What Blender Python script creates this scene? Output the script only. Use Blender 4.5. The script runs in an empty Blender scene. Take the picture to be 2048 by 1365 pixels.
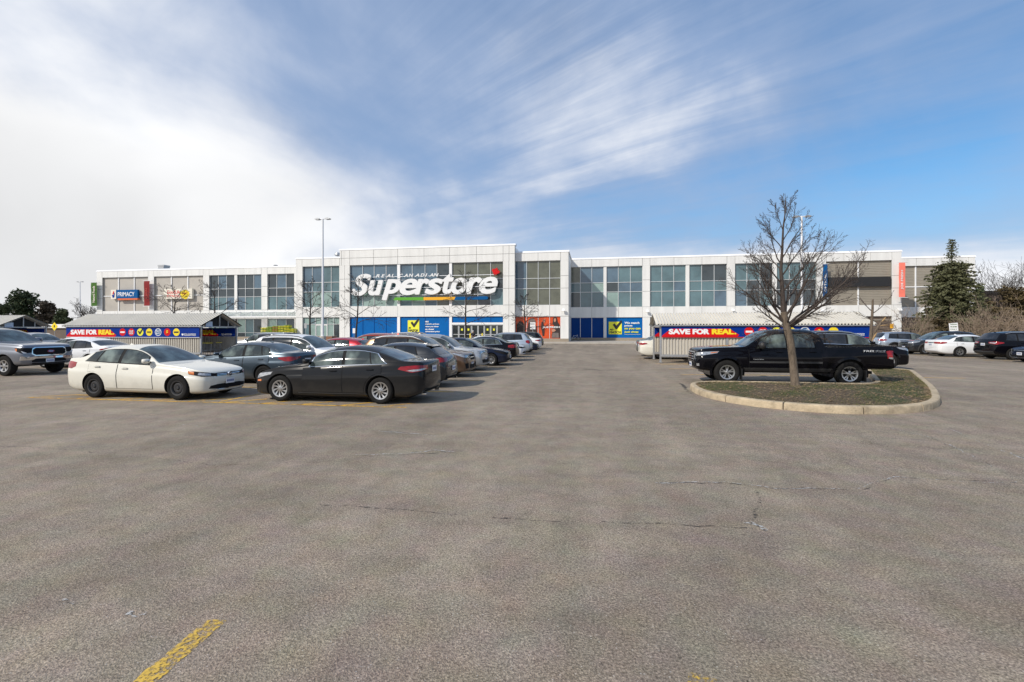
import bpy, bmesh, math, random
from math import radians, sin, cos, pi, atan, sqrt, tan, floor
from mathutils import Vector, Matrix
from mathutils.bvhtree import BVHTree
random.seed(7)
SC = bpy.context.scene
C = SC.collection

# ------------------------------------------------------------------ camera
FPX = 950.0; HOR = 660.0; EYE = 1.87
YAW = atan(FPX / 5474.0); SY, CY = sin(YAW), cos(YAW)
cd = bpy.data.cameras.new('camera'); cam = bpy.data.objects.new('camera', cd); C.objects.link(cam)
cam.location = (0, 0, EYE); cam.rotation_euler = (pi / 2, 0, YAW)
cd.sensor_width = 36.0; cd.lens = 36.0 * FPX / 2048.0
cd.shift_y = (HOR - 682.5) / 2048.0
cd.clip_start = 0.05; cd.clip_end = 6000
SC.camera = cam

# ------------------------------------------------------------------ light
SUN_AZ = math.atan2(-0.66, -0.75)          # towards the sun, clockwise from +Y
SUN_EL = radians(37)
sd = bpy.data.lights.new('sun', 'SUN'); sun = bpy.data.objects.new('sun', sd); C.objects.link(sun)
sd.energy = 3.1; sd.angle = radians(1.2); sd.color = (1.0, 0.93, 0.83)
sv = Vector((sin(SUN_AZ) * cos(SUN_EL), cos(SUN_AZ) * cos(SUN_EL), sin(SUN_EL)))
sun.rotation_euler = sv.to_track_quat('Z', 'Y').to_euler(); sun.location = sv * 60

SC.view_settings.view_transform = 'Standard'; SC.view_settings.look = 'None'
SC.view_settings.exposure = 0.35; SC.view_settings.gamma = 1.0

def N(nt, typ, **kw):
    n = nt.nodes.new(typ)
    for k, v in kw.items():
        if k.startswith('i_'):
            n.inputs[k[2:].replace('_', ' ')].default_value = v
        else:
            setattr(n, k, v)
    return n
def math_n(nt, op, a, b=None, c=None, clamp=False):
    n = nt.nodes.new('ShaderNodeMath'); n.operation = op; n.use_clamp = clamp
    for i, v in enumerate((a, b, c)):
        if v is None: continue
        if isinstance(v, (int, float)): n.inputs[i].default_value = v
        else: nt.links.new(v, n.inputs[i])
    return n.outputs[0]
def ramp(nt, fac, stops, interp='LINEAR'):
    n = nt.nodes.new('ShaderNodeValToRGB'); n.color_ramp.interpolation = interp
    cr = n.color_ramp
    while len(cr.elements) < len(stops): cr.elements.new(0.5)
    for e, (p, c) in zip(cr.elements, stops):
        e.position = p; e.color = (c[0], c[1], c[2], 1) if not isinstance(c, (int, float)) else (c, c, c, 1)
    nt.links.new(fac, n.inputs[0]); return n.outputs[0]
def maprange(nt, v, a, b, c=0.0, d=1.0):
    n = nt.nodes.new('ShaderNodeMapRange'); n.clamp = True; n.interpolation_type = 'SMOOTHSTEP'
    nt.links.new(v, n.inputs[0])
    for i, x in enumerate((a, b, c, d)): n.inputs[i + 1].default_value = x
    return n.outputs[0]

# world: clear sky with a wind-drawn cirrus layer, laid out in the directions of the sky itself
W = bpy.data.worlds.new('World'); SC.world = W; W.use_nodes = True
nt = W.node_tree; nt.nodes.clear()
out = N(nt, 'ShaderNodeOutputWorld'); bg = N(nt, 'ShaderNodeBackground'); bg.inputs[1].default_value = 0.10
nt.links.new(bg.outputs[0], out.inputs[0])
sky = N(nt, 'ShaderNodeTexSky', sky_type='NISHITA', sun_disc=False, sun_elevation=SUN_EL,
        sun_rotation=SUN_AZ % (2 * pi), altitude=100.0, air_density=1.0, dust_density=0.6, ozone_density=3.0)
tc = N(nt, 'ShaderNodeTexCoord')
sep = N(nt, 'ShaderNodeSeparateXYZ'); nt.links.new(tc.outputs['Generated'], sep.inputs[0])
def comb(x, y, z=0.0):
    n = nt.nodes.new('ShaderNodeCombineXYZ')
    for i, v in enumerate((x, y, z)):
        if isinstance(v, (int, float)): n.inputs[i].default_value = v
        else: nt.links.new(v, n.inputs[i])
    return n.outputs[0]
def dot(v):
    n = nt.nodes.new('ShaderNodeVectorMath'); n.operation = 'DOT_PRODUCT'; nt.links.new(tc.outputs['Generated'], n.inputs[0]); n.inputs[1].default_value = v
    return n.outputs['Value']
def noise(vec, scale, detail=6, rough=0.55, dist=0.0):
    n = nt.nodes.new('ShaderNodeTexNoise'); nt.links.new(vec, n.inputs['Vector'])
    n.inputs['Scale'].default_value = scale; n.inputs['Detail'].default_value = detail
    n.inputs['Roughness'].default_value = rough; n.inputs['Distortion'].default_value = dist
    return n.outputs['Fac']
# the high wind blows along one direction of the sky: cloud grain is stretched along it
w0, w1, w2 = dot((-0.7540, 0.6551, 0.0489)), dot((0.6559, 0.7549, -0.0000)), dot((0.0369, -0.0321, 0.9988))
phi = math_n(nt, 'ARCTAN2', w2, w1)                     # bearing round the wind's vanishing point
n1 = noise(comb(math_n(nt, 'MULTIPLY', w0, 0.8), w1, math_n(nt, 'MULTIPLY', w2, 1.7)), 1.7, 6, 0.52, 0.4)
n2 = noise(comb(math_n(nt, 'MULTIPLY', w0, 1.1), math_n(nt, 'MULTIPLY', w1, 1.4), math_n(nt, 'MULTIPLY', phi, 3.2)), 2.6, 8, 0.62, 0.35)
n5 = noise(comb(math_n(nt, 'MULTIPLY', w0, 0.55), 7.9, math_n(nt, 'MULTIPLY', phi, 7.0)), 3.4, 7, 0.62, 0.5)
wob = math_n(nt, 'ADD', math_n(nt, 'MULTIPLY', math_n(nt, 'SUBTRACT', n1, 0.5), 0.60), math_n(nt, 'MULTIPLY', math_n(nt, 'SUBTRACT', noise(tc.outputs['Generated'], 5.0, 6, 0.55, 0.4), 0.5), 0.22))
bank = maprange(nt, math_n(nt, 'ADD', dot((-0.2989, 0.1693, -0.9391)), wob), -0.48, 0.34, 0.0, 1.0)
pw = math_n(nt, 'ADD', phi, math_n(nt, 'MULTIPLY', math_n(nt, 'SUBTRACT', n1, 0.5), 0.34))
veil = ramp(nt, math_n(nt, 'DIVIDE', pw, 2.0, clamp=True), [(0.0, 0.42), (0.05, 0.20), (0.115, 0.10), (0.165, 0.20), (0.22, 0.42), (0.27, 0.52), (0.34, 0.50), (0.45, 0.54), (0.62, 0.64), (0.85, 0.72)])
d1 = math_n(nt, 'MULTIPLY', math_n(nt, 'SUBTRACT', n1, 0.5), 0.36)
fade = math_n(nt, 'MULTIPLY', maprange(nt, w0, 0.95, 0.62, 0.0, 1.0), maprange(nt, phi, 1.15, 0.62, 0.35, 1.0))
d2 = math_n(nt, 'MULTIPLY', math_n(nt, 'ADD', math_n(nt, 'MULTIPLY', math_n(nt, 'SUBTRACT', n2, 0.5), 0.24), math_n(nt, 'MULTIPLY', math_n(nt, 'SUBTRACT', n5, 0.50), 0.40)), fade)
n6 = noise(tc.outputs['Generated'], 3.4, 7, 0.55, 0.5); d2 = math_n(nt, 'ADD', d2, math_n(nt, 'MULTIPLY', math_n(nt, 'SUBTRACT', n6, 0.5), 0.34))
sep_z = sep.outputs[2]
lowhz = maprange(nt, sep_z, 0.25, 0.0, 0.0, 0.54)
dens = math_n(nt, 'ADD', math_n(nt, 'ADD', math_n(nt, 'MULTIPLY', bank, 0.74), veil), math_n(nt, 'ADD', math_n(nt, 'ADD', d1, d2), lowhz))
mask = maprange(nt, dens, 0.0, 1.0, 0.0, 1.0)
# grey undersides in the thick bank
n4 = noise(comb(math_n(nt, 'MULTIPLY', w0, 0.8), w1, math_n(nt, 'MULTIPLY', w2, 1.6), ), 2.3, 4, 0.5, 0.3)
shade = math_n(nt, 'SUBTRACT', maprange(nt, n4, 0.45, 0.75, 1.0, 0.90), maprange(nt, dot((-0.8541, 0.5105, 0.0991)), 0.955, 0.999, 0.0, 0.20))
cl = N(nt, 'ShaderNodeMix', data_type='RGBA'); cl.inputs[6].default_value = (3.0, 3.8, 5.4, 1); cl.inputs[7].default_value = (8.1, 8.15, 8.25, 1)
thick = maprange(nt, math_n(nt, 'ADD', dens, math_n(nt, 'MULTIPLY', lowhz, 0.3)), 0.62, 1.25, 0.0, 1.0)
nt.links.new(thick, cl.inputs[0])
clm = N(nt, 'ShaderNodeMix', data_type='RGBA', blend_type='MULTIPLY'); clm.inputs[0].default_value = 1.0
nt.links.new(cl.outputs[2], clm.inputs[6])
cc = nt.nodes.new('ShaderNodeCombineColor')
for i in range(3): nt.links.new(shade, cc.inputs[i])
nt.links.new(cc.outputs[0], clm.inputs[7])
hs = N(nt, 'ShaderNodeHueSaturation'); hs.inputs['Saturation'].default_value = 1.22; hs.inputs['Value'].default_value = 1.12
nt.links.new(sky.outputs[0], hs.inputs['Color'])
mx = N(nt, 'ShaderNodeMix', data_type='RGBA'); nt.links.new(mask, mx.inputs[0])
tn = N(nt, 'ShaderNodeMix', data_type='RGBA', blend_type='MULTIPLY'); tn.inputs[0].default_value = 1.0; tn.inputs[7].default_value = (0.74, 1.04, 1.06, 1)
nt.links.new(hs.outputs[0], tn.inputs[6]); nt.links.new(tn.outputs[2], mx.inputs[6]); nt.links.new(clm.outputs[2], mx.inputs[7])
nt.links.new(mx.outputs[2], bg.inputs[0])

# ------------------------------------------------------------------ helpers
def at(px, py, z=0.0):
    """world point at height z seen at this pixel of the reference frame"""
    a = (px - 1024) / FPX; b = (HOR - py) / FPX
    Z = (z - EYE) / b
    return Vector((Z * (-SY + a * CY), Z * (CY + a * SY), z))
def onY(px, Y):
    a = (px - 1024) / FPX; Z = Y / (CY + a * SY)
    return Z * (-SY + a * CY)
def zat(px, py, Y):
    a = (px - 1024) / FPX; Z = Y / (CY + a * SY)
    return EYE + (HOR - py) * Z / FPX
def depth(px, s):
    """point on the line of sight px at depth Z = s (metres along the view)"""
    a = (px - 1024) / FPX
    return Vector((s * (-SY + a * CY), s * (CY + a * SY), 0))
def sstep(a, b, x):
    t = min(1, max(0, (x - a) / (b - a))); return t * t * (3 - 2 * t)
def gz(x, y):
    return 0.09 * sstep(0.5, 5.5, x) * sstep(6, 13, y) * (1 - sstep(44, 60, y)) * (1 - sstep(60, 90, x))

def tag(o, label=None, cat=None, group=None, kind=None):
    if label: o['label'] = label
    if cat: o['category'] = cat
    if group: o['group'] = group
    if kind: o['kind'] = kind
    return o
def empty(name, loc=(0, 0, 0), rz=0.0, label=None, cat=None, group=None):
    o = bpy.data.objects.new(name, None); C.objects.link(o)
    o.location = loc; o.rotation_euler = (0, 0, rz); o.empty_display_size = 0.3
    return tag(o, label, cat, group)
def link(name, me, parent=None, loc=None, rot=None):
    o = bpy.data.objects.new(name, me); C.objects.link(o)
    if parent is not None: o.parent = parent
    if loc is not None: o.location = loc
    if rot is not None: o.rotation_euler = rot
    return o

class MB:
    def __init__(s): s.v = []; s.f = []; s.m = []
    def add(s, vs, fs, mi=0):
        b = len(s.v); s.v += [tuple(p) for p in vs]
        for f in fs: s.f.append([b + i for i in f]); s.m.append(mi)
    def box(s, x0, x1, y0, y1, z0, z1, mi=0):
        s.add([(x0, y0, z0), (x1, y0, z0), (x1, y1, z0), (x0, y1, z0), (x0, y0, z1), (x1, y0, z1), (x1, y1, z1), (x0, y1, z1)],
              [(0, 3, 2, 1), (4, 5, 6, 7), (0, 1, 5, 4), (1, 2, 6, 5), (2, 3, 7, 6), (3, 0, 4, 7)], mi)
    def tube(s, p0, p1, r0, r1=None, n=8, mi=0, cap=True):
        r1 = r0 if r1 is None else r1
        p0 = Vector(p0); p1 = Vector(p1); d = (p1 - p0)
        if d.length < 1e-6: return
        d.normalize(); a = d.orthogonal().normalized(); b = d.cross(a)
        vs = [p0 + (a * cos(2 * pi * i / n) + b * sin(2 * pi * i / n)) * r0 for i in range(n)]
        vs += [p1 + (a * cos(2 * pi * i / n) + b * sin(2 * pi * i / n)) * r1 for i in range(n)]
        fs = [(i, (i + 1) % n, n + (i + 1) % n, n + i) for i in range(n)]
        if cap: fs += [tuple(range(n - 1, -1, -1)), tuple(range(n, 2 * n))]
        s.add(vs, fs, mi)
    def path(s, pts, rs, n=6, mi=0):
        pts = [Vector(p) for p in pts]; rings = []; ref = None
        for i, p in enumerate(pts):
            d = (pts[min(i + 1, len(pts) - 1)] - pts[max(i - 1, 0)]).normalized()
            if ref is None: ref = d.orthogonal().normalized()
            ref = (ref - d * ref.dot(d)).normalized(); b = d.cross(ref)
            rings.append([p + (ref * cos(2 * pi * k / n) + b * sin(2 * pi * k / n)) * rs[i] for k in range(n)])
        vs = [q for r in rings for q in r]
        fs = [(i * n + k, i * n + (k + 1) % n, (i + 1) * n + (k + 1) % n, (i + 1) * n + k) for i in range(len(pts) - 1) for k in range(n)]
        fs.append(tuple(range(n - 1, -1, -1))); fs.append(tuple(range((len(pts) - 1) * n, len(pts) * n)))
        s.add(vs, fs, mi)
    def lathe(s, prof, n=24, axis='Y', c=(0, 0, 0), mi=0, close=False):
        vs = []; m = len(prof)
        for i in range(n):
            t = 2 * pi * i / n
            for (r, h) in prof:
                if axis == 'Y': vs.append((c[0] + r * cos(t), c[1] + h, c[2] + r * sin(t)))
                else: vs.append((c[0] + r * cos(t), c[1] + r * sin(t), c[2] + h))
        fs = []
        for i in range(n):
            for k in range(m - 1 + (1 if close else 0)):
                k2 = (k + 1) % m
                fs.append((i * m + k, ((i + 1) % n) * m + k, ((i + 1) % n) * m + k2, i * m + k2))
        s.add(vs, fs, mi)
    def prism(s, poly, y0, y1, mi=0, plane='XZ'):
        """polygon extruded between two depths; plane XZ (depth Y), YZ (depth X) or XY (depth Z)"""
        n = len(poly)
        def P(a, b, d): return (a, d, b) if plane == 'XZ' else ((d, a, b) if plane == 'YZ' else (a, b, d))
        vs = [P(a, b, y0) for a, b in poly] + [P(a, b, y1) for a, b in poly]
        s.add(vs, [tuple(range(n)), tuple(range(2 * n - 1, n - 1, -1))] + [(i, n + i, n + (i + 1) % n, (i + 1) % n) for i in range(n)], mi)
    def mesh(s, name, mats, smooth=None):
        me = bpy.data.meshes.new(name); me.from_pydata(s.v, [], s.f)
        for m in (mats if isinstance(mats, (list, tuple)) else [mats]): me.materials.append(m)
        me.polygons.foreach_set('material_index', s.m)
        bm = bmesh.new(); bm.from_mesh(me); bmesh.ops.recalc_face_normals(bm, faces=bm.faces); bm.to_mesh(me); bm.free()
        if smooth is not None:
            me.polygons.foreach_set('use_smooth', [True] * len(me.polygons))
            me.set_sharp_from_angle(angle=radians(smooth))
        me.update(); return me
    def build(s, name, mats, parent=None, smooth=None, **kw):
        return link(name, s.mesh(name, mats, smooth), parent, **kw)

def mat(name, col, rough=0.6, metal=0.0, coat=0.0, spec=0.5, var=0.0, vscale=3.0, bump=0.0, bscale=40.0, emit=None, ior=None, stretch=None):
    m = bpy.data.materials.new(name); m.use_nodes = True; t = m.node_tree
    b = t.nodes['Principled BSDF']
    b.inputs['Base Color'].default_value = (*col, 1); b.inputs['Roughness'].default_value = rough
    b.inputs['Metallic'].default_value = metal; b.inputs['Coat Weight'].default_value = coat
    b.inputs['Coat Roughness'].default_value = 0.04; b.inputs['Specular IOR Level'].default_value = spec
    if ior: b.inputs['IOR'].default_value = ior
    if var or bump:
        co = N(t, 'ShaderNodeTexCoord'); mp = N(t, 'ShaderNodeMapping'); t.links.new(co.outputs['Object'], mp.inputs[0])
        if stretch: mp.inputs['Scale'].default_value = stretch
    if var:
        nz = N(t, 'ShaderNodeTexNoise'); nz.inputs['Scale'].default_value = vscale; nz.inputs['Detail'].default_value = 6
        nz.inputs['Roughness'].default_value = 0.65
        t.links.new(mp.outputs[0], nz.inputs['Vector'])
        r = ramp(t, nz.outputs['Fac'], [(0.25, [max(0, c * (1 - var)) for c in col]), (0.5, col), (0.75, [min(1, c * (1 + var * 0.7)) for c in col])])
        t.links.new(r, b.inputs['Base Color'])
    if bump:
        nb = N(t, 'ShaderNodeTexNoise'); nb.inputs['Scale'].default_value = bscale; nb.inputs['Detail'].default_value = 4
        t.links.new(mp.outputs[0], nb.inputs['Vector'])
        bn = N(t, 'ShaderNodeBump'); bn.inputs['Strength'].default_value = bump; bn.inputs['Distance'].default_value = 0.02
        t.links.new(nb.outputs['Fac'], bn.inputs['Height']); t.links.new(bn.outputs[0], b.inputs['Normal'])
    if emit:
        b.inputs['Emission Color'].default_value = (*emit[0], 1); b.inputs['Emission Strength'].default_value = emit[1]
    return m

M = {}
M['white_panel'] = mat('white facade panel', (0.72, 0.715, 0.69), 0.5, var=0.13, vscale=0.8, stretch=(1.6, 1.0, 0.16))
M['coping'] = mat('white metal coping', (0.84, 0.84, 0.84), 0.4, var=0.04, vscale=0.4)
M['groove'] = mat('panel joint', (0.30, 0.295, 0.28), 0.8)
M['frame'] = mat('aluminium window frame', (0.66, 0.68, 0.68), 0.35, metal=0.3)
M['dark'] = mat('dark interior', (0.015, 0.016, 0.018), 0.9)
M['black'] = mat('black plastic', (0.018, 0.018, 0.019), 0.5, var=0.2, vscale=8)
M['concrete'] = mat('weathered concrete', (0.40, 0.37, 0.32), 0.85, var=0.22, vscale=2.5, bump=0.4, bscale=30)
M['kerb'] = mat('kerb concrete', (0.44, 0.355, 0.24), 0.9, var=0.5, vscale=3.4, bump=0.9, bscale=30)
M['sidewalk'] = mat('pale pavement concrete', (0.42, 0.38, 0.33), 0.85, var=0.15, vscale=0.6)
M['plinth'] = mat('beige plinth', (0.30, 0.25, 0.19), 0.85, var=0.15, vscale=1.0)
M['steel'] = mat('galvanised steel', (0.42, 0.43, 0.44), 0.45, metal=0.6, var=0.15, vscale=5)
M['whitepole'] = mat('white painted steel', (0.74, 0.75, 0.77), 0.35)
M['white'] = mat('white paint', (0.80, 0.80, 0.80), 0.5)
M['navy'] = mat('navy sign print', (0.0, 0.028, 0.23), 0.65, spec=0.15, var=0.12, vscale=0.8)
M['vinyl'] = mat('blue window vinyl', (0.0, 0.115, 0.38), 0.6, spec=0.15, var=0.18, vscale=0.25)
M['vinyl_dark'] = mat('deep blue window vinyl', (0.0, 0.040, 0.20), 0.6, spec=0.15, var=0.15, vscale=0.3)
M['red'] = mat('red sign print', (0.60, 0.006, 0.008), 0.6, spec=0.2, var=0.08, vscale=1)
M['yellow'] = mat('yellow sign print', (0.87, 0.66, 0.015), 0.5)
M['lemon'] = mat('lemon sign print', (0.80, 0.78, 0.04), 0.5)
M['green'] = mat('green sign face', (0.10, 0.36, 0.02), 0.4)
M['darkgreen'] = mat('dark green banner cloth', (0.035, 0.115, 0.004), 0.8, var=0.15, vscale=1)
M['amber'] = mat('amber sign face', (0.82, 0.40, 0.01), 0.4)
M['signblue'] = mat('blue sign face', (0.0, 0.085, 0.26), 0.6, spec=0.15)
M['poster_orange'] = mat('orange poster print', (0.60, 0.075, 0.015), 0.35, var=0.35, vscale=0.45)
M['crimson'] = mat('crimson banner cloth', (0.20, 0.003, 0.004), 0.8)
M['salmon'] = mat('salmon banner cloth', (0.87, 0.20, 0.14), 0.7)
M['cream'] = mat('cream sign face', (0.72, 0.68, 0.58), 0.5)
M['orange'] = mat('orange sign tray', (0.62, 0.13, 0.035), 0.5)
M['skin'] = mat('skin', (0.50, 0.30, 0.21), 0.6)
M['ribbed'] = mat('beige coated sheet', (0.50, 0.465, 0.40), 0.5, var=0.10, vscale=1.2)
M['ribroof'] = mat('beige roof sheet', (0.62, 0.585, 0.51), 0.5, var=0.12, vscale=0.8)
M['beigepanel'] = mat('beige metal panel', (0.42, 0.39, 0.345), 0.5, var=0.12, vscale=0.4)
M['brownpanel'] = mat('brown service wall', (0.12, 0.09, 0.07), 0.7, var=0.2, vscale=0.6)
M['louvre'] = mat('taupe louvre sheet', (0.34, 0.305, 0.25), 0.45, metal=0.2, var=0.12, vscale=0.5)
M['brick'] = mat('red brown brick', (0.26, 0.12, 0.07), 0.85, var=0.3, vscale=6)
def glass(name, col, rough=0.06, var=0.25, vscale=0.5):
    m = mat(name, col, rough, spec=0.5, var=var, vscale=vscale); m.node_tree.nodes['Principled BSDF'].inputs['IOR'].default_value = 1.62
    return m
M['g_teal'] = glass('teal glass over blinds', (0.095, 0.165, 0.185), var=.4, vscale=.3)  # mottling of teal, blue and dark panes stands in for varied reflections
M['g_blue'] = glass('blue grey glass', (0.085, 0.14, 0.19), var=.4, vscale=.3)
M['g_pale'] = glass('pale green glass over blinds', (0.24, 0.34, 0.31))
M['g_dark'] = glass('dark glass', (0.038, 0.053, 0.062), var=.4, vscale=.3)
M['g_olive'] = glass('olive glass with painted reflection', (0.105, 0.11, 0.08), var=0.4, vscale=0.9)  # olive tone is a building's reflection put into the pane colour
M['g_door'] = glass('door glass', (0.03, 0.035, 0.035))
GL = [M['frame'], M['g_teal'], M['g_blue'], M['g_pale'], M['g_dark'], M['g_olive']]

def text_mesh(txt, size=1.0, extrude=0.02, offset=0.0, shear=0.0, align='LEFT', spacing=1.0, m=None, bevel=0.0):
    cu = bpy.data.curves.new('lettering', 'FONT'); cu.body = txt; cu.size = size; cu.extrude = extrude; cu.offset = offset
    cu.shear = shear; cu.align_x = align; cu.space_character = spacing; cu.bevel_depth = bevel; cu.resolution_u = 4
    ob = bpy.data.objects.new('lettering_tmp', cu); C.objects.link(ob)
    dg = bpy.context.evaluated_depsgraph_get()
    me = bpy.data.meshes.new_from_object(ob.evaluated_get(dg))
    bpy.data.objects.remove(ob); bpy.data.curves.remove(cu)
    me.materials.clear()
    if m: me.materials.append(m)
    xs = [v.co.x for v in me.vertices] or [0]; ys = [v.co.y for v in me.vertices] or [0]
    return me, (min(xs), max(xs), min(ys), max(ys))
def sign_text(name, txt, parent, x0, x1, z0, z1, y, m, offset=0.0, shear=0.0, ext=0.01, rz=0.0, spacing=1.0, bold=0.0):
    """lettering stretched to fill the box x0..x1, z0..z1 on the plane y, facing -Y (coordinates local to parent)"""
    me, (a, b, c, d) = text_mesh(txt, 1.0, 0.5, offset, shear, m=m, spacing=spacing)
    sx = (x1 - x0) / max(b - a, 1e-5); sz = (z1 - z0) / max(d - c, 1e-5)
    for v in me.vertices:
        X = x0 + (v.co.x - a) * sx; Z = z0 + (v.co.y - c) * sz; Y = y - v.co.z * 2 * ext
        v.co = (X, Y, Z)
    if bold:                                # heavier strokes: side-stepped copies merged into the same mesh
        bm = bmesh.new(); k = 0
        for i, (dx, dz) in enumerate(((0, 0), (bold, 0), (-bold, 0), (0, bold * .55), (0, -bold * .55), (bold * .7, bold * .4), (-bold * .7, -bold * .4), (bold * .7, -bold * .4), (-bold * .7, bold * .4))):
            n0 = len(bm.verts); bm.from_mesh(me); bm.verts.ensure_lookup_table()
            for v in bm.verts[n0:]: v.co.x = (v.co.x - (x0 + x1) / 2) * (1 - 2 * bold / (x1 - x0)) + (x0 + x1) / 2 + dx; v.co.z = (v.co.z - (z0 + z1) / 2) * (1 - 1.1 * bold / (z1 - z0)) + (z0 + z1) / 2 + dz; v.co.y += i * min(.0012, ext * .08)
        bm.to_mesh(me); bm.free()
    me.update()
    return link(name, me, parent)
# ------------------------------------------------------------------ ground
def asphalt():
    m = bpy.data.materials.new('worn asphalt'); m.use_nodes = True; t = m.node_tree; b = t.nodes['Principled BSDF']
    co = N(t, 'ShaderNodeTexCoord')
    def nz(scale, det=5, rough=0.6, vec=None, dist=0.0, out='Fac'):
        n = N(t, 'ShaderNodeTexNoise'); n.inputs['Scale'].default_value = scale; n.inputs['Detail'].default_value = det
        n.inputs['Roughness'].default_value = rough; n.inputs['Distortion'].default_value = dist
        t.links.new(vec or co.outputs['Object'], n.inputs['Vector']); return n.outputs[out]
    def mapped(sc, rot=(0, 0, 0)):
        mp = N(t, 'ShaderNodeMapping'); mp.inputs['Scale'].default_value = sc; mp.inputs['Rotation'].default_value = rot
        t.links.new(co.outputs['Object'], mp.inputs[0]); return mp.outputs[0]
    # base tone: broad patches, lane streaks along the driving aisle, fine stone grain with the relief's tiny shadows painted in
    big = nz(0.11, 9, 0.68, dist=1.2)
    base = ramp(t, big, [(0.28, (0.205, 0.170, 0.131)), (0.5, (0.258, 0.214, 0.165)), (0.72, (0.315, 0.262, 0.203))])
    strk = nz(1.0, 9, 0.68, mapped((0.16, 1.5, 1.0), (0, 0, radians(8))), 0.5)
    strk2 = nz(1.0, 5, 0.6, mapped((0.8, 0.10, 1.0), (0, 0, radians(-6))), 0.4)
    mid = nz(1.9, 9, 0.72, dist=0.6)
    def mul(col, fac, lo, hi, a=0.3, c=0.7):
        r = maprange(t, fac, a, c, lo, hi); cc = N(t, 'ShaderNodeCombineColor')
        for i in range(3): t.links.new(r, cc.inputs[i])
        mx = N(t, 'ShaderNodeMix', data_type='RGBA', blend_type='MULTIPLY'); mx.inputs[0].default_value = 1.0
        t.links.new(col, mx.inputs[6]); t.links.new(cc.outputs[0], mx.inputs[7]); return mx.outputs[2]
    c1 = mul(base, strk, 0.93, 1.06); c1 = mul(c1, strk2, 0.88, 1.12); c1 = mul(c1, mid, 0.86, 1.13)
    grain = nz(62, 4, 0.78); c1 = mul(c1, grain, 0.62, 1.42, 0.36, 0.64)
    vo = N(t, 'ShaderNodeTexVoronoi'); vo.inputs['Scale'].default_value = 105; t.links.new(co.outputs['Object'], vo.inputs['Vector'])
    sp = N(t, 'ShaderNodeSeparateColor'); t.links.new(vo.outputs['Color'], sp.inputs[0])
    c1 = mul(c1, sp.outputs[0], 0.78, 1.24, 0.0, 1.0)
    # pale stones; the dark pits are crevice shade put into the colour
    vs = N(t, 'ShaderNodeTexVoronoi'); vs.inputs['Scale'].default_value = 48; t.links.new(co.outputs['Object'], vs.inputs['Vector'])
    ss = N(t, 'ShaderNodeSeparateColor'); t.links.new(vs.outputs['Color'], ss.inputs[0])
    pale = math_n(t, 'MULTIPLY', maprange(t, ss.outputs[1], 0.90, 0.93), maprange(t, vs.outputs['Distance'], 0.30, 0.18))
    mp_ = N(t, 'ShaderNodeMix', data_type='RGBA'); t.links.new(pale, mp_.inputs[0]); t.links.new(c1, mp_.inputs[6]); mp_.inputs[7].default_value = (0.42, 0.38, 0.33, 1)
    pit_shade = maprange(t, nz(34, 5, 0.7, dist=0.9), 0.60, 0.68, 0.0, 0.75)
    mk = N(t, 'ShaderNodeMix', data_type='RGBA'); t.links.new(pit_shade, mk.inputs[0]); t.links.new(mp_.outputs[2], mk.inputs[6]); mk.inputs[7].default_value = (0.06, 0.05, 0.04, 1)
    # oil and tyre stains
    st = nz(0.8, 8, 0.7, dist=1.5); stm = maprange(t, st, 0.60, 0.74, 0.0, 0.30)
    ms = N(t, 'ShaderNodeMix', data_type='RGBA'); t.links.new(stm, ms.inputs[0]); t.links.new(mk.outputs[2], ms.inputs[6]); ms.inputs[7].default_value = (0.10, 0.09, 0.08, 1)
    hv = nz(2.6, 4, 0.6, out='Color'); hm = N(t, 'ShaderNodeMix', data_type='RGBA', blend_type='SOFT_LIGHT'); hm.inputs[0].default_value = 0.16
    t.links.new(ms.outputs[2], hm.inputs[6]); t.links.new(hv, hm.inputs[7]); t.links.new(hm.outputs[2], b.inputs['Base Color'])
    b.inputs['Roughness'].default_value = 0.93; b.inputs['Specular IOR Level'].default_value = 0.2
    h = math_n(t, 'ADD', math_n(t, 'MULTIPLY', grain, 0.7), math_n(t, 'MULTIPLY', vo.outputs['Distance'], 0.9))
    bn = N(t, 'ShaderNodeBump'); bn.inputs['Strength'].default_value = 0.7; bn.inputs['Distance'].default_value = 0.006
    t.links.new(h, bn.inputs['Height']); t.links.new(bn.outputs[0], b.inputs['Normal'])
    return m
M['asphalt'] = asphalt()
def frange(a, b, s):
    o = []; x = a
    while x < b - 1e-9: o.append(x); x += s
    return o
gxs = [-3000, -900, -300, -150, -100] + frange(-70, 70, 2.0) + [70, 100, 150, 300, 900, 3000]
gys = [-400, -60, -20] + frange(-8, 80, 1.5) + [80, 120, 200, 400, 1000, 4000]
g = MB(); nx = len(gxs)
g.v = [(x, y, gz(x, y)) for y in gys for x in gxs]
for j in range(len(gys) - 1):
    for i in range(nx - 1):
        g.f.append([j * nx + i, j * nx + i + 1, (j + 1) * nx + i + 1, (j + 1) * nx + i]); g.m.append(0)
tag(g.build('parking_lot_ground', M['asphalt'], smooth=60), kind='structure')

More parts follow.
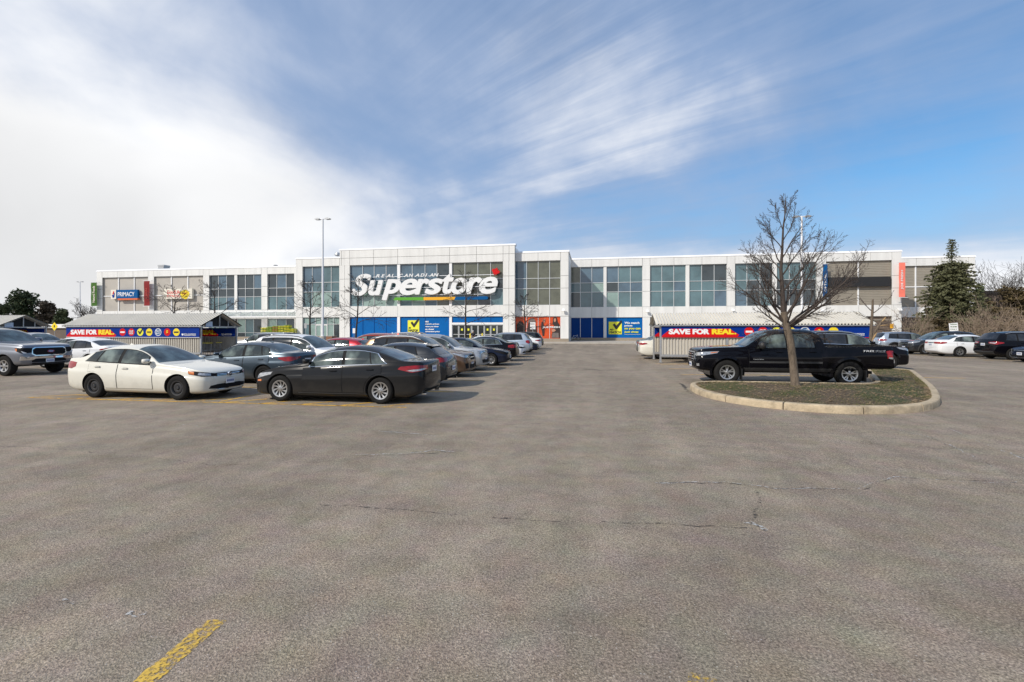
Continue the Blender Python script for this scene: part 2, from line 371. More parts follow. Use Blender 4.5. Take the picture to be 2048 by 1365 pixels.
def worn(name, col, thresh=0.5, scale=9.0, soft=0.05):
    m = bpy.data.materials.new(name); m.use_nodes = True; t = m.node_tree; b = t.nodes['Principled BSDF']
    co = N(t, 'ShaderNodeTexCoord')
    n = N(t, 'ShaderNodeTexNoise'); n.inputs['Scale'].default_value = scale; n.inputs['Detail'].default_value = 8; n.inputs['Roughness'].default_value = 0.75
    t.links.new(co.outputs['Object'], n.inputs['Vector'])
    n2 = N(t, 'ShaderNodeTexNoise'); n2.inputs['Scale'].default_value = 0.9; t.links.new(co.outputs['Object'], n2.inputs['Vector'])
    s = math_n(t, 'ADD', n.outputs['Fac'], math_n(t, 'MULTIPLY', math_n(t, 'SUBTRACT', n2.outputs['Fac'], 0.5), 0.45))
    r = maprange(t, s, thresh - soft, thresh + soft, 0.0, 1.0); t.links.new(r, b.inputs['Alpha'])
    b.inputs['Base Color'].default_value = (*col, 1); b.inputs['Roughness'].default_value = 0.8
    return m
M['line'] = worn('worn yellow road paint', (0.74, 0.42, 0.05), 0.455, 7.0, 0.15)
M['line_near'] = worn('flaking yellow road paint', (0.66, 0.43, 0.07), 0.505, 34.0, 0.09)
M['crack'] = worn('tar filled crack', (0.055, 0.048, 0.042), 0.53, 12.0, 0.09)
M['scuff'] = worn('pale crumbled crack edge', (0.46, 0.45, 0.43), 0.535, 26.0, 0.03)
def ribbon(mb, pts, w, jit=0.0, seg=0.12, z=0.004, wj=0.4):
    P = []
    for a, b in zip(pts[:-1], pts[1:]):
        L = (b - a).length; n = max(1, int(L / seg))
        for i in range(n): P.append(a.lerp(b, i / n))
    P.append(pts[-1])
    L, R = [], []
    off = 0
    for i, p in enumerate(P):
        d = (P[min(i + 1, len(P) - 1)] - P[max(i - 1, 0)]).normalized(); q = Vector((-d.y, d.x, 0))
        off = off * 0.8 + random.gauss(0, jit); ww = w * (1 + random.uniform(-wj, wj)) * 0.5
        c = p + q * off
        for s, A in ((ww, L), (-ww, R)):
            v = c + q * s; A.append((v.x, v.y, gz(v.x, v.y) + z))
    n = len(P)
    mb.add(L + R, [(i, i + 1, n + i + 1, n + i) for i in range(n - 1)])
lm = MB()
XA0, XAB, XB1 = -14.6, -9.6, -4.15
def line(mb, a, b, w=0.11, seg=0.8): ribbon(mb, [Vector((*a, 0)), Vector((*b, 0))], w, seg=seg, wj=0.0)
line(lm, (-15.4, 10.62), (XB1 - 0.3, 10.82)); line(lm, (XAB, 10.9), (XAB, 50), 0.1)
for yy in (13.75, 17.0, 20.1, 23.0, 26.3, 30.1, 33.9, 37.2, 40.8, 44.8, 48.4): line(lm, (XA0, yy), (XB1, yy), 0.1)
line(lm, (-15.4, 10.66), (-14.7, 11.3), 0.1); line(lm, (-14.7, 11.3), (-13.2, 11.25), 0.1); line(lm, (-13.4, 11.25), (-13.9, 10.72), 0.09)
for k in range(9):                      # faded hatching under the front row
    x = -13.6 + k * 1.05; line(lm, (x, 10.75), (x + 0.7, 11.5), 0.1)
for yy in (20.0, 22.9, 25.6): line(lm, (3.4, yy), (13.4, yy), 0.1)
line(lm, (3.2, 26.3), (14.0, 26.35), 0.1)
for yy in (31.8, 34.8, 37.8, 40.9): line(lm, (22.2, yy), (33, yy), 0.1)
for yy in (14.6, 17.9, 21.2, 24.2): line(lm, (-33, yy), (-22.6, yy), 0.1)
tag(lm.build('parking_lines', M['line']), kind='structure')
nm = MB()
ribbon(nm, [at(229, 1420), at(436, 1241)], 0.13, 0.003, 0.05, wj=0.12)
ribbon(nm, [at(1406, 1353), at(1400, 1460)], 0.15, 0.003, 0.05, wj=0.12)
tag(nm.build('foreground_stall_lines', M['line_near']), kind='structure')
ck = MB(); sf = MB()
def crack(pxs, w=0.03, jit=0.012, scuff=0.0):
    P = [at(*p) for p in pxs]; ribbon(ck, P, w * .6, jit, 0.06, 0.003, 0.8)
    if scuff: ribbon(sf, P, scuff, jit * 1.3, 0.06, 0.006, 0.7)
crack([(640, 1008), (760, 1018), (900, 1030), (1024, 1037), (1180, 1043), (1330, 1050), (1500, 1056)], 0.035, 0.012)
crack([(1310, 966), (1450, 965), (1560, 978), (1720, 980), (1790, 955), (1900, 962), (2048, 968), (2200, 975)], 0.03, 0.01, 0.018)
crack([(1168, 739), (1190, 740), (1212, 742)], 0.3, 0.01); crack([(1362, 770), (1376, 786), (1392, 793)], 0.16, 0.02)
crack([(1500, 1050), (1520, 1000), (1518, 985)], 0.05, 0.01); crack([(1500, 1045), (1535, 1062)], 0.05, 0.02, 0.07)
crack([(0, 892), (110, 896), (260, 912), (430, 930), (640, 925), (760, 912), (900, 905)], 0.025, 0.012)
crack([(690, 912), (800, 909), (870, 902), (912, 906)], 0.02, 0.012, 0.03)
crack([(705, 857), (800, 866), (880, 872)], 0.02, 0.012, 0.028)
crack([(575, 838), (610, 841), (650, 838)], 0.02, 0.01, 0.03)
crack([(840, 845), (1024, 848), (1200, 845), (1400, 860)], 0.02, 0.012)
crack([(1780, 862), (1860, 880), (1925, 905), (1980, 935)], 0.02, 0.012, 0.022)
crack([(1900, 865), (1990, 900), (2060, 925)], 0.02, 0.012, 0.02)
crack([(250, 1228), (262, 1233), (290, 1230)], 0.02, 0.02, 0.05); crack([(115, 1205), (150, 1212)], 0.02, 0.02, 0.045)
crack([(340, 848), (400, 852)], 0.015, 0.012, 0.02); crack([(1540, 880), (1700, 876), (1850, 885)], 0.018, 0.012)
tag(ck.build('asphalt_cracks', M['crack']), kind='structure'); tag(sf.build('crumbled_crack_edges', M['scuff']), kind='structure')

# ------------------------------------------------------------------ building
YM, YC, YW, YR = 68.5, 67.5, 76.5, 84.0
pv = MB(); pv.box(-130, 75, 64.6, 79.0, -0.3, 0.15)
tag(pv.build('pavement', M['sidewalk']), kind='structure')
kb = MB(); kb.box(-130, 75, 64.3, 64.598, -0.3, 0.165); tag(kb.build('pavement_kerb', M['concrete']), kind='structure')

STORE = empty('store_building', (0, 70, 0), 0, 'long white panelled two storey store with dark glass bays, taller in the middle', 'building')
def bb(mb, name, mats, parent=None, **kw):
    """building part: world coordinates, parented to the store Empty"""
    o = mb.build(name, mats, parent or STORE, **kw)
    if parent is None: o.matrix_parent_inverse = STORE_INV
    return o
STORE_INV = Matrix.Translation((0, -70, 0))
def core(x0, x1, y0, y1, z): m = MB(); m.box(x0, x1, y0, y1, 0, z); return bb(m, 'wall', M['white_panel'])
XLw, XLm, XLc, XRc, XRm, XRw, XRr = onY(193.4, YW), onY(591.8, YM), onY(679.3, YC), onY(1029.4, YC), onY(1137, YM), onY(1803, YW), onY(1950.5, YR)
TOP = 13.05
core(XLw + 0.05, XLm + 0.5, YW + 0.75, YW + 60, 12.6); core(XLm + 0.05, XLc + 1, YM + 0.75, YM + 60, 12.7); core(XLc + 0.05, XRc - 0.05, YC + 0.75, YC + 60, 13.9)
core(XRc - 1, XRm - 0.35, YM + 0.75, YM + 60, 12.7); core(XRm - 1, XRw - 0.05, YW + 0.75, YW + 50, 12.6); core(XRw - 1, XRr - 0.05, YR + 0.75, YR + 30, 12.5)
def panels(mb, x0, x1, z0, z1, y, depth, cuts, zc=(), gap=0.05):
    """cladding panels with open joints over a grey backing"""
    xs = [x0] + sorted(c for c in cuts if x0 + 0.1 < c < x1 - 0.1) + [x1]; zs = [z0] + sorted(c for c in zc if z0 + 0.05 < c < z1 - 0.05) + [z1]
    for i in range(len(xs) - 1):
        for j in range(len(zs) - 1):
            mb.box(xs[i] + (gap / 2 if i else 0), xs[i + 1] - (gap / 2 if i < len(xs) - 2 else 0), y, y + 0.06,
                   zs[j] + (gap / 2 if j else 0), zs[j + 1] - (gap / 2 if j < len(zs) - 2 else 0), 0)
    mb.box(x0 + 0.01, x1 - 0.01, y + 0.062, y + depth, z0 + 0.01, z1 - 0.01, 1)
WP = [M['white_panel'], M['groove']]
H1, H2, WB, BB, PL, FB = 9.35, 7.86, 5.45, 3.83, 0.60, 11.88
def fascia(Y, xa, xb, top, cuts, z0=FB, zc=(), capx=0.12, left=True, right=True):
    m = MB(); panels(m, xa, xb, z0, top, Y, 0.7, cuts, zc); bb(m, 'fascia', WP)
    m = MB(); m.prism([(Y - 0.05, top + 0.002), (Y - 0.05, top + 0.06), (Y + 0.10, top + 0.24), (Y + 0.40, top + 0.33), (Y + 1.1, top + 0.33), (Y + 1.1, top + 0.002)], xa - (capx if left else 0), xb + (capx if right else 0), plane='YZ')
    bb(m, 'coping', M['coping'])
def columns(Y, cols, z1=FB, dep=0.7, base=PL):
    for (a, b) in cols:
        m = MB(); xa, xb = onY(a, Y), onY(b, Y); c = [(xa + xb) / 2] if xb - xa > 1.6 else []
        panels(m, xa, xb, 0.1, z1 - 0.004, Y + 0.004, dep - 0.01, c, (BB, WB, H2, H1 + 0.3)); bb(m, 'column', WP)
def band(Y, a, b, cuts, z0=BB, z1=WB):
    m = MB(); panels(m, onY(a, Y), onY(b, Y), z0, z1, Y + 0.05, 0.6, [onY(c, Y) for c in cuts], ()); bb(m, 'wall_band', WP)
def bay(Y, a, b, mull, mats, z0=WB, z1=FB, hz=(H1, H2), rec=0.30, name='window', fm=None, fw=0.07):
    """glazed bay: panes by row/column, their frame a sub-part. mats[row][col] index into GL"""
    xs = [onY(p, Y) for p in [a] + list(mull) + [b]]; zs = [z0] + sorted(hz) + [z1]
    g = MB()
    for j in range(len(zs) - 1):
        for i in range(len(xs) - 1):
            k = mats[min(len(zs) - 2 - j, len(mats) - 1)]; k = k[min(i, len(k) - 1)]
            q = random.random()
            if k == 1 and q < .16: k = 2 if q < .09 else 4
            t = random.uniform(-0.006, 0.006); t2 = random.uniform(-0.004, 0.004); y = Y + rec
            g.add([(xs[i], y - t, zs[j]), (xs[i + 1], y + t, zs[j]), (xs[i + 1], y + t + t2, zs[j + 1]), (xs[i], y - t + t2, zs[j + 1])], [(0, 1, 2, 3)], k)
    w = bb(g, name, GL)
    f = MB()
    for x in xs: f.box(x - fw / 2, x + fw / 2, Y + rec - 0.09, Y + rec + 0.02, z0, z1)
    for z in zs:
        f.box(xs[0], xs[-1], Y + rec - 0.085, Y + rec + 0.015, z - fw / 2 if z > z0 else z, z + fw / 2 if z < z1 else z)
    o = f.build('frame', fm or M['frame'], w)
    return w
def plinth(Y, a, b):
    m = MB(); m.box(onY(a, Y) if a < 3000 else a, onY(b, Y), Y - 0.02, Y + 0.5, 0.12, PL); bb(m, 'plinth', M['plinth'])
T, B_, P_, D, O = 1, 2, 3, 4, 5
# left wing
px_ = lambda ps, Y: [onY(p, Y) for p in ps]
fascia(YW, XLw, XLm + 0.3, TOP, px_([204, 234.5, 266, 296, 307.6, 340.7, 373.7, 406.3, 418, 452, 488, 522.7, 534.5, 570], YW), right=False)
columns(YW, [(193.4, 204.4), (296, 307.6), (406.3, 418), (522.7, 534.5), (588.4, 594)])
m = MB(); m.box(onY(468, YW), onY(473.4, YW), YW + 0.08, YW + 0.5, WB, FB); bb(m, 'pier', M['white_panel'])
def sheetbay(Y, a, b, mull, material, hz, z0=WB, z1=FB, ribs=0.0, fm=None):
    xa, xb = onY(a, Y), onY(b, Y); m = MB(); y = Y + 0.32
    if ribs:
        z = z0
        while z < z1 - 1e-6:
            h = min(ribs, z1 - z)
            m.add([(xa, y, z), (xb, y, z), (xb, y - 0.035, z + h * 0.55), (xa, y - 0.035, z + h * 0.55), (xb, y, z + h * 0.72), (xa, y, z + h * 0.72), (xb, y, z + h), (xa, y, z + h)],
                  [(0, 1, 2, 3), (3, 2, 4, 5), (5, 4, 6, 7)]); z += h
    else: m.box(xa, xb, y, y + 0.1, z0, z1)
    w = bb(m, 'metal_panel', material)
    f = MB()
    for p in mull: x = onY(p, Y); f.box(x - 0.09, x + 0.09, Y + 0.20, Y + 0.30, z0, z1)
    for z in hz: f.box(xa, xb, Y + 0.205, Y + 0.295, z - 0.07, z + 0.07)
    f.build('frame', fm or M['white'], w)
    return w
sheetbay(YW, 204.4, 296, (234.7, 266.3), M['beigepanel'], (8.3,)); sheetbay(YW, 307.6, 406.3, (340.7, 373.7), M['beigepanel'], (8.3,))
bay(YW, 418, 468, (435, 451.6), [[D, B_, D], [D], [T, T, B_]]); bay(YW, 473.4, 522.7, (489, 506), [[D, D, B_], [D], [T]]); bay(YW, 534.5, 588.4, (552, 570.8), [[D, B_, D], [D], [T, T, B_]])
band(YW, 193.4, 594, [234.5, 266, 296, 307.6, 340.7, 373.7, 406.3, 418, 452, 488, 522.7, 534.5, 570])
for a, b, mu in ((204.4, 296, (227, 250, 273)), (307.6, 406.3, (332, 357, 382)), (418, 468, (435, 451.6)), (473.4, 522.7, (489, 506)), (534.5, 588.4, (552, 570.8))):
    bay(YW, a, b, mu, [[P_, T, D], [D, T, B_]], z0=PL, z1=BB, hz=(1.35,))
m = MB(); m.box(XLw, XLm, YW - 0.03, YW + 0.4, 0.12, PL); bb(m, 'plinth', M['plinth'])
# middle left block
fascia(YM, XLm, XLc + 0.3, TOP, px_([604, 642, 679], YM), right=False)
columns(YM, [(591.8, 604.8), (678.6, 683)])
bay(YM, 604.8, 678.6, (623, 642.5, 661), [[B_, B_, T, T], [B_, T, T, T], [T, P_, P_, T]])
band(YM, 591.8, 683, [604.8, 642, 679])
bay(YM, 604.8, 629, (617,), [[P_, T], [T, P_]], z0=0.4, z1=BB, hz=(2.75,)); bay(YM, 653, 678.6, (666,), [[P_, P_], [P_, T]], z0=0.4, z1=BB, hz=(2.75,))
g = MB(); xa, xb = onY(629, YM), onY(653, YM)
bay(YM, 629, 653, (641,), [[P_, T]], z0=2.76, z1=BB - 0.02, hz=(), rec=0.315, fw=0.06)
for i in range(2):
    x0 = xa + (xb - xa) / 2 * i; x1 = x0 + (xb - xa) / 2
    g = MB(); g.box(x0 + 0.02, x1 - 0.02, YM + 0.33, YM + 0.36, 0.15, 2.73); d = bb(g, 'door', M['g_pale'])
    f = MB(); f.box(x0 + 0.02, x0 + 0.13, YM + 0.27, YM + 0.33, 0.16, 2.72); f.box(x1 - 0.13, x1 - 0.02, YM + 0.27, YM + 0.33, 0.16, 2.72)
    f.box(x0 + 0.13, x1 - 0.13, YM + 0.27, YM + 0.33, 2.55, 2.72); f.box(x0 + 0.13, x1 - 0.13, YM + 0.27, YM + 0.33, 0.16, 0.4); f.build('frame', M['white'], d)
# centre block
fascia(YC, XLc, XRc, 14.05, px_([683, 699.3, 747, 795, 848, 899, 953, 1006, 1018], YC), z0=11.76, zc=(12.85,))
columns(YC, [(679.3, 699.3), (1006, 1029.4)], z1=11.76)
for a, b in ((793.8, 799.5), (898, 903.4)):
    m = MB(); m.box(onY(a, YC), onY(b, YC), YC + 0.09, YC + 0.6, 0.2, 11.75); bb(m, 'pier', M['white'])
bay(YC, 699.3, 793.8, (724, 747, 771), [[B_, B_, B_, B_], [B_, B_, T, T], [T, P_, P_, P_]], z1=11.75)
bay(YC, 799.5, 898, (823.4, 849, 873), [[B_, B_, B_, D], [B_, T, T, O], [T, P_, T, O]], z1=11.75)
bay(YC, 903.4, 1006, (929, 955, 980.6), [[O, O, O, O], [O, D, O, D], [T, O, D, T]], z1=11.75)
band(YC, 699.3, 1006, [724, 747, 795, 848, 899, 953])
def vinyl(Y, a, b, mull, m1, z0=PL, z1=BB, fm=None):
    xs = [onY(p, Y) for p in [a] + list(mull) + [b]]; m = MB()
    for i in range(len(xs) - 1): m.box(xs[i] + 0.02, xs[i + 1] - 0.02, Y + 0.25, Y + 0.29, z0, z1)
    w = bb(m, 'vinyl_window', m1)
    f = MB()
    for x in xs: f.box(x - 0.035, x + 0.035, Y + 0.20, Y + 0.31, z0, z1)
    f.box(xs[0], xs[-1], Y + 0.205, Y + 0.305, z1 - 0.06, z1); f.build('frame', fm or M['frame'], w)
    return w
M['vinyl_frame'] = mat('blue covered frame', (0.0, 0.075, 0.30), 0.6, spec=0.15)
vinyl(YC, 699.3, 793.8, (724, 747, 771), M['vinyl'], 0.4, fm=M['vinyl_frame']); vinyl(YC, 799.5, 898, (849,), M['vinyl'], 0.4, fm=M['vinyl_frame'])
vinyl(YC, 903.4, 1006, (929, 955, 980.6), M['vinyl'], 2.95, fm=M['vinyl_frame'])
# entrance doors
xe = [onY(p, YC) for p in (903.4, 955, 1006)]
for k in range(2):
    x0, x1 = xe[k], xe[k + 1]; m = MB(); m.box(x0, x1, YC + 0.10, YC + 0.6, 2.62, 2.93); bb(m, 'door_header', M['white'])
    n = 4; w = (x1 - x0) / n
    for i in range(n):
        a = x0 + i * w; g = MB(); g.box(a + 0.05, a + w - 0.05, YC + 0.36, YC + 0.38, 0.2, 2.6); d = bb(g, 'door', M['g_door'])
        f = MB()
        for q in (a + 0.03, a + w - 0.10): f.box(q, q + 0.07, YC + 0.30, YC + 0.36, 0.16, 2.6)
        f.box(a + 0.1, a + w - 0.1, YC + 0.3, YC + 0.36, 2.5, 2.6); f.box(a + 0.1, a + w - 0.1, YC + 0.3, YC + 0.36, 1.15, 1.22); f.box(a + 0.1, a + w - 0.1, YC + 0.3, YC + 0.36, 0.16, 0.32)
        f.build('frame', M['frame'], d)
        if i in (1, 2): s = MB(); s.prism([(a + w * 0.36, 1.75), (a + w * 0.64, 1.75), (a + w * 0.64, 2.05), (a + w * 0.36, 2.05)], YC + 0.345, YC + 0.357); s.build('sticker', M['lemon'], d)
# middle right block
fascia(YM, XRc - 0.3, XRm, TOP, px_([1076, 1121], YM), left=False)
columns(YM, [(1027, 1030.5), (1121, 1137)])
bay(YM, 1030.5, 1121, (1053, 1076, 1099), [[B_, O, O, O], [B_, O, O, O], [T, O, O, O]])
band(YM, 1027, 1121, [1053, 1076, 1099])
vinyl(YM, 1030.5, 1121, (1053, 1076, 1099), M['poster_orange'], PL)
m = MB(); m.box(XRc - 0.5, XRm + 0.02, YM - 0.06, YM + 0.4, 0.12, PL); bb(m, 'plinth', M['plinth'])
m = MB(); m.box(XRm - 0.33, XRm - 0.06, YM + 0.71, YW + 1, 0.14, TOP - 0.02, 1)
for z0, z1 in ((0.14, 3.8), (3.85, 5.4), (5.45, 9.3), (9.35, 11.85), (11.9, 13.0)):
    for k in range(3): m.box(XRm - 0.058, XRm, YM + 0.73 + k * 2.45, YM + 3.13 + k * 2.45, z0, z1, 0)
bb(m, 'return_wall', WP)
m = MB(); m.prism([(XRm - 1.1, TOP), (XRm - 1.1, TOP + 0.33), (XRm - 0.35, TOP + 0.33), (XRm - 0.05, TOP + 0.24), (XRm + 0.12, TOP + 0.06), (XRm + 0.12, TOP)], YM + 1.102, YW - 0.06); bb(m, 'coping', M['coping'])
# right wing
fascia(YW, XRm + 0.002, XRw, TOP, px_([1183.6, 1236.7, 1285, 1300, 1348, 1404, 1454, 1470, 1521, 1580, 1634, 1653, 1688, 1741, 1784], YW), left=False)
columns(YW, [(1285, 1300), (1454, 1470), (1633.7, 1652), (1784, 1803)])
for a, b in ((1207.4, 1213), (1372, 1379), (1546.3, 1554.3)):
    m = MB(); m.box(onY(a, YW), onY(b, YW), YW + 0.10, YW + 0.6, PL, FB); bb(m, 'pier', M['white_panel'])
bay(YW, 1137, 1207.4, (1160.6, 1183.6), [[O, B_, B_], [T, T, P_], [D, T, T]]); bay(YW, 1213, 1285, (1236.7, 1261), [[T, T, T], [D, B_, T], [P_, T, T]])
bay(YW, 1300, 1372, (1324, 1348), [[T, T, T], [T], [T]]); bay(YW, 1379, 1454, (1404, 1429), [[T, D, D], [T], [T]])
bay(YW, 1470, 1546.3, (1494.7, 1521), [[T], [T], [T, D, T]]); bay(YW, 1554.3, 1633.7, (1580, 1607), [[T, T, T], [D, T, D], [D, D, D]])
sheetbay(YW, 1652, 1784, (1718,), M['louvre'], (), ribs=0.24)
band(YW, 1134, 1804, [1183.6, 1236.7, 1285, 1300, 1348, 1404, 1454, 1470, 1521, 1580, 1634, 1653, 1718, 1784])
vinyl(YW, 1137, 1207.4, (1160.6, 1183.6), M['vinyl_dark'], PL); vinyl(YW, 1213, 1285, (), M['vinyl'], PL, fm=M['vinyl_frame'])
for a, b in ((1300, 1372), (1379, 1454), (1470, 1546.3), (1554.3, 1633.7)):
    sheetbay(YW, a, b, (), M['beigepanel'], (), z0=PL, z1=BB, ribs=0.3)
sheetbay(YW, 1652, 1784, (1718,), M['brownpanel'], (3.3,), z0=0.2, z1=BB, ribs=0.35, fm=M['louvre'])
m = MB(); m.box(XRm, onY(1634, YW), YW - 0.03, YW + 0.4, 0.12, PL); bb(m, 'plinth', M['plinth'])
m = MB(); m.box(XRw - 0.35, XRw - 0.002, YW + 0.72, YR + 1, 0.1, TOP - 0.02); bb(m, 'return_wall', M['white_panel'])
# far right block
fascia(YR, XRw - 0.8, XRr, TOP, px_([1833, 1883, 1937], YR), left=False)
columns(YR, [(1936, 1950.5)])
sheetbay(YR, 1800, 1936, (1833, 1883), M['louvre'], (8.6,), ribs=0.24)
band(YR, 1800, 1936, [1833, 1883])
sheetbay(YR, 1800, 1936, (1833, 1883), M['brownpanel'], (), z0=0.1, z1=BB, ribs=0.35, fm=M['brownpanel'])
# flat roofs
m = MB(); m.box(XLw, XRw, YW + 1.1, YW + 50, 12.61, 12.75); bb(m, 'roof', M['concrete'])
# glass canopy on the left wing
cx0, cx1 = onY(436, YW), onY(592, YM) - 0.1; m = MB(); ym, yf = YW - 0.02, YW - 3.2
m.add([(cx0, ym, 5.1), (cx1, ym, 5.1), (cx1, yf, 4.15), (cx0, yf, 4.15)], [(0, 1, 2, 3)])
cg = mat('canopy glass', (0.50, 0.58, 0.55), 0.15, var=0.15, vscale=0.6); cg.node_tree.nodes['Principled BSDF'].inputs['Alpha'].default_value = 0.55
can = bb(m, 'canopy', cg); f = MB(); k = 9
for i in range(k + 1):
    x = cx0 + (cx1 - cx0) * i / k; f.tube((x, ym, 5.13), (x, yf, 4.18), 0.05, n=5)
    if i < k: f.tube((x, ym, 5.16), (x + (cx1 - cx0) / k, yf, 4.2), 0.035, n=5)
f.box(cx0 - 0.05, cx1 + 0.05, yf - 0.12, yf, 4.0, 4.2)
f.box(cx0 - 0.05, cx1 + 0.05, ym - 0.1, ym - 0.02, 5.05, 5.2)
f.build('canopy_frame', M['white'], can)

# ------------------------------------------------------------------ rooftop units
def roof_unit(px, pyt, pyb, w, Y, label, kind):
    Xc = onY(px, Y); z1 = zat(px, pyt, Y); z0 = 12.75
    e = empty('rooftop_unit', (Xc, Y, z0), 0, label, 'roof vent', 'vents on the store roof'); h = z1 - z0
    m = MB()
    if kind == 0:
        for i in range(5): m.box(-w / 2 + 0.1 * (i % 2), w / 2 - 0.1 * (i % 2), -w / 2, w / 2, h * i / 5 + 0.01, h * (i + 1) / 5 - 0.01)
        m.build('housing', M['steel'], e)
    else:
        m.lathe([(0.01, h), (w * 0.35, h * 0.97), (w * 0.5, h * 0.8), (w * 0.5, h * 0.72), (w * 0.3, h * 0.65), (w * 0.3, 0)], 12, 'Z'); m.build('vent_cowl', M['black'] if kind == 2 else M['steel'], e, smooth=40)
roof_unit(328, 531, 540, 1.4, YW + 3, 'ribbed grey box vent, largest on the left wing roof', 0)
roof_unit(339, 538.2, 541, 0.8, YW + 4, 'tiny dark cap right of the ribbed grey vent on the left roof', 2)
roof_unit(505, 533.2, 537, 0.5, YW + 3, 'small black knob vent near the middle of the left wing roof', 2)
roof_unit(551.5, 530.3, 535, 0.9, YW + 3, 'dark domed vent on the left roof, nearest the middle block', 2)
roof_unit(675.5, 505.5, 515, 1.0, YM + 2.5, 'grey cowl vent against the tall central block', 1)

# ------------------------------------------------------------------ signs on the building
# main sign
ys = YC - 0.35
MS = empty('storefront_sign', (onY(853, ys), ys, 5.9), 0, 'huge white slanted lettering over the entrance with a striped bar and red leaf', 'sign')
ox, oz = MS.location.x, MS.location.z
def SX(px): return onY(px, ys) - ox
def SZ(px, py): return zat(px, py, ys) - oz
M['letter'] = mat('white sign letter', (0.80, 0.80, 0.79), 0.35, var=0.05, vscale=0.5)
def letter(ch, x0, x1, pyt, pyb, pxm):
    o = sign_text('letter', ch, MS, SX(x0), SX(x1), SZ(pxm, pyb), SZ(pxm, pyt), 0.0, M['letter'], offset=0.012, shear=0.28, ext=0.16, bold=0.115); return o
for ch, a, b, t_, bt in (('S', 703.5, 743, 548.5, 592.5), ('u', 737, 767, 561, 591.5), ('p', 764, 803, 559, 601), ('e', 799.5, 837, 558, 591), ('r', 830, 860, 558, 589.5),
                         ('s', 850, 887, 557.5, 589.5), ('t', 885, 908, 548, 588.5), ('o', 902, 936, 556, 589), ('r', 931, 965, 555, 588.5), ('e', 958, 996, 554, 588.5)):
    letter(ch, a, b, t_, bt, (a + b) / 2)
for ch, a, b in zip('REALCANADIAN', (752, 763, 772.5, 783, 799, 808, 817.5, 830, 841, 850.5, 859, 867), (759.5, 770, 781.5, 789, 806, 816, 827, 839, 849, 855, 867, 877.5)):
    sign_text('small_letter', ch, MS, SX(a), SX(b), SZ(a, 555.6 - (a - 752) * 0.018), SZ(a, 549.2 - (a - 752) * 0.018), 0.0, M['letter'], offset=0.02, shear=0.28, ext=0.06)
def stripe(pts, mm, nm='stripe'):
    m = MB(); m.prism([(SX(a), SZ(a, b)) for a, b in pts], -0.12, 0.12); m.build(nm, mm, MS)
stripe([(787, 601), (791, 595.3), (847.4, 595), (847.4, 601)], M['green']); stripe([(847.6, 601), (847.6, 595), (911.5, 594.3), (908.5, 600.2)], M['amber'])
stripe([(908.7, 600.2), (911.7, 594.3), (973, 593), (976.5, 595), (975.5, 598.5), (972, 599.5)], M['signblue'])
leaf = [(0, 1.0), (-.19, .63), (-.38, .75), (-.29, .30), (-.55, .55), (-.61, .38), (-.96, .45), (-.83, .13), (-1.0, 0), (-.45, -.42), (-.52, -.66), (-.06, -.58), (-.04, -1.0), (.04, -1.0), (.06, -.58),
        (.52, -.66), (.45, -.42), (1.0, 0), (.83, .13), (.96, .45), (.61, .38), (.55, .55), (.29, .30), (.38, .75), (.19, .63)]
m = MB(); cxl, czl = SX(991.5), SZ(991.5, 543.8); rr = 0.62
m.prism([(cxl + (x * cos(-.35) - y * sin(-.35)) * rr, czl + (x * sin(-.35) + y * cos(-.35)) * rr) for x, y in leaf], -0.12, 0.12); m.build('maple_leaf', M['red'], MS)
m = MB()
for q in (552, 575, 590): m.box(SX(745), SX(990), 0.13, 0.17, SZ(860, q) - 0.04, SZ(860, q) + 0.04)
for q in (760, 800, 850, 905, 950): m.box(SX(q) - 0.04, SX(q) + 0.04, 0.14, 0.75, SZ(q, 590), SZ(q, 590) + 0.08)
m.build('mounting_rail', M['whitepole'], MS)

def sign(name, label, cat, px0, px1, py0, py1, Y, thick, m, group=None):
    """box sign flat on a facade; returns its Empty and local converters"""
    xc = onY((px0 + px1) / 2, Y); zb = zat((px0 + px1) / 2, py1, Y)
    e = empty(name, (xc, Y, zb), 0, label, cat, group)
    fx = lambda p: onY(p, Y) - xc; fz = lambda q: zat((px0 + px1) / 2, q, Y) - zb
    b = MB(); b.box(fx(px0), fx(px1), 0, thick, fz(py1), fz(py0)); b.build('sign_face', m, e)
    return e, fx, fz
e, fx, fz = sign('clinic_sign', 'blue box sign reading PRIMACY with a white emblem square and orange tray', 'sign', 232.5, 275, 580, 597, YW - 0.25, 0.4, M['signblue'])
b = MB(); b.box(fx(222), fx(232.3), -0.03, 0.4, fz(598), fz(579.5)); o = b.build('emblem_panel', M['cream'], e)
b = MB(); b.prism([(fx(226), fz(596)), (fx(229), fz(595)), (fx(230), fz(587)), (fx(229), fz(585)), (fx(227), fz(590)), (fx(224), fz(590))], -0.05, -0.031); b.build('emblem', M['navy'], o)
b = MB(); b.prism([(fx(225), fz(589)), (fx(227.5), fz(588)), (fx(229), fz(583)), (fx(227), fz(582.5))], -0.05, -0.031); b.build('emblem', M['red'], o)
b = MB(); b.box(fx(237), fx(276.5), -0.15, 0.38, fz(600.5), fz(597.2)); b.build('sign_tray', M['orange'], e)
sign_text('lettering', 'PRIMACY', e, fx(235.5), fx(269), fz(593), fz(584.5), -0.004, M['white'], ext=0.01, offset=0.01)
e, fx, fz = sign('gym_sign', 'cream box sign with red lettering and a yellow figure patch on the beige panels', 'sign', 327, 384, 578, 598, YW - 0.25, 0.45, M['cream'])
sign_text('lettering', 'GoodLife', e, fx(334), fx(360), fz(588), fz(581), -0.004, M['red'], offset=0.01); sign_text('lettering', 'FITNESS', e, fx(334), fx(359), fz(595), fz(590), -0.004, M['red'], offset=0.012)
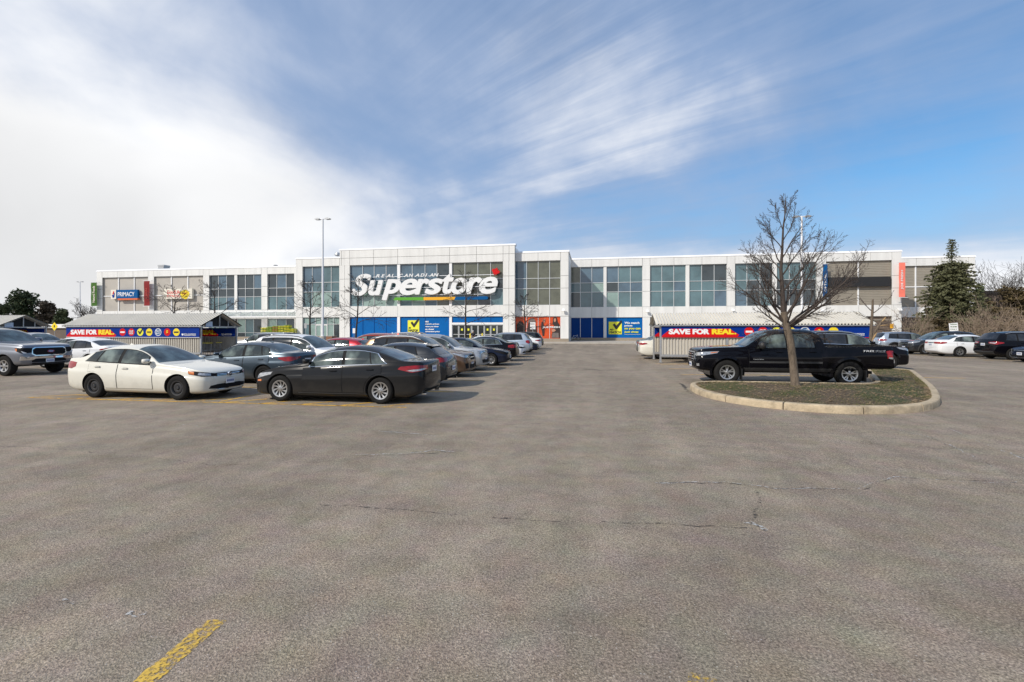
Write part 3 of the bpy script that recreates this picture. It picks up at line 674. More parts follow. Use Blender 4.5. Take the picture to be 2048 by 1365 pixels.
b = MB(); b.prism([(fx(369.5) + cos(t) * 0.98 * (1 + .1 * sin(3 * t)), fz(589.5) + sin(t) * 0.85 * (1 + .08 * cos(5 * t))) for t in [2 * pi * i / 24 for i in range(24)]], -0.012, -0.004); o = b.build('figure_patch', M['yellow'], e)
b = MB(); b.tube((fx(366), -0.02, fz(593)), (fx(372), -0.02, fz(587)), 0.05); b.tube((fx(364), -0.02, fz(588)), (fx(375), -0.02, fz(586)), 0.045); b.build('figure', M['red'], o)
e, fx, fz = sign('blank_sign', 'long blank black box sign across the taupe louvres on the right wing', 'sign', 1657, 1782, 554.5, 573.5, YW - 0.2, 0.45, M['black'])

def banner(px0, px1, py0, py1, Y, m, label, txt, tcol, up=True, frac=(0.3, 0.9)):
    xc = onY(px1, Y); zb = zat(px1, py1, Y); e = empty('banner', (xc, Y, zb), 0, label, 'banner', 'vertical banners on the store front')
    w = onY(px1, Y) - onY(px0, Y); h = zat(px1, py0, Y) - zb
    b = MB(); n = 10
    for i in range(n):
        z0, z1 = h * i / n, h * (i + 1) / n; c0, c1 = 0.03 * sin(i * 1.3), 0.03 * sin((i + 1) * 1.3)
        b.add([(-w, c0, z0), (0, c0, z0), (0, c1, z1), (-w, c1, z1)], [(0, 1, 2, 3)])
        b.add([(-w, c0 + .02, z0), (0, c0 + .02, z0), (0, c1 + .02, z1), (-w, c1 + .02, z1)], [(3, 2, 1, 0)])
    b.build('banner_cloth', m, e, smooth=60)
    b = MB()
    for z in (-0.06, h + 0.06): b.tube((-w - 0.25, 0, z), (0.35, 0, z), 0.035); b.tube((0.3, 0, z), (0.3, 0.45, z), 0.035)
    b.build('bracket', M['whitepole'], e)
    if txt:
        me, (a, bb_, c, d) = text_mesh(txt, 1, 0.5, 0.012, 0, m=tcol); L = bb_ - a
        z0, z1 = h * frac[0], h * frac[1]; tw = w * 0.42
        for v in me.vertices:
            u = (v.co.x - a) / L; q = (v.co.y - c) / (d - c)
            if up: X = -w / 2 + tw / 2 - q * tw; Z = z0 + u * (z1 - z0)
            else: X = -w / 2 - tw / 2 + q * tw; Z = z1 - u * (z1 - z0)
            v.co = (X, -0.05 - v.co.z * 0.02, Z)
        link('lettering', me, e)
    return e, w, h
banner(182, 193.5, 565.5, 612.5, YW - 0.6, M['darkgreen'], 'green vertical banner reading Natural Foods at the left end of the store', 'Natural Foods', M['cream'], True, (0.15, 0.85))
eb, bw_, bh_ = banner(288, 299, 562.5, 612, YW - 0.6, M['crimson'], 'dark red vertical banner with faint script between two beige bays', None, None)
banner(1646, 1655, 529, 596, YW - 0.7, M['signblue'], 'blue vertical banner at the left edge of the taupe louvres', 'OPTICAL', M['white'], True, (0.18, 0.72))
banner(1798, 1810.5, 525.5, 594.5, YW - 0.7, M['salmon'], 'salmon vertical banner reading JOE FRESH on the right corner column', 'JOE FRESH', M['white'], True, (0.22, 0.78))

g = MB(); pts = [Vector((-bw_ * (.52 + .13 * sin(i * 2.3) + .05 * sin(i * 5.1)), -.06, bh_ * (.27 + .0175 * i))) for i in range(27)]
g.path(pts, [.022] * 27, 4); g.build('script_lettering', M['salmon'], eb)
# price match panels and posters
def tick(mb, x, z, s, y):
    mb.prism([(x - .5 * s, z + .12 * s), (x - .28 * s, z + .28 * s), (x - .08 * s, z), (x + .42 * s, z + .62 * s), (x + .55 * s, z + .62 * s), (x + .55 * s, z + .35 * s), (x, z - .42 * s), (x - .12 * s, z - .42 * s)], y - 0.008, y)
YP = YC + 0.19
e, fx, fz = sign('price_match_sign', 'square yellow AD MATCH panel with black tick on blue vinyl near the entrance', 'sign', 815.5, 838.5, 641, 665, YP, 0.012, M['lemon'], 'price match panels on blue windows')
b = MB(); tick(b, fx(829), fz(648), 1.25, -0.002); b.build('tick', M['black'], e)
sign_text('lettering', 'AD', e, fx(817), fx(822), fz(658), fz(654.5), -0.002, M['black'], bold=0.028); sign_text('lettering', 'MATCH', e, fx(817), fx(836), fz(663.5), fz(659), -0.002, M['black'], bold=0.028)
e = empty('slogan_sign', (onY(866, YP), YP, 0.9), 0, 'white slogan text starting We\'ll match prices on blue vinyl left of the doors', 'sign')
for i, s in enumerate(("We'll", 'match prices', 'when you show', 'us a lower', 'advertised price')):
    z = zat(866, 645.5 + i * 5.0, YP) - 0.9; w = {0: 6.5, 1: 28, 2: 27, 3: 18, 4: 29}[i]
    sign_text('lettering', s, e, onY(850.5, YP) - e.location.x, onY(850.5 + w, YP) - e.location.x, z, z + 0.25, 0, M['white'], offset=0.0, bold=0.018)
YP = YW + 0.19
e, fx, fz = sign('price_match_sign', 'square yellow AD MATCH panel with black tick on blue vinyl right of the orange posters', 'sign', 1217.5, 1243.5, 644, 669, YP, 0.012, M['lemon'], 'price match panels on blue windows')
b = MB(); tick(b, fx(1234), fz(652), 1.35, -0.002); b.build('tick', M['black'], e)
sign_text('lettering', 'AD', e, fx(1219), fx(1227), fz(661.5), fz(658), -0.002, M['black'], bold=0.028); sign_text('lettering', 'MATCH', e, fx(1219), fx(1242), fz(667.3), fz(662.7), -0.002, M['black'], bold=0.028)
e = empty('slogan_sign', (onY(1265, YP), YP, 0.9), 0, 'white and yellow slogan We match prices so you can just shop on blue vinyl', 'sign')
for i, (s, w, c) in enumerate((('We match', 30, 'white'), ('prices', 16, 'white'), ('so you can', 32, 'lemon'), ('just shop', 28, 'lemon'))):
    z = zat(1265, 648.3 + i * 6.15, YP) - 0.9
    sign_text('lettering', s, e, onY(1249, YP) - e.location.x, onY(1249 + w, YP) - e.location.x, z, z + 0.34, 0, M[c], offset=0.0, bold=0.022)
b = MB(); b.box(onY(1249, YP) - e.location.x, onY(1281, YP) - e.location.x, -0.006, 0, zat(1265, 669.6, YP) - 0.9, zat(1265, 669.0, YP) - 0.9); b.build('small_print', M['frame'], e)
# fashion poster figures
YP = YM + 0.19
e = empty('fashion_poster', (onY(1076, YP), YP, PL), 0, 'orange fashion poster with dark clothed women and JOE FRESH in white', 'poster')
def PX(p): return onY(p, YP) - e.location.x
def PZ(q): return zat(1076, q, YP) - PL
def blob(nm, pts, m, k=0): b = MB(); b.prism([(PX(a), PZ(c)) for a, c in pts], -0.006 - k, -0.001 - k); b.build(nm, m, e)
M['print_dark'] = mat('dark garment print', (0.035, 0.02, 0.018), 0.5, var=0.4, vscale=2.5); M['print_grey'] = mat('grey garment print', (0.16, 0.13, 0.12), 0.5, var=0.3, vscale=3)
M['print_skin'] = mat('skin tone print', (0.46, 0.23, 0.15), 0.5)
blob('figure', [(1103, 672), (1107, 655), (1110, 646), (1115, 644), (1119, 650), (1120.5, 660), (1120, 676), (1106, 676)], M['print_dark'])
blob('hair', [(1105, 650), (1106, 638), (1109, 634), (1113, 635), (1115, 642), (1115, 650), (1112, 652)], M['print_dark'], .004)
blob('face', [(1107.5, 640), (1109, 637), (1111.5, 637.5), (1112, 642), (1110, 645), (1108, 643.5)], M['print_skin'], .008)
blob('hands', [(1103, 660), (1108, 658), (1112, 661), (1108, 664), (1104, 664)], M['print_skin'], .008)
blob('skirt', [(1105, 666), (1117, 666), (1118, 676), (1103, 676)], M['print_grey'], .005)
blob('figure', [(1083, 645), (1086, 643), (1088, 652), (1089, 664), (1088, 672), (1085, 672), (1084, 664), (1082, 656)], M['print_dark'])
blob('face', [(1085, 642), (1086, 639), (1088, 640), (1087, 643)], M['print_skin'], .004)
blob('arm', [(1087, 644), (1090, 637), (1091, 638), (1088.5, 648)], M['print_skin'], .004)
blob('figure', [(1056, 648), (1062, 643), (1068, 646), (1073, 654), (1074, 672), (1060, 675), (1054, 664)], M['print_dark'])
blob('hat', [(1055, 646), (1058, 640), (1064, 636), (1070, 640), (1072, 646), (1064, 644)], M['print_grey'], .004)
blob('figure', [(1033, 650), (1040, 642), (1047, 646), (1050, 660), (1048, 674), (1034, 674)], M['print_dark'])
sign_text('lettering', 'JOE FRESH', e, PX(1085), PX(1119.5), PZ(657.5), PZ(653), -0.018, M['white'], offset=0.03)

# wall lights
def wall_light(px, py, Y, label):
    x, z = onY(px, Y), zat(px, py, Y); e = empty('wall_light', (x, Y, z), 0, label, 'floodlight', 'white floodlights on the store wall')
    b = MB(); b.box(-0.10, 0.10, -0.10, 0, -0.12, 0.12); b.tube((0, -0.1, 0), (0, -0.4, 0.02), 0.04); b.build('bracket', M['white'], e)
    b = MB(); b.prism([(-0.55, -0.20), (-0.35, -0.24), (-0.28, 0.07), (-0.45, 0.10)], -0.2, 0.2, plane='YZ'); b.build('lamp_head', M['white'], e)
for px, py, Y, l in ((1127, 620, YM, 'white floodlight on the corner column right of the orange posters'), (1139.5, 621, YW, 'white floodlight in the recess corner above the deep blue windows'), (1294, 622, YW, 'white floodlight on the column right of the price slogan'),
                     (1465, 620, YW, 'white floodlight above the right cart shelter on the wider column'), (1642, 621, YW, 'white floodlight below the blue vertical banner'), (1797, 619, YW, 'white floodlight under the salmon vertical banner'), (1029, 626, YM, 'white floodlight between the entrance and the orange posters')):
    wall_light(px, py, Y - 0.01, l)
# ------------------------------------------------------------------ vehicles
def pchip(pts):
    xs = [p[0] for p in pts]; ys = [p[1] for p in pts]; n = len(xs)
    h = [xs[i + 1] - xs[i] for i in range(n - 1)]; d = [(ys[i + 1] - ys[i]) / h[i] for i in range(n - 1)]
    m = [d[0]] + [0] * (n - 2) + [d[-1]]
    for i in range(1, n - 1):
        if d[i - 1] * d[i] > 0:
            w1 = 2 * h[i] + h[i - 1]; w2 = h[i] + 2 * h[i - 1]; m[i] = (w1 + w2) / (w1 / d[i - 1] + w2 / d[i])
    def f(x):
        if x <= xs[0]: return ys[0]
        if x >= xs[-1]: return ys[-1]
        i = 0
        while x > xs[i + 1]: i += 1
        t = (x - xs[i]) / h[i]
        return ys[i] * (1 + 2 * t) * (1 - t) ** 2 + m[i] * h[i] * t * (1 - t) ** 2 + ys[i + 1] * t * t * (3 - 2 * t) + m[i + 1] * h[i] * t * t * (t - 1)
    return f
def paint(name, col, metal=0.35, rough=0.32, dirt=0.12, fl=0.0):
    dk = max(col) < 0.03
    m = bpy.data.materials.new(name); m.use_nodes = True; t = m.node_tree; b = t.nodes['Principled BSDF']
    b.inputs['Metallic'].default_value = 0.0 if dk else metal; b.inputs['Coat Weight'].default_value = 0.9; b.inputs['Coat Roughness'].default_value = 0.05; b.inputs['Specular IOR Level'].default_value = 0.05 if dk else 0.2; b.inputs['Coat IOR'].default_value = 1.4 if dk else 1.5
    co = N(t, 'ShaderNodeTexCoord'); sp = N(t, 'ShaderNodeSeparateXYZ'); t.links.new(co.outputs['Object'], sp.inputs[0])
    nz = N(t, 'ShaderNodeTexNoise'); nz.inputs['Scale'].default_value = 5; nz.inputs['Detail'].default_value = 6; t.links.new(co.outputs['Object'], nz.inputs['Vector'])
    h = maprange(t, math_n(t, 'ADD', sp.outputs[2], math_n(t, 'MULTIPLY', math_n(t, 'SUBTRACT', nz.outputs['Fac'], 0.5), 0.5)), 0.60, 0.22, 0.0, 1.0)
    k = math_n(t, 'ADD', math_n(t, 'MULTIPLY', h, dirt * 3.2), math_n(t, 'MULTIPLY', maprange(t, nz.outputs['Fac'], 0.45, 0.75), dirt * 0.5), clamp=True)
    mx = N(t, 'ShaderNodeMix', data_type='RGBA'); t.links.new(k, mx.inputs[0]); mx.inputs[6].default_value = (*col, 1); mx.inputs[7].default_value = (0.17, 0.15, 0.125, 1)
    t.links.new(mx.outputs[2], b.inputs['Base Color'])
    t.links.new(math_n(t, 'ADD', math_n(t, 'MULTIPLY', k, 0.45), rough), b.inputs['Roughness'])
    t.links.new(math_n(t, 'SUBTRACT', 0.55 if dk else 0.72, k, clamp=True), b.inputs['Coat Weight'])
    return m
def carglass(name, col, ior=1.7):
    m = bpy.data.materials.new(name); m.use_nodes = True; t = m.node_tree; b = t.nodes['Principled BSDF']
    b.inputs['Roughness'].default_value = 0.03; b.inputs['IOR'].default_value = ior
    co = N(t, 'ShaderNodeTexCoord'); nz = N(t, 'ShaderNodeTexNoise'); nz.inputs['Scale'].default_value = 2.2; nz.inputs['Detail'].default_value = 3
    t.links.new(co.outputs['Object'], nz.inputs['Vector'])
    r = ramp(t, nz.outputs['Fac'], [(0.38, [c * 0.3 for c in col]), (0.5, col), (0.66, [min(1, c * 2.4) for c in col])]); t.links.new(r, b.inputs['Base Color'])
    return m
M['carglass'] = carglass('car window glass', (0.072, 0.088, 0.078)); M['privacy'] = carglass('dark tinted car glass', (0.012, 0.013, 0.015)); M['shield'] = carglass('windshield glass', (0.042, 0.062, 0.066), 1.8)
M['tyre'] = mat('tyre rubber', (0.017, 0.0165, 0.016), 0.9, spec=0.15, var=0.3, vscale=14)
M['alloy'] = mat('alloy wheel', (0.47, 0.47, 0.47), 0.3, metal=0.85); M['darkalloy'] = mat('dark wheel', (0.045, 0.045, 0.048), 0.45, metal=0.5)
M['chrome'] = mat('chrome', (0.75, 0.76, 0.78), 0.12, metal=1.0); M['trim'] = mat('black trim', (0.010, 0.010, 0.011), 0.7, spec=0.15)
M['cladding'] = mat('grey black cladding', (0.035, 0.035, 0.036), 0.6, var=0.25, vscale=6)
M['taillight'] = mat('red lamp lens', (0.26, 0.003, 0.006), 0.15, coat=0.4, var=0.6, vscale=9); M['clearlens'] = mat('clear lamp lens', (0.42, 0.43, 0.44), 0.08, metal=0.55, coat=1, var=0.6, vscale=14)
M['amberlens'] = mat('amber lamp lens', (0.55, 0.15, 0.02), 0.15, coat=0.4); M['plate'] = mat('licence plate', (0.68, 0.70, 0.73), 0.4); M['plateblue'] = mat('plate lettering', (0.03, 0.07, 0.25), 0.4)
M['well'] = mat('wheel well', (0.008, 0.008, 0.008), 0.95)
PAINT0 = paint('car paint', (0.5, 0.5, 0.5))

YF = [(0, .885), (.035, .93), (.10, .958), (.2, .975), (.35, .99), (.5, 1.0), (.62, 1.0), (.70, .994), (.73, .978), (.82, .965), (.90, .955), (.96, .94), (1.0, .915)]
class Car:
    def __init__(s, d):
        s.d = d; s.L, s.W = d['L'], d['W']; s.top = pchip(d['top']); s.bel = pchip(d['belt'])
        s.low = pchip([(0, d['cl'] + .055), (.12, d['cl'] + .015), (.45, d['cl']), (s.L - .55, d['cl'] + .01), (s.L - .12, d['cl'] + .10), (s.L, d['cl'] + .22)])
        pl = d.get('plan', [(0, .60), (.03, .74), (.10, .86), (.28, .94), (.7, .982), (1.4, 1.0), (s.L - 1.1, .995), (s.L - .45, .955), (s.L - .14, .885), (s.L - .03, .76), (s.L, .66)])
        if d.get('pickup'): s.low = pchip([(0, d['cl'] + .12), (.10, d['cl'] + .03), (.5, d['cl']), (s.L - 1.2, d['cl']), (s.L - .9, d['cl'] + .10), (s.L, d['cl'] + .13)])
        s.plan = pchip(pl); s.tum = d.get('tum', .46); s.bow = d.get('bow', .10); s.xc = d['xc']; s.xe = d['xe']
    def warp(s, x, y, z):
        k = (2 * y / s.W) ** 2
        f = 1 - sstep(s.xc, s.xc + .9, x); r = sstep(s.xe - .7, s.xe, x)
        if s.d.get('pickup'): r = 0
        return Vector((x + s.bow * k * f - s.bow * .8 * k * r, y, z))
    def geo(s, x):
        zt = s.top(x); zl = min(s.low(x), zt - .1); zb = min(s.bel(x), zt - .02); W = s.W / 2 * s.plan(x); yb = W * .915; hc = zt - zb
        zr = zb + .80 * hc; tm = s.tum * min(1, hc / .18); yr = yb - tm * (zr - zb) - .01
        return zt, zl, zb, W, yb, zr, yr
    def side(s, x, t):
        """greenhouse side: t 0 belt .. 1 rail"""
        zt, zl, zb, W, yb, zr, yr = s.geo(x)
        y = yb + (yr - yb) * t + .018 * sin(pi * t) * min(1, (zt - zb) / .3); return s.warp(x, y, zb + (zr - zb) * t)
    def roof(s, x, q):
        """q 0 rail .. 1 centre"""
        zt, zl, zb, W, yb, zr, yr = s.geo(x); return s.warp(x, yr * (1 - q), zr + (zt - zr) * (1 - (1 - q) ** 3.4))
    def ring(s, x):
        zt, zl, zb, W, yb, zr, yr = s.geo(x)
        P = [s.warp(x, 0, zl), s.warp(x, .5 * W, zl), s.warp(x, .84 * W, zl)]
        for t, k in YF: P.append(s.warp(x, W * k if t < 1 else yb, zl + .015 + (zb - zl - .015) * t))
        for t in (.2, .45, .7, .9, 1.0): P.append(s.side(x, t))
        for q in (.04, .09, .16, .26, .4, .6, .8, 1.0): P.append(s.roof(x, q))
        return P
    def body(s):
        d = s.d; xs = set([0, .012, .03, .06, .10, .15, .21, s.L, s.L - .012, s.L - .03, s.L - .06, s.L - .1, s.L - .15])
        for p in d['top']: xs.add(p[0])
        x = .28
        while x < s.L - .2: xs.add(round(x, 3)); x += .085
        xs = sorted(xs); X = [xs[0]]
        for v in xs[1:]:
            if v - X[-1] > .009: X.append(v)
        X[-1] = s.L
        rings = []
        for x in X:
            P = s.ring(x); m = [Vector((p.x, -p.y, p.z)) for p in P[1:-1]][::-1]; rings.append(P + m)
        n = len(rings[0]); mb = MB(); mb.v = [tuple(p) for r in rings for p in r]
        for i in range(len(X) - 1):
            for k in range(n): mb.f.append([i * n + k, i * n + (k + 1) % n, (i + 1) * n + (k + 1) % n, (i + 1) * n + k])
        mb.f.append(list(range(n))); mb.f.append([(len(X) - 1) * n + k for k in range(n)][::-1]); mb.m = [0] * len(mb.f)
        me = mb.mesh('body', [PAINT0, M['well']]); s.raw = me
        bm = bmesh.new(); bm.from_mesh(me); s.bvh = BVHTree.FromBMesh(bm); bm.free()
        cut = MB(); R = d['arch']
        for xw in s.wx:
            for sg in (1, -1): cut.tube((xw, sg * (s.W / 2 - .27), d['R']), (xw, sg * (s.W / 2 + .3), d['R']), R, n=40, mi=1)
        if d.get('pickup'):
            a, b = d['bed']; cut.box(a, b, -s.W / 2 + .13, s.W / 2 - .13, .72, 2.4, 1)
        cm = cut.mesh('cut', [PAINT0, M['well']])
        o = link('tmp_body', me); c = link('tmp_cut', cm)
        mo = o.modifiers.new('b', 'BOOLEAN'); mo.operation = 'DIFFERENCE'; mo.object = c; mo.solver = 'EXACT'
        dg = bpy.context.evaluated_depsgraph_get(); r = bpy.data.meshes.new_from_object(o.evaluated_get(dg))
        bpy.data.objects.remove(o); bpy.data.objects.remove(c)
        r.name = 'body'; r.polygons.foreach_set('use_smooth', [True] * len(r.polygons)); r.set_sharp_from_angle(angle=radians(38))
        return r
    # --- pieces laid on the skin
    def hit(s, o, d):
        h = s.bvh.ray_cast(o, d)
        if h[0] is None: h = s.bvh.find_nearest(o + d * 5)
        return h[0], h[1]
    def patch(s, ax, poly, off, step=.06, thick=.012, both=True, name='p', m=None, mb=None, mi=0, conv=None):
        """polygon in the plane facing ax (u, z) pressed onto the body"""
        ax = Vector(ax).normalized(); U = Vector((-ax.y, ax.x, 0)) if conv is None else conv
        bm = bmesh.new(); vs = [bm.verts.new((u, v, 0)) for u, v in poly]; bm.faces.new(vs)
        us = [p[0] for p in poly]; zs = [p[1] for p in poly]
        for axis, lo, hi in ((0, min(us), max(us)), (1, min(zs), max(zs))):
            c = floor(lo / step) * step + step
            while c < hi - 1e-6:
                co = (c, 0, 0) if axis == 0 else (0, c, 0); no = (1, 0, 0) if axis == 0 else (0, 1, 0)
                bmesh.ops.bisect_plane(bm, geom=bm.verts[:] + bm.edges[:] + bm.faces[:], plane_co=co, plane_no=no, dist=1e-6); c += step
        bmesh.ops.remove_doubles(bm, verts=bm.verts, dist=1e-5)
        bm.verts.index_update(); bound = [e for e in bm.edges if len(e.link_faces) == 1]
        out = []; inn = []
        for v in bm.verts:
            h, n = s.hit(U * v.co.x + Vector((0, 0, v.co.y)) + ax * 5, -ax)
            if n.dot(ax) < 0: n = -n
            out.append(h + n * off); inn.append(h + n * off - ax * thick)
        fs = [[v.index for v in f.verts] for f in bm.faces]; n = len(out)
        fs += [[e.verts[0].index, e.verts[1].index, n + e.verts[1].index, n + e.verts[0].index] for e in bound]; bm.free()
        mb = mb or MB(); mb.add(out + inn, fs, mi)
        return mb
    def sidep(s, poly, off, sg=1, **kw):
        mb = s.patch((0, 1, 0), poly, off, conv=Vector((1, 0, 0)), **kw)
        if sg < 0: mb.v = [(x, -y, z) for x, y, z in mb.v]
        return mb
    def grid(s, xs, ts, fn, off, sg=1):
        """param patch with thickness from function fn(x,t)"""
        mb = MB(); P = []
        for x in xs:
            for t in ts:
                p = fn(x, t); e = .01; dx = fn(x + e, t) - fn(x - e, t); dt = fn(x, min(1, t + e)) - fn(x, max(0, t - e)); n = dx.cross(dt)
                if n.length < 1e-9: n = Vector((0, 1, .3))
                n.normalize()
                if n.z < 0 or (abs(n.z) < .02 and n.y < 0): n = -n
                P.append((p + n * off, p - n * .008))
        a, b = len(xs), len(ts); vs = [p[0] for p in P] + [p[1] for p in P]; fs = []; N0 = len(P)
        for i in range(a - 1):
            for j in range(b - 1): fs.append((i * b + j, i * b + j + 1, (i + 1) * b + j + 1, (i + 1) * b + j))
        for i in range(a - 1):
            for j in (0, b - 1): fs.append((i * b + j, (i + 1) * b + j, N0 + (i + 1) * b + j, N0 + i * b + j))
        for j in range(b - 1):
            for i in (0, a - 1): fs.append((i * b + j, i * b + j + 1, N0 + i * b + j + 1, N0 + i * b + j))
        mb.add([(v.x, v.y * sg, v.z) for v in vs], fs); return mb
    def win(s, x0, x1, off, sg, t0=.06, t1=.93, s0=0.0, s1=0.0):
        """side window between x0..x1 at the belt, slanted by s0/s1 towards the top"""
        xs = [i / 10 for i in range(11)]
        def fn(u, t):
            k = t0 + (t1 - t0) * t; a = x0 + s0 * t; b = x1 + s1 * t; return s.side(a + (b - a) * u, k)
        mb = MB(); ts = [j / 6 for j in range(7)]
        return s.grid2(fn, xs, ts, off, sg)
    def grid2(s, fn, us, ts, off, sg):
        P = []; e = .02
        for u in us:
            for t in ts:
                p = fn(u, t); du = fn(min(1, u + e), t) - fn(max(0, u - e), t); dt = fn(u, min(1, t + e)) - fn(u, max(0, t - e)); n = du.cross(dt)
                if n.length < 1e-10: n = Vector((0, 1, .2))
                n.normalize()
                if n.y < 0: n = -n
                P.append((p + n * off, p - n * .006))
        a, b = len(us), len(ts); vs = [p[0] for p in P] + [p[1] for p in P]; N0 = len(P); fs = []
        for i in range(a - 1):
            for j in range(b - 1): fs.append((i * b + j, i * b + j + 1, (i + 1) * b + j + 1, (i + 1) * b + j))
        for i in range(a - 1):
            for j in (0, b - 1): fs.append((i * b + j, (i + 1) * b + j, N0 + (i + 1) * b + j, N0 + i * b + j))
        for j in range(b - 1):
            for i in (0, a - 1): fs.append((i * b + j, i * b + j + 1, N0 + i * b + j + 1, N0 + i * b + j))
        mb = MB(); mb.add([(v.x, v.y * sg, v.z) for v in vs], fs); return mb
    def screen(s, x0, x1, q0, off):
        """windshield or rear window across the whole width"""
        qs = [q0 + (1 - q0) * j / 8 for j in range(9)]
        xs = [x0 + (x1 - x0) * i / 8 for i in range(9)]; mb = MB(); P = []
        for x in xs:
            row = [s.roof(x, q) for q in qs]; row2 = row + [Vector((p.x, -p.y, p.z)) for p in row[:-1]][::-1]
            P.append(row2)
        a, b = len(P), len(P[0]); vs = []; inn = []
        for i in range(a):
            for j in range(b):
                du = P[min(i + 1, a - 1)][j] - P[max(i - 1, 0)][j]; dt = P[i][min(j + 1, b - 1)] - P[i][max(j - 1, 0)]; n = du.cross(dt).normalized()
                if n.z < 0: n = -n
                vs.append(P[i][j] + n * off); inn.append(P[i][j] - n * .01)
        N0 = len(vs); fs = []
        for i in range(a - 1):
            for j in range(b - 1): fs.append((i * b + j, i * b + j + 1, (i + 1) * b + j + 1, (i + 1) * b + j))
        for i in range(a - 1):
            for j in (0, b - 1): fs.append((i * b + j, (i + 1) * b + j, N0 + (i + 1) * b + j, N0 + i * b + j))
        for j in range(b - 1):
            for i in (0, a - 1): fs.append((i * b + j, i * b + j + 1, N0 + i * b + j + 1, N0 + i * b + j))
        mb.add(vs + inn, fs); return mb

WHEELS = {}
def wheel_set(R, w, style, rim):
    key = (R, w, style)
    if key in WHEELS: return WHEELS[key]
    h = w / 2; t = MB()
    t.lathe([(rim - .015, -h * .80), (rim + .02, -h * .97), (rim + (R - rim) * .55, -h), (R - .03, -h * .93), (R - .008, -h * .72), (R, -h * .3), (R, h * .3), (R - .008, h * .72), (R - .03, h * .93), (rim + .02, h * .97), (rim - .015, h * .8)], 40, close=True)
    tm = t.mesh('tyre', M['tyre'], 40)
    b = MB(); b.lathe([(.01, -h * .35), (rim - .01, -h * .35), (rim - .01, h * .5), (.01, h * .5)], 28)
    bm_ = b.mesh('wheel', M['well'], 30)
    r = MB(); o = -h
    r.lathe([(rim - .05, o + .05), (rim - .035, o + .018), (rim - .004, o + .012), (rim + .004, o + .03), (rim - .01, o + .07), (rim - .04, o + .09)], 40, close=True)
    r.lathe([(.0, o + .022), (.035, o + .022), (.052, o + .035), (.06, o + .06)], 20)
    def spoke(a0, w0, w1, twist=0.0, r0=.045, r1=None, d0=.03, d1=.018):
        r1 = r1 or rim - .03; n = 5; top = []; bot = []
        for i in range(n + 1):
            f = i / n; rr = r0 + (r1 - r0) * f; a = a0 + twist * f; ww = w0 + (w1 - w0) * f; dd = o + d0 + (d1 - d0) * f + .012 * sin(pi * f)
            for sg in (-1, 1):
                x = rr * cos(a) - sg * ww / 2 * sin(a); z = rr * sin(a) + sg * ww / 2 * cos(a); top.append((x, dd, z)); bot.append((x, dd + .035, z))
        N0 = len(top); fs = []
        for i in range(n):
            fs += [(2 * i, 2 * i + 1, 2 * i + 3, 2 * i + 2), (2 * i, 2 * i + 2, N0 + 2 * i + 2, N0 + 2 * i), (2 * i + 1, N0 + 2 * i + 1, N0 + 2 * i + 3, 2 * i + 3)]
        r.add(top + bot, fs)
    if style == 'ten':
        for k in range(10): spoke(2 * pi * k / 10, .030, .040, .30)
    elif style == 'five2':
        for k in range(5):
            for q in (-.17, .17): spoke(2 * pi * k / 5 + pi / 2 + q, .028, .034, q * .25)
    elif style == 'five': 
        for k in range(5): spoke(2 * pi * k / 5 + pi / 2, .05, .075)
    elif style == 'six':
        for k in range(6): spoke(2 * pi * k / 6, .05, .085)
    elif style == 'steel':
        r.lathe([(.05, o + .05), (.09, o + .035), (.13, o + .045), (.15, o + .075), (rim - .045, o + .085), (rim - .035, o + .03)], 32)
        for k in range(5): a = 2 * pi * k / 5; r.tube((.05 * cos(a), o + .04, .05 * sin(a)), (.05 * cos(a), o + .02, .05 * sin(a)), .009, n=6)
        for k in range(14): a = 2 * pi * k / 14; r.tube((.155 * cos(a) * rim / .2, o + .074, .155 * sin(a) * rim / .2), (.155 * cos(a) * rim / .2, o + .068, .155 * sin(a) * rim / .2), .012, n=6, mi=1)
    rm = r.mesh('rim', [M['darkalloy'] if style == 'steel' else M['alloy'], M['well']], 35)
    WHEELS[key] = (bm_, tm, rm); return WHEELS[key]

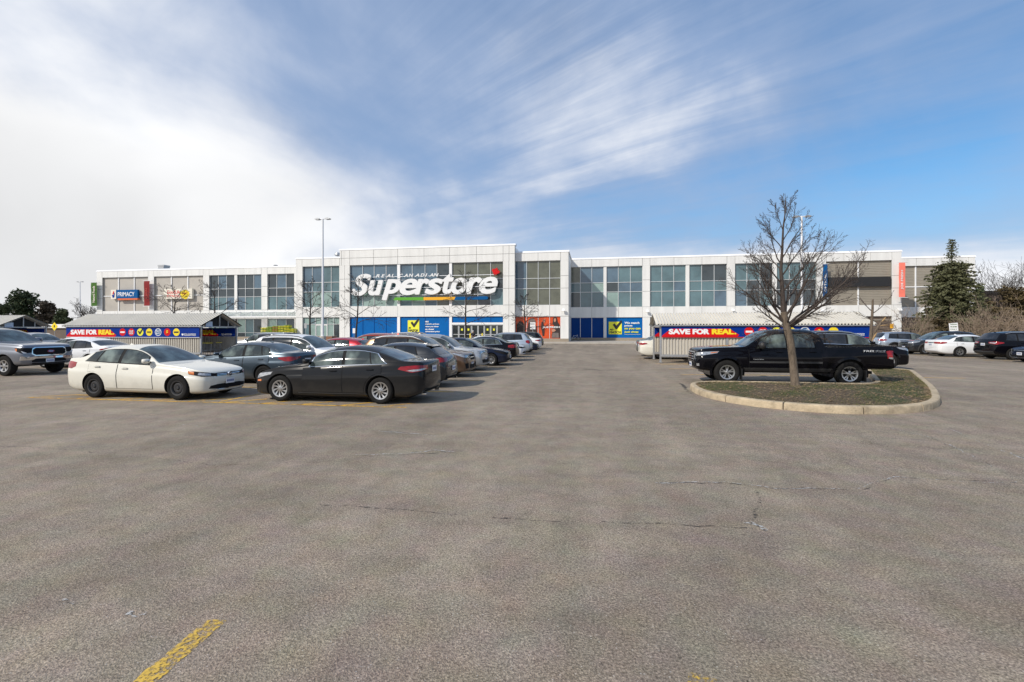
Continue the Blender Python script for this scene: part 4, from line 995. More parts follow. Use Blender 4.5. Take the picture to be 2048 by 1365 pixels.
PROTO = {}
def proto(kind):
    if kind in PROTO: return PROTO[kind]
    d = SPEC[kind]; c = Car(d); c.wx = (d['fo'], d['fo'] + d['wb']); body = c.body(); L, W = c.L, c.W; R = d['R']
    items = []      # (name, mesh, location, parent index, z-rotation, scale)
    def add(name, mb, mats, par=None, sm=35, loc=None, rz=0.0):
        me = mb.mesh(name, mats, sm) if isinstance(mb, MB) else mb
        items.append((name, me, loc or (0, 0, 0), par, rz)); return len(items) - 1
    add('body', body, None)
    # windows
    trim = M['chrome'] if d.get('chrome') else M['trim']
    wins = d['wins']; x0 = min(w[0] for w in wins); x1 = max(w[1] for w in wins)
    for sg in (-1, 1):
        w0, w1 = wins[0], wins[-1]
        add('window_trim', c.win(w0[0] - .045, w1[1] + .035, .004, sg, .015, .975, w0[2], w1[3]), trim)
        if d.get('chrome'): add('window_surround', c.win(w0[0] - .01, w1[1] + .005, .0065, sg, .05, .94, w0[2], w1[3]), M['trim'])
        for k, w in enumerate(wins): add('side_window', c.win(w[0], w[1], .009, sg, .07, .92, w[2], w[3]), M['privacy'] if (d.get('tint') and k) else M['carglass'])
    ws = d['ws']; add('windshield', c.screen(ws[0], ws[1], .03, .006), M['shield'])
    rw = d['rw']; add('rear_window', c.screen(rw[0], rw[1], rw[2] if len(rw) > 2 else .07, .006), M['privacy'] if d.get('tint') else M['shield'])
    # doors
    xr = c.wx[1]; Ra = d['arch'] + .045
    for sg in (-1, 1):
        for (a, b, rear) in d['doors']:
            zb = d['cl'] + .12; steps = 8; zt_ = lambda x: c.geo(x)[2] - .02
            bot = [(a, zb), (a, zt_(a))] + [(a + (b - a) * i / steps, zt_(a + (b - a) * i / steps)) for i in range(1, steps)] + [(b, zt_(b))]
            if rear:
                bx = b
                arc = []
                for i in range(9):
                    t = radians(160 - i * 0) if False else None
                dx = bx - xr
                # follow the rear arch from the belt side down to the sill
                if abs(dx) < Ra:
                    z_at = R + sqrt(max(0, Ra * Ra - dx * dx)); a0 = math.atan2(z_at - R, dx); zs_ = max(-.98, (zb - R) / Ra); a1 = pi - math.asin(zs_) if True else 0
                    arc = [(xr + Ra * cos(a0 + (a1 - a0) * i / 8), R + Ra * sin(a0 + (a1 - a0) * i / 8)) for i in range(9)]
                else: arc = [(bx, zb)]
                poly = bot + arc
            else: poly = bot + [(b, zb)]
            cx = sum(p[0] for p in poly) / len(poly); cz = sum(p[1] for p in poly) / len(poly)
            g = [(cx + (x - cx) * (1 + .011 / max(.2, abs(b - a) / 2)), cz + (z - cz) * 1.018) for x, z in poly]
            di = add('door', c.sidep(poly, .0080, sg, step=.09, thick=.008), PAINT0)
            add('door_seam', c.sidep(g, .0042, sg, step=.09, thick=.008), M['trim'], di)
            hx = b - .24 if not rear else b - .30; hz = c.geo(hx)[2] - .115
            h, n = c.hit(Vector((hx, 5, hz)), Vector((0, -1, 0)))
            m = MB(); m.path([(hx - .10, (h.y + .004), hz), (hx - .085, (h.y + .03), hz), (hx + .085, (h.y + .03), hz + .004), (hx + .10, (h.y + .004), hz + .004)], [.012] * 4, 6)
            m.add([(hx - .09, h.y + .0105, hz - .028), (hx + .07, h.y + .0105, hz - .028), (hx + .07, h.y + .0105, hz + .02), (hx - .09, h.y + .0105, hz + .02)], [(0, 1, 2, 3)], 1)
            if sg < 0: m.v = [(x, -y, z) for x, y, z in m.v]
            add('door_handle', m, [M['chrome'] if d.get('chromehandle') else PAINT0, M['trim']], di)
    # lamps
    def diag(phi, front):
        ax = Vector((-cos(phi) if front else cos(phi), sin(phi), 0)); U = Vector((sin(phi), cos(phi), 0)) if front else Vector((-sin(phi), cos(phi), 0)); return ax, U
    def lamp(name, pts, phi, front, off, m, sub=None):
        ax, U = diag(phi, front)
        for sg in (-1, 1):
            mb = c.patch(ax, [(Vector((x, y, 0)).dot(U), z) for x, y, z in pts], off, step=.05, thick=.03, conv=U)
            if sg < 0: mb.v = [(x, -y, z) for x, y, z in mb.v]
            i = add(name, mb, m)
            for (nm, p2, o2, m2) in (sub or []):
                k = c.patch(ax, [(Vector((x, y, 0)).dot(U), z) for x, y, z in p2], o2, step=.05, thick=.02, conv=U)
                if sg < 0: k.v = [(x, -y, z) for x, y, z in k.v]
                add(nm, k, m2, i)
    lamp('headlight', d['hl'], radians(38), True, .006, M['trim'] if d.get('darkhl') else M['clearlens'], d.get('hlsub'))
    lamp('taillight', [(L - x, y, z) for x, y, z in d['tl']], radians(d.get('tlphi', 42)), False, .007, M['taillight'],
         [(nm, [(L - x, y, z) for x, y, z in p2], o2, m2) for nm, p2, o2, m2 in d.get('tlsub', [])])
    # nose
    fx = (-1, 0, 0); UF = Vector((0, 1, 0))
    gi = add('grille', c.patch(fx, d['grille'], .008, step=.07, thick=.03, conv=UF), M['trim'])
    gy = [p[0] for p in d['grille']]; gzz = [p[1] for p in d['grille']]
    for zf in d.get('bars', (.3, .7)):
        z = min(gzz) + (max(gzz) - min(gzz)) * zf; w = max(gy) * .93; bh = d.get('barh', .012)
        add('grille_bar', c.patch(fx, [(-w, z - bh), (w, z - bh), (w, z + bh), (-w, z + bh)], .014, step=.12, thick=.015, conv=UF), M['chrome'] if d.get('chromebars', True) else M['trim'], gi)
    for pl in d.get('front', []):      # (name, polygon, offset, material)
        add(pl[0], c.patch(fx, pl[1], pl[2], step=.07, thick=.03, conv=UF), M[pl[3]] if pl[3] else PAINT0)
    bx_ = (1, 0, 0); UB = Vector((0, 1, 0))
    for pl in d.get('back', []):
        add(pl[0], c.patch(bx_, pl[1], pl[2], step=.07, thick=.03, conv=UB), M[pl[3]] if pl[3] else PAINT0)
    for pl in d.get('sidepl', []):
        for sg in (-1, 1): add(pl[0], c.sidep(pl[1], pl[2], sg, step=.1, thick=.02), M[pl[3]] if pl[3] else PAINT0)
    for pts_, end in ((d['fplate'], -1), (d['rplate'], 1)):
        z = pts_; h, n = c.hit(Vector((5 * end + L / 2, 0, z)), Vector((-end, 0, 0))); x = h.x + end * .012
        m = MB(); m.box(x - .008, x + .008, -.155, .155, z - .075, z + .075); i = add('licence_plate', m, M['plate'])
        m = MB()
        for k in range(7):
            y = -.115 + k * .038; m.box(x - .0095, x + .0095, y - .012, y + .012, z - .032, z + .028)
        add('plate_lettering', m, M['plateblue'], i)
    # mirrors
    mx_, mz = d['mirror']
    for sg in (-1, 1):
        h, n = c.hit(Vector((mx_, 5, mz - .03)), Vector((0, -1, 0))); y = h.y
        big = 1.35 if d.get('pickup') else 1.0
        m = MB(); n_ = 10; prof = [(0, .2), (.02, .75), (.07, 1.0), (.12, .95), (.14, .7)]
        vs = []; 
        for (dx, k) in prof:
            for i in range(n_):
                a = 2 * pi * i / n_; vs.append((mx_ + dx * big, y + .125 * big + math.copysign(abs(cos(a)) ** .5, cos(a)) * .10 * k * big, mz + .045 * big + math.copysign(abs(sin(a)) ** .5, sin(a)) * .062 * k * big * (1.45 if d.get('pickup') else 1)))
        fs = [(r * n_ + i, r * n_ + (i + 1) % n_, (r + 1) * n_ + (i + 1) % n_, (r + 1) * n_ + i) for r in range(4) for i in range(n_)] + [tuple(range(4 * n_, 5 * n_))]
        m.add(vs, fs); m.tube((mx_ + .08, y - .02, mz), (mx_ + .08, y + .10, mz + .02), .025, n=6, mi=1)
        if sg < 0: m.v = [(a, -b, e) for a, b, e in m.v]
        add('side_mirror', m, [M[d['mirrormat']] if d.get('mirrormat') else PAINT0, M['trim']], sm=60)
    # trims
    if d.get('clad'):
        cm_ = M['cladding'] if d['clad'] == 1 else PAINT0
        for sg in (-1, 1):
            for xw in c.wx:
                a0, a1 = radians(-12), radians(192); Ri, Ro = d['arch'] + .001, d['arch'] + .075; n = 18
                poly = [(xw + Ri * cos(a0 + (a1 - a0) * i / n), R + Ri * sin(a0 + (a1 - a0) * i / n)) for i in range(n + 1)] + [(xw + Ro * cos(a1 - (a1 - a0) * i / n), R + Ro * sin(a1 - (a1 - a0) * i / n)) for i in range(n + 1)]
                mb = MB(); # ring built sector by sector so that it stays clean
                for i in range(n):
                    q = [poly[i], poly[i + 1], poly[2 * n - i], poly[2 * n + 1 - i]]
                    P = []
                    for (u, v) in q:
                        h, nn = c.hit(Vector((u, 5, v)), Vector((0, -1, 0))); P.append(h)
                    yy = [h.y + .022 * (1 if k < 2 else .45) for k, h in enumerate(P)]
                    vs = [(q[k][0], sg * max(yy[k], W / 2 * .93), q[k][1]) for k in range(4)] + [(q[k][0], sg * (P[k].y - .05), q[k][1]) for k in range(4)]
                    mb.add(vs, [(0, 1, 2, 3), (0, 1, 5, 4), (2, 3, 7, 6)])
                add('arch_trim', mb, cm_, sm=50)
            if d['clad'] == 1 or d.get('pickup'):
                add('sill_trim', c.sidep([(c.wx[0] + d['arch'], d['cl'] + .02), (c.wx[1] - d['arch'], d['cl'] + .02), (c.wx[1] - d['arch'] - .03, d['cl'] + .13), (c.wx[0] + d['arch'] + .03, d['cl'] + .13)], .015, sg, step=.15), M['cladding'])
    if d.get('rack'):
        a, b = d['rack']
        for sg in (-1, 1):
            pts = []
            for i in range(7):
                x = a + (b - a) * i / 6; p = c.roof(x, .05); pts.append((p.x, sg * (p.y - .01), p.z + (.045 if 0 < i < 6 else .0)))
            m = MB(); m.path(pts, [.016] * 7, 6); add('roof_rail', m, M[d.get('rackmat', 'steel')], sm=60)
        if d.get('cross'):
            m = MB()
            for x in (a + .35, b - .35): p = c.roof(x, .05); m.path([(x, -p.y + .01, p.z + .05), (x, 0, p.z + .07), (x, p.y - .01, p.z + .05)], [.018] * 3, 6)
            add('roof_crossbars', m, M['black'])
    if d.get('fin'):
        p = c.roof(d['fin'], 1.0); m = MB(); m.add([(p.x - .09, 0, p.z), (p.x + .07, .022, p.z - .005), (p.x + .07, -.022, p.z - .005), (p.x + .05, 0, p.z + .055)], [(0, 1, 3), (0, 3, 2), (1, 2, 3)]); add('antenna_fin', m, PAINT0)
    if d.get('spoiler'):
        x, z, hw = d['spoiler']; m = MB(); m.prism([(x, z), (x + .20, z - .035), (x + .215, z - .05), (x, z - .03)], -hw, hw); add('spoiler', m, PAINT0)
    if d.get('exhaust'):
        m = MB()
        for sg in (-1, 1): m = MB(); m.tube((L - .16, sg * .5, d['cl'] + .08), (L - .04, sg * .5, d['cl'] + .08), .035, n=12); add('exhaust_tip', m, M['chrome'])
    sk = MB(); sk.box(.5, L - .5, -W / 2 + .25, W / 2 - .25, d['cl'] - .04, d['cl'] + .05); add('underbody', sk, M['well'])
    if d.get('flaps'):
        m = MB()
        for sg in (-1, 1):
            for xw in c.wx: m.box(xw + R + .03, xw + R + .05, sg * (W / 2 - .12) - .13, sg * (W / 2 - .12) + .13, .16, R + .12)
        add('mud_flap', m, M['black'])
    for xw in c.wx:
        for sg in (-1, 1):
            b_, t_, r_ = wheel_set(R, d.get('tw', .215), d['wheel'], d['rim'])
            y = sg * (W / 2 - d.get('tw', .215) / 2 - .025)
            i = add('wheel', b_, None, None, loc=(xw, y, R), rz=0 if sg < 0 else pi)
            add('tyre', t_, None, i); add('rim', r_, None, i)
    PROTO[kind] = (d, items); return PROTO[kind]
OVR = {}
def recolour(me, p):
    k = (me.name, p.name)
    if k not in OVR:
        m2 = me.copy()
        for i, mm in enumerate(m2.materials):
            if mm == PAINT0: m2.materials[i] = p
        OVR[k] = m2
    return OVR[k]
def place_car(name, kind, x, y, right, pnt, label, cat='car', group=None, yawd=0.0, sc=1.0, z=None):
    """x = world X of the rightmost bumper when asked by end, y = centre line"""
    d, items = proto(kind); L = d['L'] * sc
    cx = x - L / 2
    e = empty(name, (cx, y, gz(cx, y) if z is None else z), (pi if right else 0) + radians(yawd), label, cat, group)
    e.scale = (sc, sc, sc)
    obs = []
    for (nm, me, loc, par, rz) in items:
        if any(mm == PAINT0 for mm in me.materials): me = recolour(me, pnt)
        o = bpy.data.objects.new(nm, me); C.objects.link(o)
        if par is None: o.parent = e; o.location = (loc[0] - d['L'] / 2, loc[1], loc[2]); o.rotation_euler = (0, 0, rz)
        else: o.parent = obs[par]
        obs.append(o)
    return e, obs
SEDAN = dict(L=4.63, W=1.78, wb=2.65, fo=.86, R=.325, arch=.375, rim=.205, wheel='steel', cl=.17, xc=1.35, xe=4.1,
    top=[(0, .46), (.010, .57), (.028, .665), (.07, .725), (.15, .77), (.38, .83), (.7, .885), (1.1, .94), (1.34, .97), (1.42, .995), (1.75, 1.185), (2.05, 1.335), (2.35, 1.425), (2.7, 1.455), (3.1, 1.44), (3.42, 1.385), (3.75, 1.27), (4.02, 1.145), (4.12, 1.115), (4.5, 1.09), (4.58, 1.055), (4.61, .88), (4.63, .62)],
    belt=[(0, .44), (.028, .63), (.07, .69), (.15, .73), (.38, .775), (.8, .835), (1.4, .895), (2.2, .925), (3.2, .965), (4.0, 1.0), (4.5, .99), (4.6, .86), (4.63, .58)],
    wins=[(1.72, 2.66, .10, -.02), (2.76, 3.42, -.02, -.12), (3.46, 3.86, -.10, -.26)], ws=(1.44, 2.30), rw=(3.46, 4.06),
    doors=[(1.60, 2.71, 0), (2.735, 3.66, 1)],
    hl=[(.05, .42, .62), (.08, .42, .69), (.28, .72, .755), (.50, .86, .775), (.48, .86, .69), (.22, .74, .63)], darkhl=1,
    hlsub=[('indicator', [(.38, .80, .68), (.38, .80, .755), (.50, .86, .765), (.47, .86, .70)], .010, None), ('lamp_glass', [(.12, .55, .64), (.12, .55, .70), (.30, .74, .735), (.32, .76, .67)], .009, M['clearlens'])],
    tl=[(.04, .50, .98), (.04, .55, .83), (.30, .85, .80), (.44, .87, .86), (.44, .87, .97), (.2, .8, 1.0)],
    grille=[(-.44, .615), (-.44, .695), (.44, .695), (.44, .615)], bars=(.22, .62), barh=.005,
    front=[('intake', [(-.64, .30), (-.60, .375), (-.40, .40), (.40, .40), (.60, .375), (.64, .30), (.4, .275), (-.4, .275)], .006, 'trim'),
           ('chrome_strip', [(-.60, .262), (-.60, .270), (.60, .270), (.60, .262)], .010, 'chrome')],
    back=[('bumper_strip', [(-.5, .30), (-.5, .36), (.5, .36), (.5, .30)], .004, 'trim')],
    fplate=.47, rplate=.80, mirror=(1.66, .99), fin=3.2)
SEDAN['hlsub'][0] = SEDAN['hlsub'][0][:3] + (M['amberlens'],)
def spec(b, **k):
    d = dict(b); d.update(k); return d
def stretch(b, sx=1.0, sz=1.0, **k):
    """same kind of body with other proportions"""
    d = dict(b); L = b['L']
    f = lambda pts: [(x * sx, z * sz) for x, z in pts]
    d['L'] = L * sx; d['top'] = f(b['top']); d['belt'] = f(b['belt']); d['wb'] = b['wb'] * sx; d['fo'] = b['fo'] * sx; d['xc'] = b['xc'] * sx; d['xe'] = b['xe'] * sx
    d['wins'] = [tuple(v * sx for v in w) for w in b['wins']]; d['ws'] = tuple(v * sx for v in b['ws'][:2]); d['rw'] = tuple(v * sx for v in b['rw'][:2]) + tuple(b['rw'][2:])
    d['doors'] = [(a * sx, c * sx, r) for a, c, r in b['doors']]; d['hl'] = [(x, y, z * sz) for x, y, z in b['hl']]; d['tl'] = [(x, y, z * sz) for x, y, z in b['tl']]
    d['grille'] = f2 = [(y, z * sz) for y, z in b['grille']]; d['hlsub'] = [(n, [(x, y, z * sz) for x, y, z in p], o, m) for n, p, o, m in b.get('hlsub', [])]
    d['tlsub'] = [(n, [(x, y, z * sz) for x, y, z in p], o, m) for n, p, o, m in b.get('tlsub', [])]
    if b.get('fin'): d['fin'] = b['fin'] * sx
    if b.get('rack'): d['rack'] = (b['rack'][0] * sx, b['rack'][1] * sx)
    d['mirror'] = (b['mirror'][0] * sx, b['mirror'][1] * sz)
    d.update(k); return d
FAST = spec(SEDAN, darkhl=0, L=4.82, W=1.84, wb=2.79, fo=.90, R=.338, arch=.39, rim=.225, wheel='ten', cl=.16, xc=1.35, xe=4.4, chrome=1, exhaust=1,
    top=[(0, .48), (.02, .56), (.08, .66), (.2, .74), (.5, .85), (.8, .91), (1.15, .965), (1.32, .99), (1.40, 1.02), (1.72, 1.20), (2.05, 1.355), (2.38, 1.435), (2.72, 1.46), (3.08, 1.445), (3.48, 1.37), (3.92, 1.225), (4.26, 1.11), (4.36, 1.095), (4.70, 1.075), (4.77, 1.04), (4.80, .86), (4.82, .60)],
    belt=[(0, .46), (.08, .62), (.2, .70), (.5, .79), (1.0, .865), (1.6, .90), (2.4, .935), (3.4, .98), (4.2, 1.02), (4.70, 1.0), (4.78, .86), (4.82, .56)],
    wins=[(1.68, 2.62, .12, -.03), (2.71, 3.42, -.03, -.10), (3.45, 3.84, -.09, -.30)], ws=(1.42, 2.32), rw=(3.56, 4.25), doors=[(1.56, 2.66, 0), (2.685, 3.72, 1)],
    hl=[(.05, .42, .58), (.12, .45, .67), (.35, .76, .73), (.62, .89, .77), (.58, .89, .70), (.2, .78, .59)], hlsub=[],
    tl=[(.02, .42, .97), (.03, .46, .87), (.30, .85, .80), (.62, .90, .88), (.55, .89, .945), (.25, .80, .975)],
    tlsub=[('reverse_lamp', [(.05, .50, .905), (.05, .52, .875), (.28, .82, .825), (.42, .87, .845), (.28, .82, .875)], .010, M['clearlens'])],
    grille=[(-.38, .50), (-.44, .62), (.44, .62), (.38, .50)], sidepl=[('side_marker', [(.22, .52), (.22, .56), (.36, .565), (.36, .525)], .010, 'amberlens'), ('sill_strip', [(1.45, .245), (3.35, .245), (3.35, .258), (1.45, .258)], .016, 'cladding')],
    fplate=.40, rplate=.86, mirror=(1.62, 1.02), fin=None, mirrormat=None)
COROLLA = stretch(SEDAN, .998, 1.0, wheel='steel', rim=.20, exhaust=0, doors=[(1.60, 2.71, 0), (2.735, 3.70, 1)],
    tl=[(.02, .36, .95), (.04, .40, .90), (.16, .74, .80), (.30, .85, .80), (.52, .88, .89), (.50, .88, .93), (.2, .78, .955)], hlsub=[], chromehandle=0)
COROLLA2 = spec(COROLLA, wheel='ten', rim=.21, hl=[(.06, .44, .58), (.12, .46, .68), (.32, .74, .75), (.62, .88, .79), (.58, .88, .73), (.22, .76, .60)])
ACCORD = stretch(SEDAN, 1.04, 1.01, W=1.85, wheel='five2', rim=.22, R=.335, arch=.38, tl=[(.02, .30, .97), (.03, .34, .86), (.2, .78, .84), (.42, .88, .90), (.40, .88, .96), (.2, .8, .98)], back=[('tail_garnish', [(-.30, .89), (-.30, .955), (.30, .955), (.30, .89)], .006, 'chrome')], hlsub=[])
CHROMESEDAN = spec(ACCORD, chrome=1, tl=[(.02, .46, .98), (.03, .46, .82), (.28, .84, .80), (.44, .88, .84), (.42, .88, .96), (.2, .8, .99)])
EV = stretch(FAST, .96, 1.0, wheel='five', chrome=None, exhaust=0, tl=[(.02, .5, .99), (.03, .55, .93), (.25, .84, .87), (.50, .90, .90), (.42, .89, .95), (.2, .8, .99)], tlsub=[], tint=1, sidepl=[])
SUV = dict(L=4.60, W=1.84, wb=2.66, fo=.93, R=.36, arch=.41, rim=.23, wheel='five2', cl=.22, xc=1.2, xe=4.3, tum=.36, clad=1, tint=1,
    top=[(0, .60), (.02, .74), (.05, .86), (.12, .945), (.35, 1.0), (.8, 1.05), (1.12, 1.085), (1.22, 1.11), (1.55, 1.34), (1.85, 1.53), (2.15, 1.63), (2.6, 1.68), (3.2, 1.68), (3.8, 1.635), (4.08, 1.59), (4.25, 1.42), (4.40, 1.20), (4.46, 1.12), (4.53, 1.02), (4.57, .86), (4.60, .62)],
    belt=[(0, .58), (.05, .80), (.12, .885), (.35, .93), (1.2, 1.0), (2, 1.04), (3.4, 1.10), (4.3, 1.13), (4.46, 1.06), (4.56, .84), (4.60, .58)],
    plan=[(0, .70), (.025, .82), (.08, .90), (.25, .95), (.7, .985), (1.4, 1.0), (3.6, .995), (4.2, .96), (4.48, .90), (4.57, .82), (4.6, .72)],
    wins=[(1.50, 2.42, .12, -.01), (2.50, 3.30, -.01, -.03), (3.38, 3.98, -.03, -.16)], ws=(1.25, 2.06), rw=(4.10, 4.40, .10), doors=[(1.38, 2.46, 0), (2.485, 3.42, 1)],
    hl=[(.05, .44, .80), (.10, .46, .90), (.30, .76, .945), (.56, .90, .97), (.50, .90, .90), (.2, .80, .81)], hlsub=[],
    tl=[(.04, .56, 1.06), (.04, .58, .92), (.2, .84, .90), (.42, .89, .96), (.42, .89, 1.06), (.2, .82, 1.10)],
    grille=[(-.36, .70), (-.42, .86), (.42, .86), (.36, .70)], bars=(.5,), front=[('intake', [(-.60, .36), (-.66, .52), (.66, .52), (.60, .36)], .004, 'trim')],
    back=[('bumper_cladding', [(-.72, .34), (-.74, .50), (.74, .50), (.72, .34)], .006, 'cladding')], fplate=.58, rplate=.90, mirror=(1.46, 1.12), rack=(1.95, 3.85), fin=3.9)
RAV = spec(SUV, rack=(1.9, 3.9), rackmat='black')
VOLVO = stretch(SUV, 1.01, .995, W=1.89, clad=1, chrome=None, hl=[(.05, .42, .76), (.10, .44, .84), (.30, .76, .93), (.60, .91, .985), (.55, .91, .93), (.2, .80, .80)], grille=[(-.26, .68), (-.33, .88), (.33, .88), (.26, .68)], wheel='five2', rim=.25,
    front=[('intake', [(-.30, .34), (-.36, .50), (.36, .50), (.30, .34)], .004, 'trim'), ('intake_left', [(-.76, .36), (-.80, .56), (-.56, .56), (-.48, .36)], .004, 'trim'), ('intake_right', [(.48, .36), (.56, .56), (.80, .56), (.76, .36)], .004, 'trim')])
CRV = stretch(SUV, .985, .99, tint=0, rack=None, grille=[(-.34, .72), (-.44, .90), (.44, .90), (.34, .72)], bars=(.2, .5, .8), barh=.012)
FORESTER = stretch(SUV, .995, 1.0, xe=4.4, tl=[(.04, .60, 1.07), (.04, .60, .86), (.2, .84, .84), (.34, .88, .92), (.34, .88, 1.06), (.2, .83, 1.10)], fin=None, clad=0)
OUTBACK = stretch(SUV, 1.045, .965, rackmat='black', tl=[(.04, .52, 1.03), (.04, .54, .92), (.2, .84, .88), (.46, .90, .94), (.46, .90, 1.01), (.2, .82, 1.06)])
ESCAPE = stretch(SUV, .985, 1.0, clad=0, wheel='five', tl=[(.03, .40, 1.04), (.03, .44, .96), (.2, .82, .90), (.48, .90, .98), (.48, .90, 1.03), (.2, .80, 1.08)], tlsub=[('reverse_lamp', [(.05, .48, 1.02), (.05, .48, .98), (.18, .74, .95), (.2, .78, 1.03)], .010, M['clearlens'])])
FOURR = stretch(SUV, 1.05, 1.04, W=1.92, R=.385, arch=.44, rim=.25, chrome=1, wheel='five2', clad=2)
HATCH = spec(SEDAN, L=4.46, W=1.79, wb=2.70, fo=.90, R=.33, arch=.38, rim=.22, wheel='ten', xc=1.4, xe=4.2, tint=1, exhaust=1,
    top=[(0, .50), (.02, .58), (.08, .66), (.25, .76), (.7, .875), (1.2, .95), (1.42, .985), (1.5, 1.01), (1.85, 1.22), (2.15, 1.365), (2.5, 1.44), (2.9, 1.455), (3.4, 1.415), (3.80, 1.345), (4.05, 1.20), (4.25, 1.06), (4.34, 1.0), (4.42, .84), (4.46, .60)],
    belt=[(0, .48), (.08, .62), (.25, .71), (.8, .83), (1.5, .90), (2.4, .945), (3.4, 1.0), (4.1, 1.04), (4.34, .97), (4.43, .80), (4.46, .56)],
    wins=[(1.78, 2.66, .12, -.02), (2.75, 3.50, -.02, -.14)], ws=(1.52, 2.36), rw=(3.84, 4.22, .10), doors=[(1.64, 2.70, 0), (2.725, 3.56, 1)],
    tl=[(.05, .44, .96), (.05, .46, .86), (.2, .80, .83), (.46, .87, .90), (.44, .87, .95), (.2, .78, .98)], hlsub=[], spoiler=(3.70, 1.375, .52), rplate=.62, mirror=(1.72, 1.02), back=[('diffuser', [(-.60, .28), (-.62, .42), (.62, .42), (.60, .28)], .005, 'trim')], fin=3.5)
LIFTBACK = stretch(HATCH, 1.0, 1.03, fin=3.75, tint=0)
TACOMA = dict(L=5.73, W=1.90, wb=3.55, fo=.96, R=.392, arch=.455, rim=.235, wheel='five2', tw=.25, cl=.42, xc=1.45, xe=3.7, tum=.34, pickup=1, bed=(3.95, 5.60), clad=2, flaps=1,
    top=[(0, .72), (.015, .86), (.03, 1.03), (.08, 1.12), (.25, 1.165), (.9, 1.205), (1.35, 1.225), (1.46, 1.245), (1.75, 1.43), (2.05, 1.63), (2.3, 1.725), (2.6, 1.765), (3.0, 1.785), (3.4, 1.78), (3.62, 1.745), (3.72, 1.68), (3.80, 1.45), (3.84, 1.24), (3.90, 1.225), (5.2, 1.24), (5.68, 1.265), (5.705, 1.25), (5.72, .9), (5.73, .68)],
    belt=[(0, .70), (.04, .95), (.12, 1.03), (.4, 1.07), (1.3, 1.13), (2.2, 1.15), (3.7, 1.17), (3.9, 1.19), (5.68, 1.22), (5.705, 1.18), (5.73, .64)],
    plan=[(0, .72), (.02, .80), (.07, .88), (.2, .935), (.6, .975), (1.4, .985), (3.8, .985), (3.86, 1.0), (5.4, 1.0), (5.64, .985), (5.71, .97), (5.73, .95)],
    wins=[(1.82, 2.72, .16, -.01), (2.82, 3.55, -.01, -.06)], ws=(1.49, 2.24), rw=(3.70, 3.80, .12), doors=[(1.62, 2.76, 0), (2.785, 3.72, 0)], tint=0,
    hl=[(.06, .50, .90), (.10, .50, .99), (.25, .76, 1.03), (.66, .92, 1.06), (.62, .92, 1.0), (.25, .82, .92)], hlsub=[('indicator', [(.46, .87, .99), (.47, .87, 1.02), (.64, .92, 1.045), (.60, .92, 1.02)], .010, M['amberlens'])],
    tl=[(.02, .80, 1.10), (.02, .80, .86), (.10, .91, .86), (.20, .94, .88), (.20, .94, 1.10), (.10, .91, 1.12)], tlphi=50, tlsub=[('reverse_lamp', [(.03, .82, .90), (.03, .82, .86), (.12, .92, .86), (.17, .94, .88), (.17, .94, .92)], .011, M['clearlens'])],
    grille=[(-.40, .74), (-.46, .82), (-.44, 1.0), (.44, 1.0), (.46, .82), (.40, .74)], bars=(.2, .5, .8), barh=.014,
    front=[('grille_surround', [(-.43, .70), (-.50, .80), (-.47, 1.035), (.47, 1.035), (.50, .80), (.43, .70)], .005, 'steel'), ('bumper_intake', [(-.55, .52), (-.60, .64), (.60, .64), (.55, .52)], .004, 'trim'), ('fog_left', [(-.80, .58), (-.80, .66), (-.72, .66), (-.72, .58)], .008, 'clearlens'), ('fog_right', [(.72, .58), (.72, .66), (.80, .66), (.80, .58)], .008, 'clearlens')],
    back=[('rear_bumper', [(-.9, .48), (-.9, .64), (.9, .64), (.9, .48)], .05, 'black')],
    sidepl=[('side_moulding', [(1.62, .70), (3.74, .70), (3.74, .76), (1.62, .76)], .012, 'cladding')], fplate=.60, rplate=.72, mirror=(1.86, 1.20), mirrormat='black')
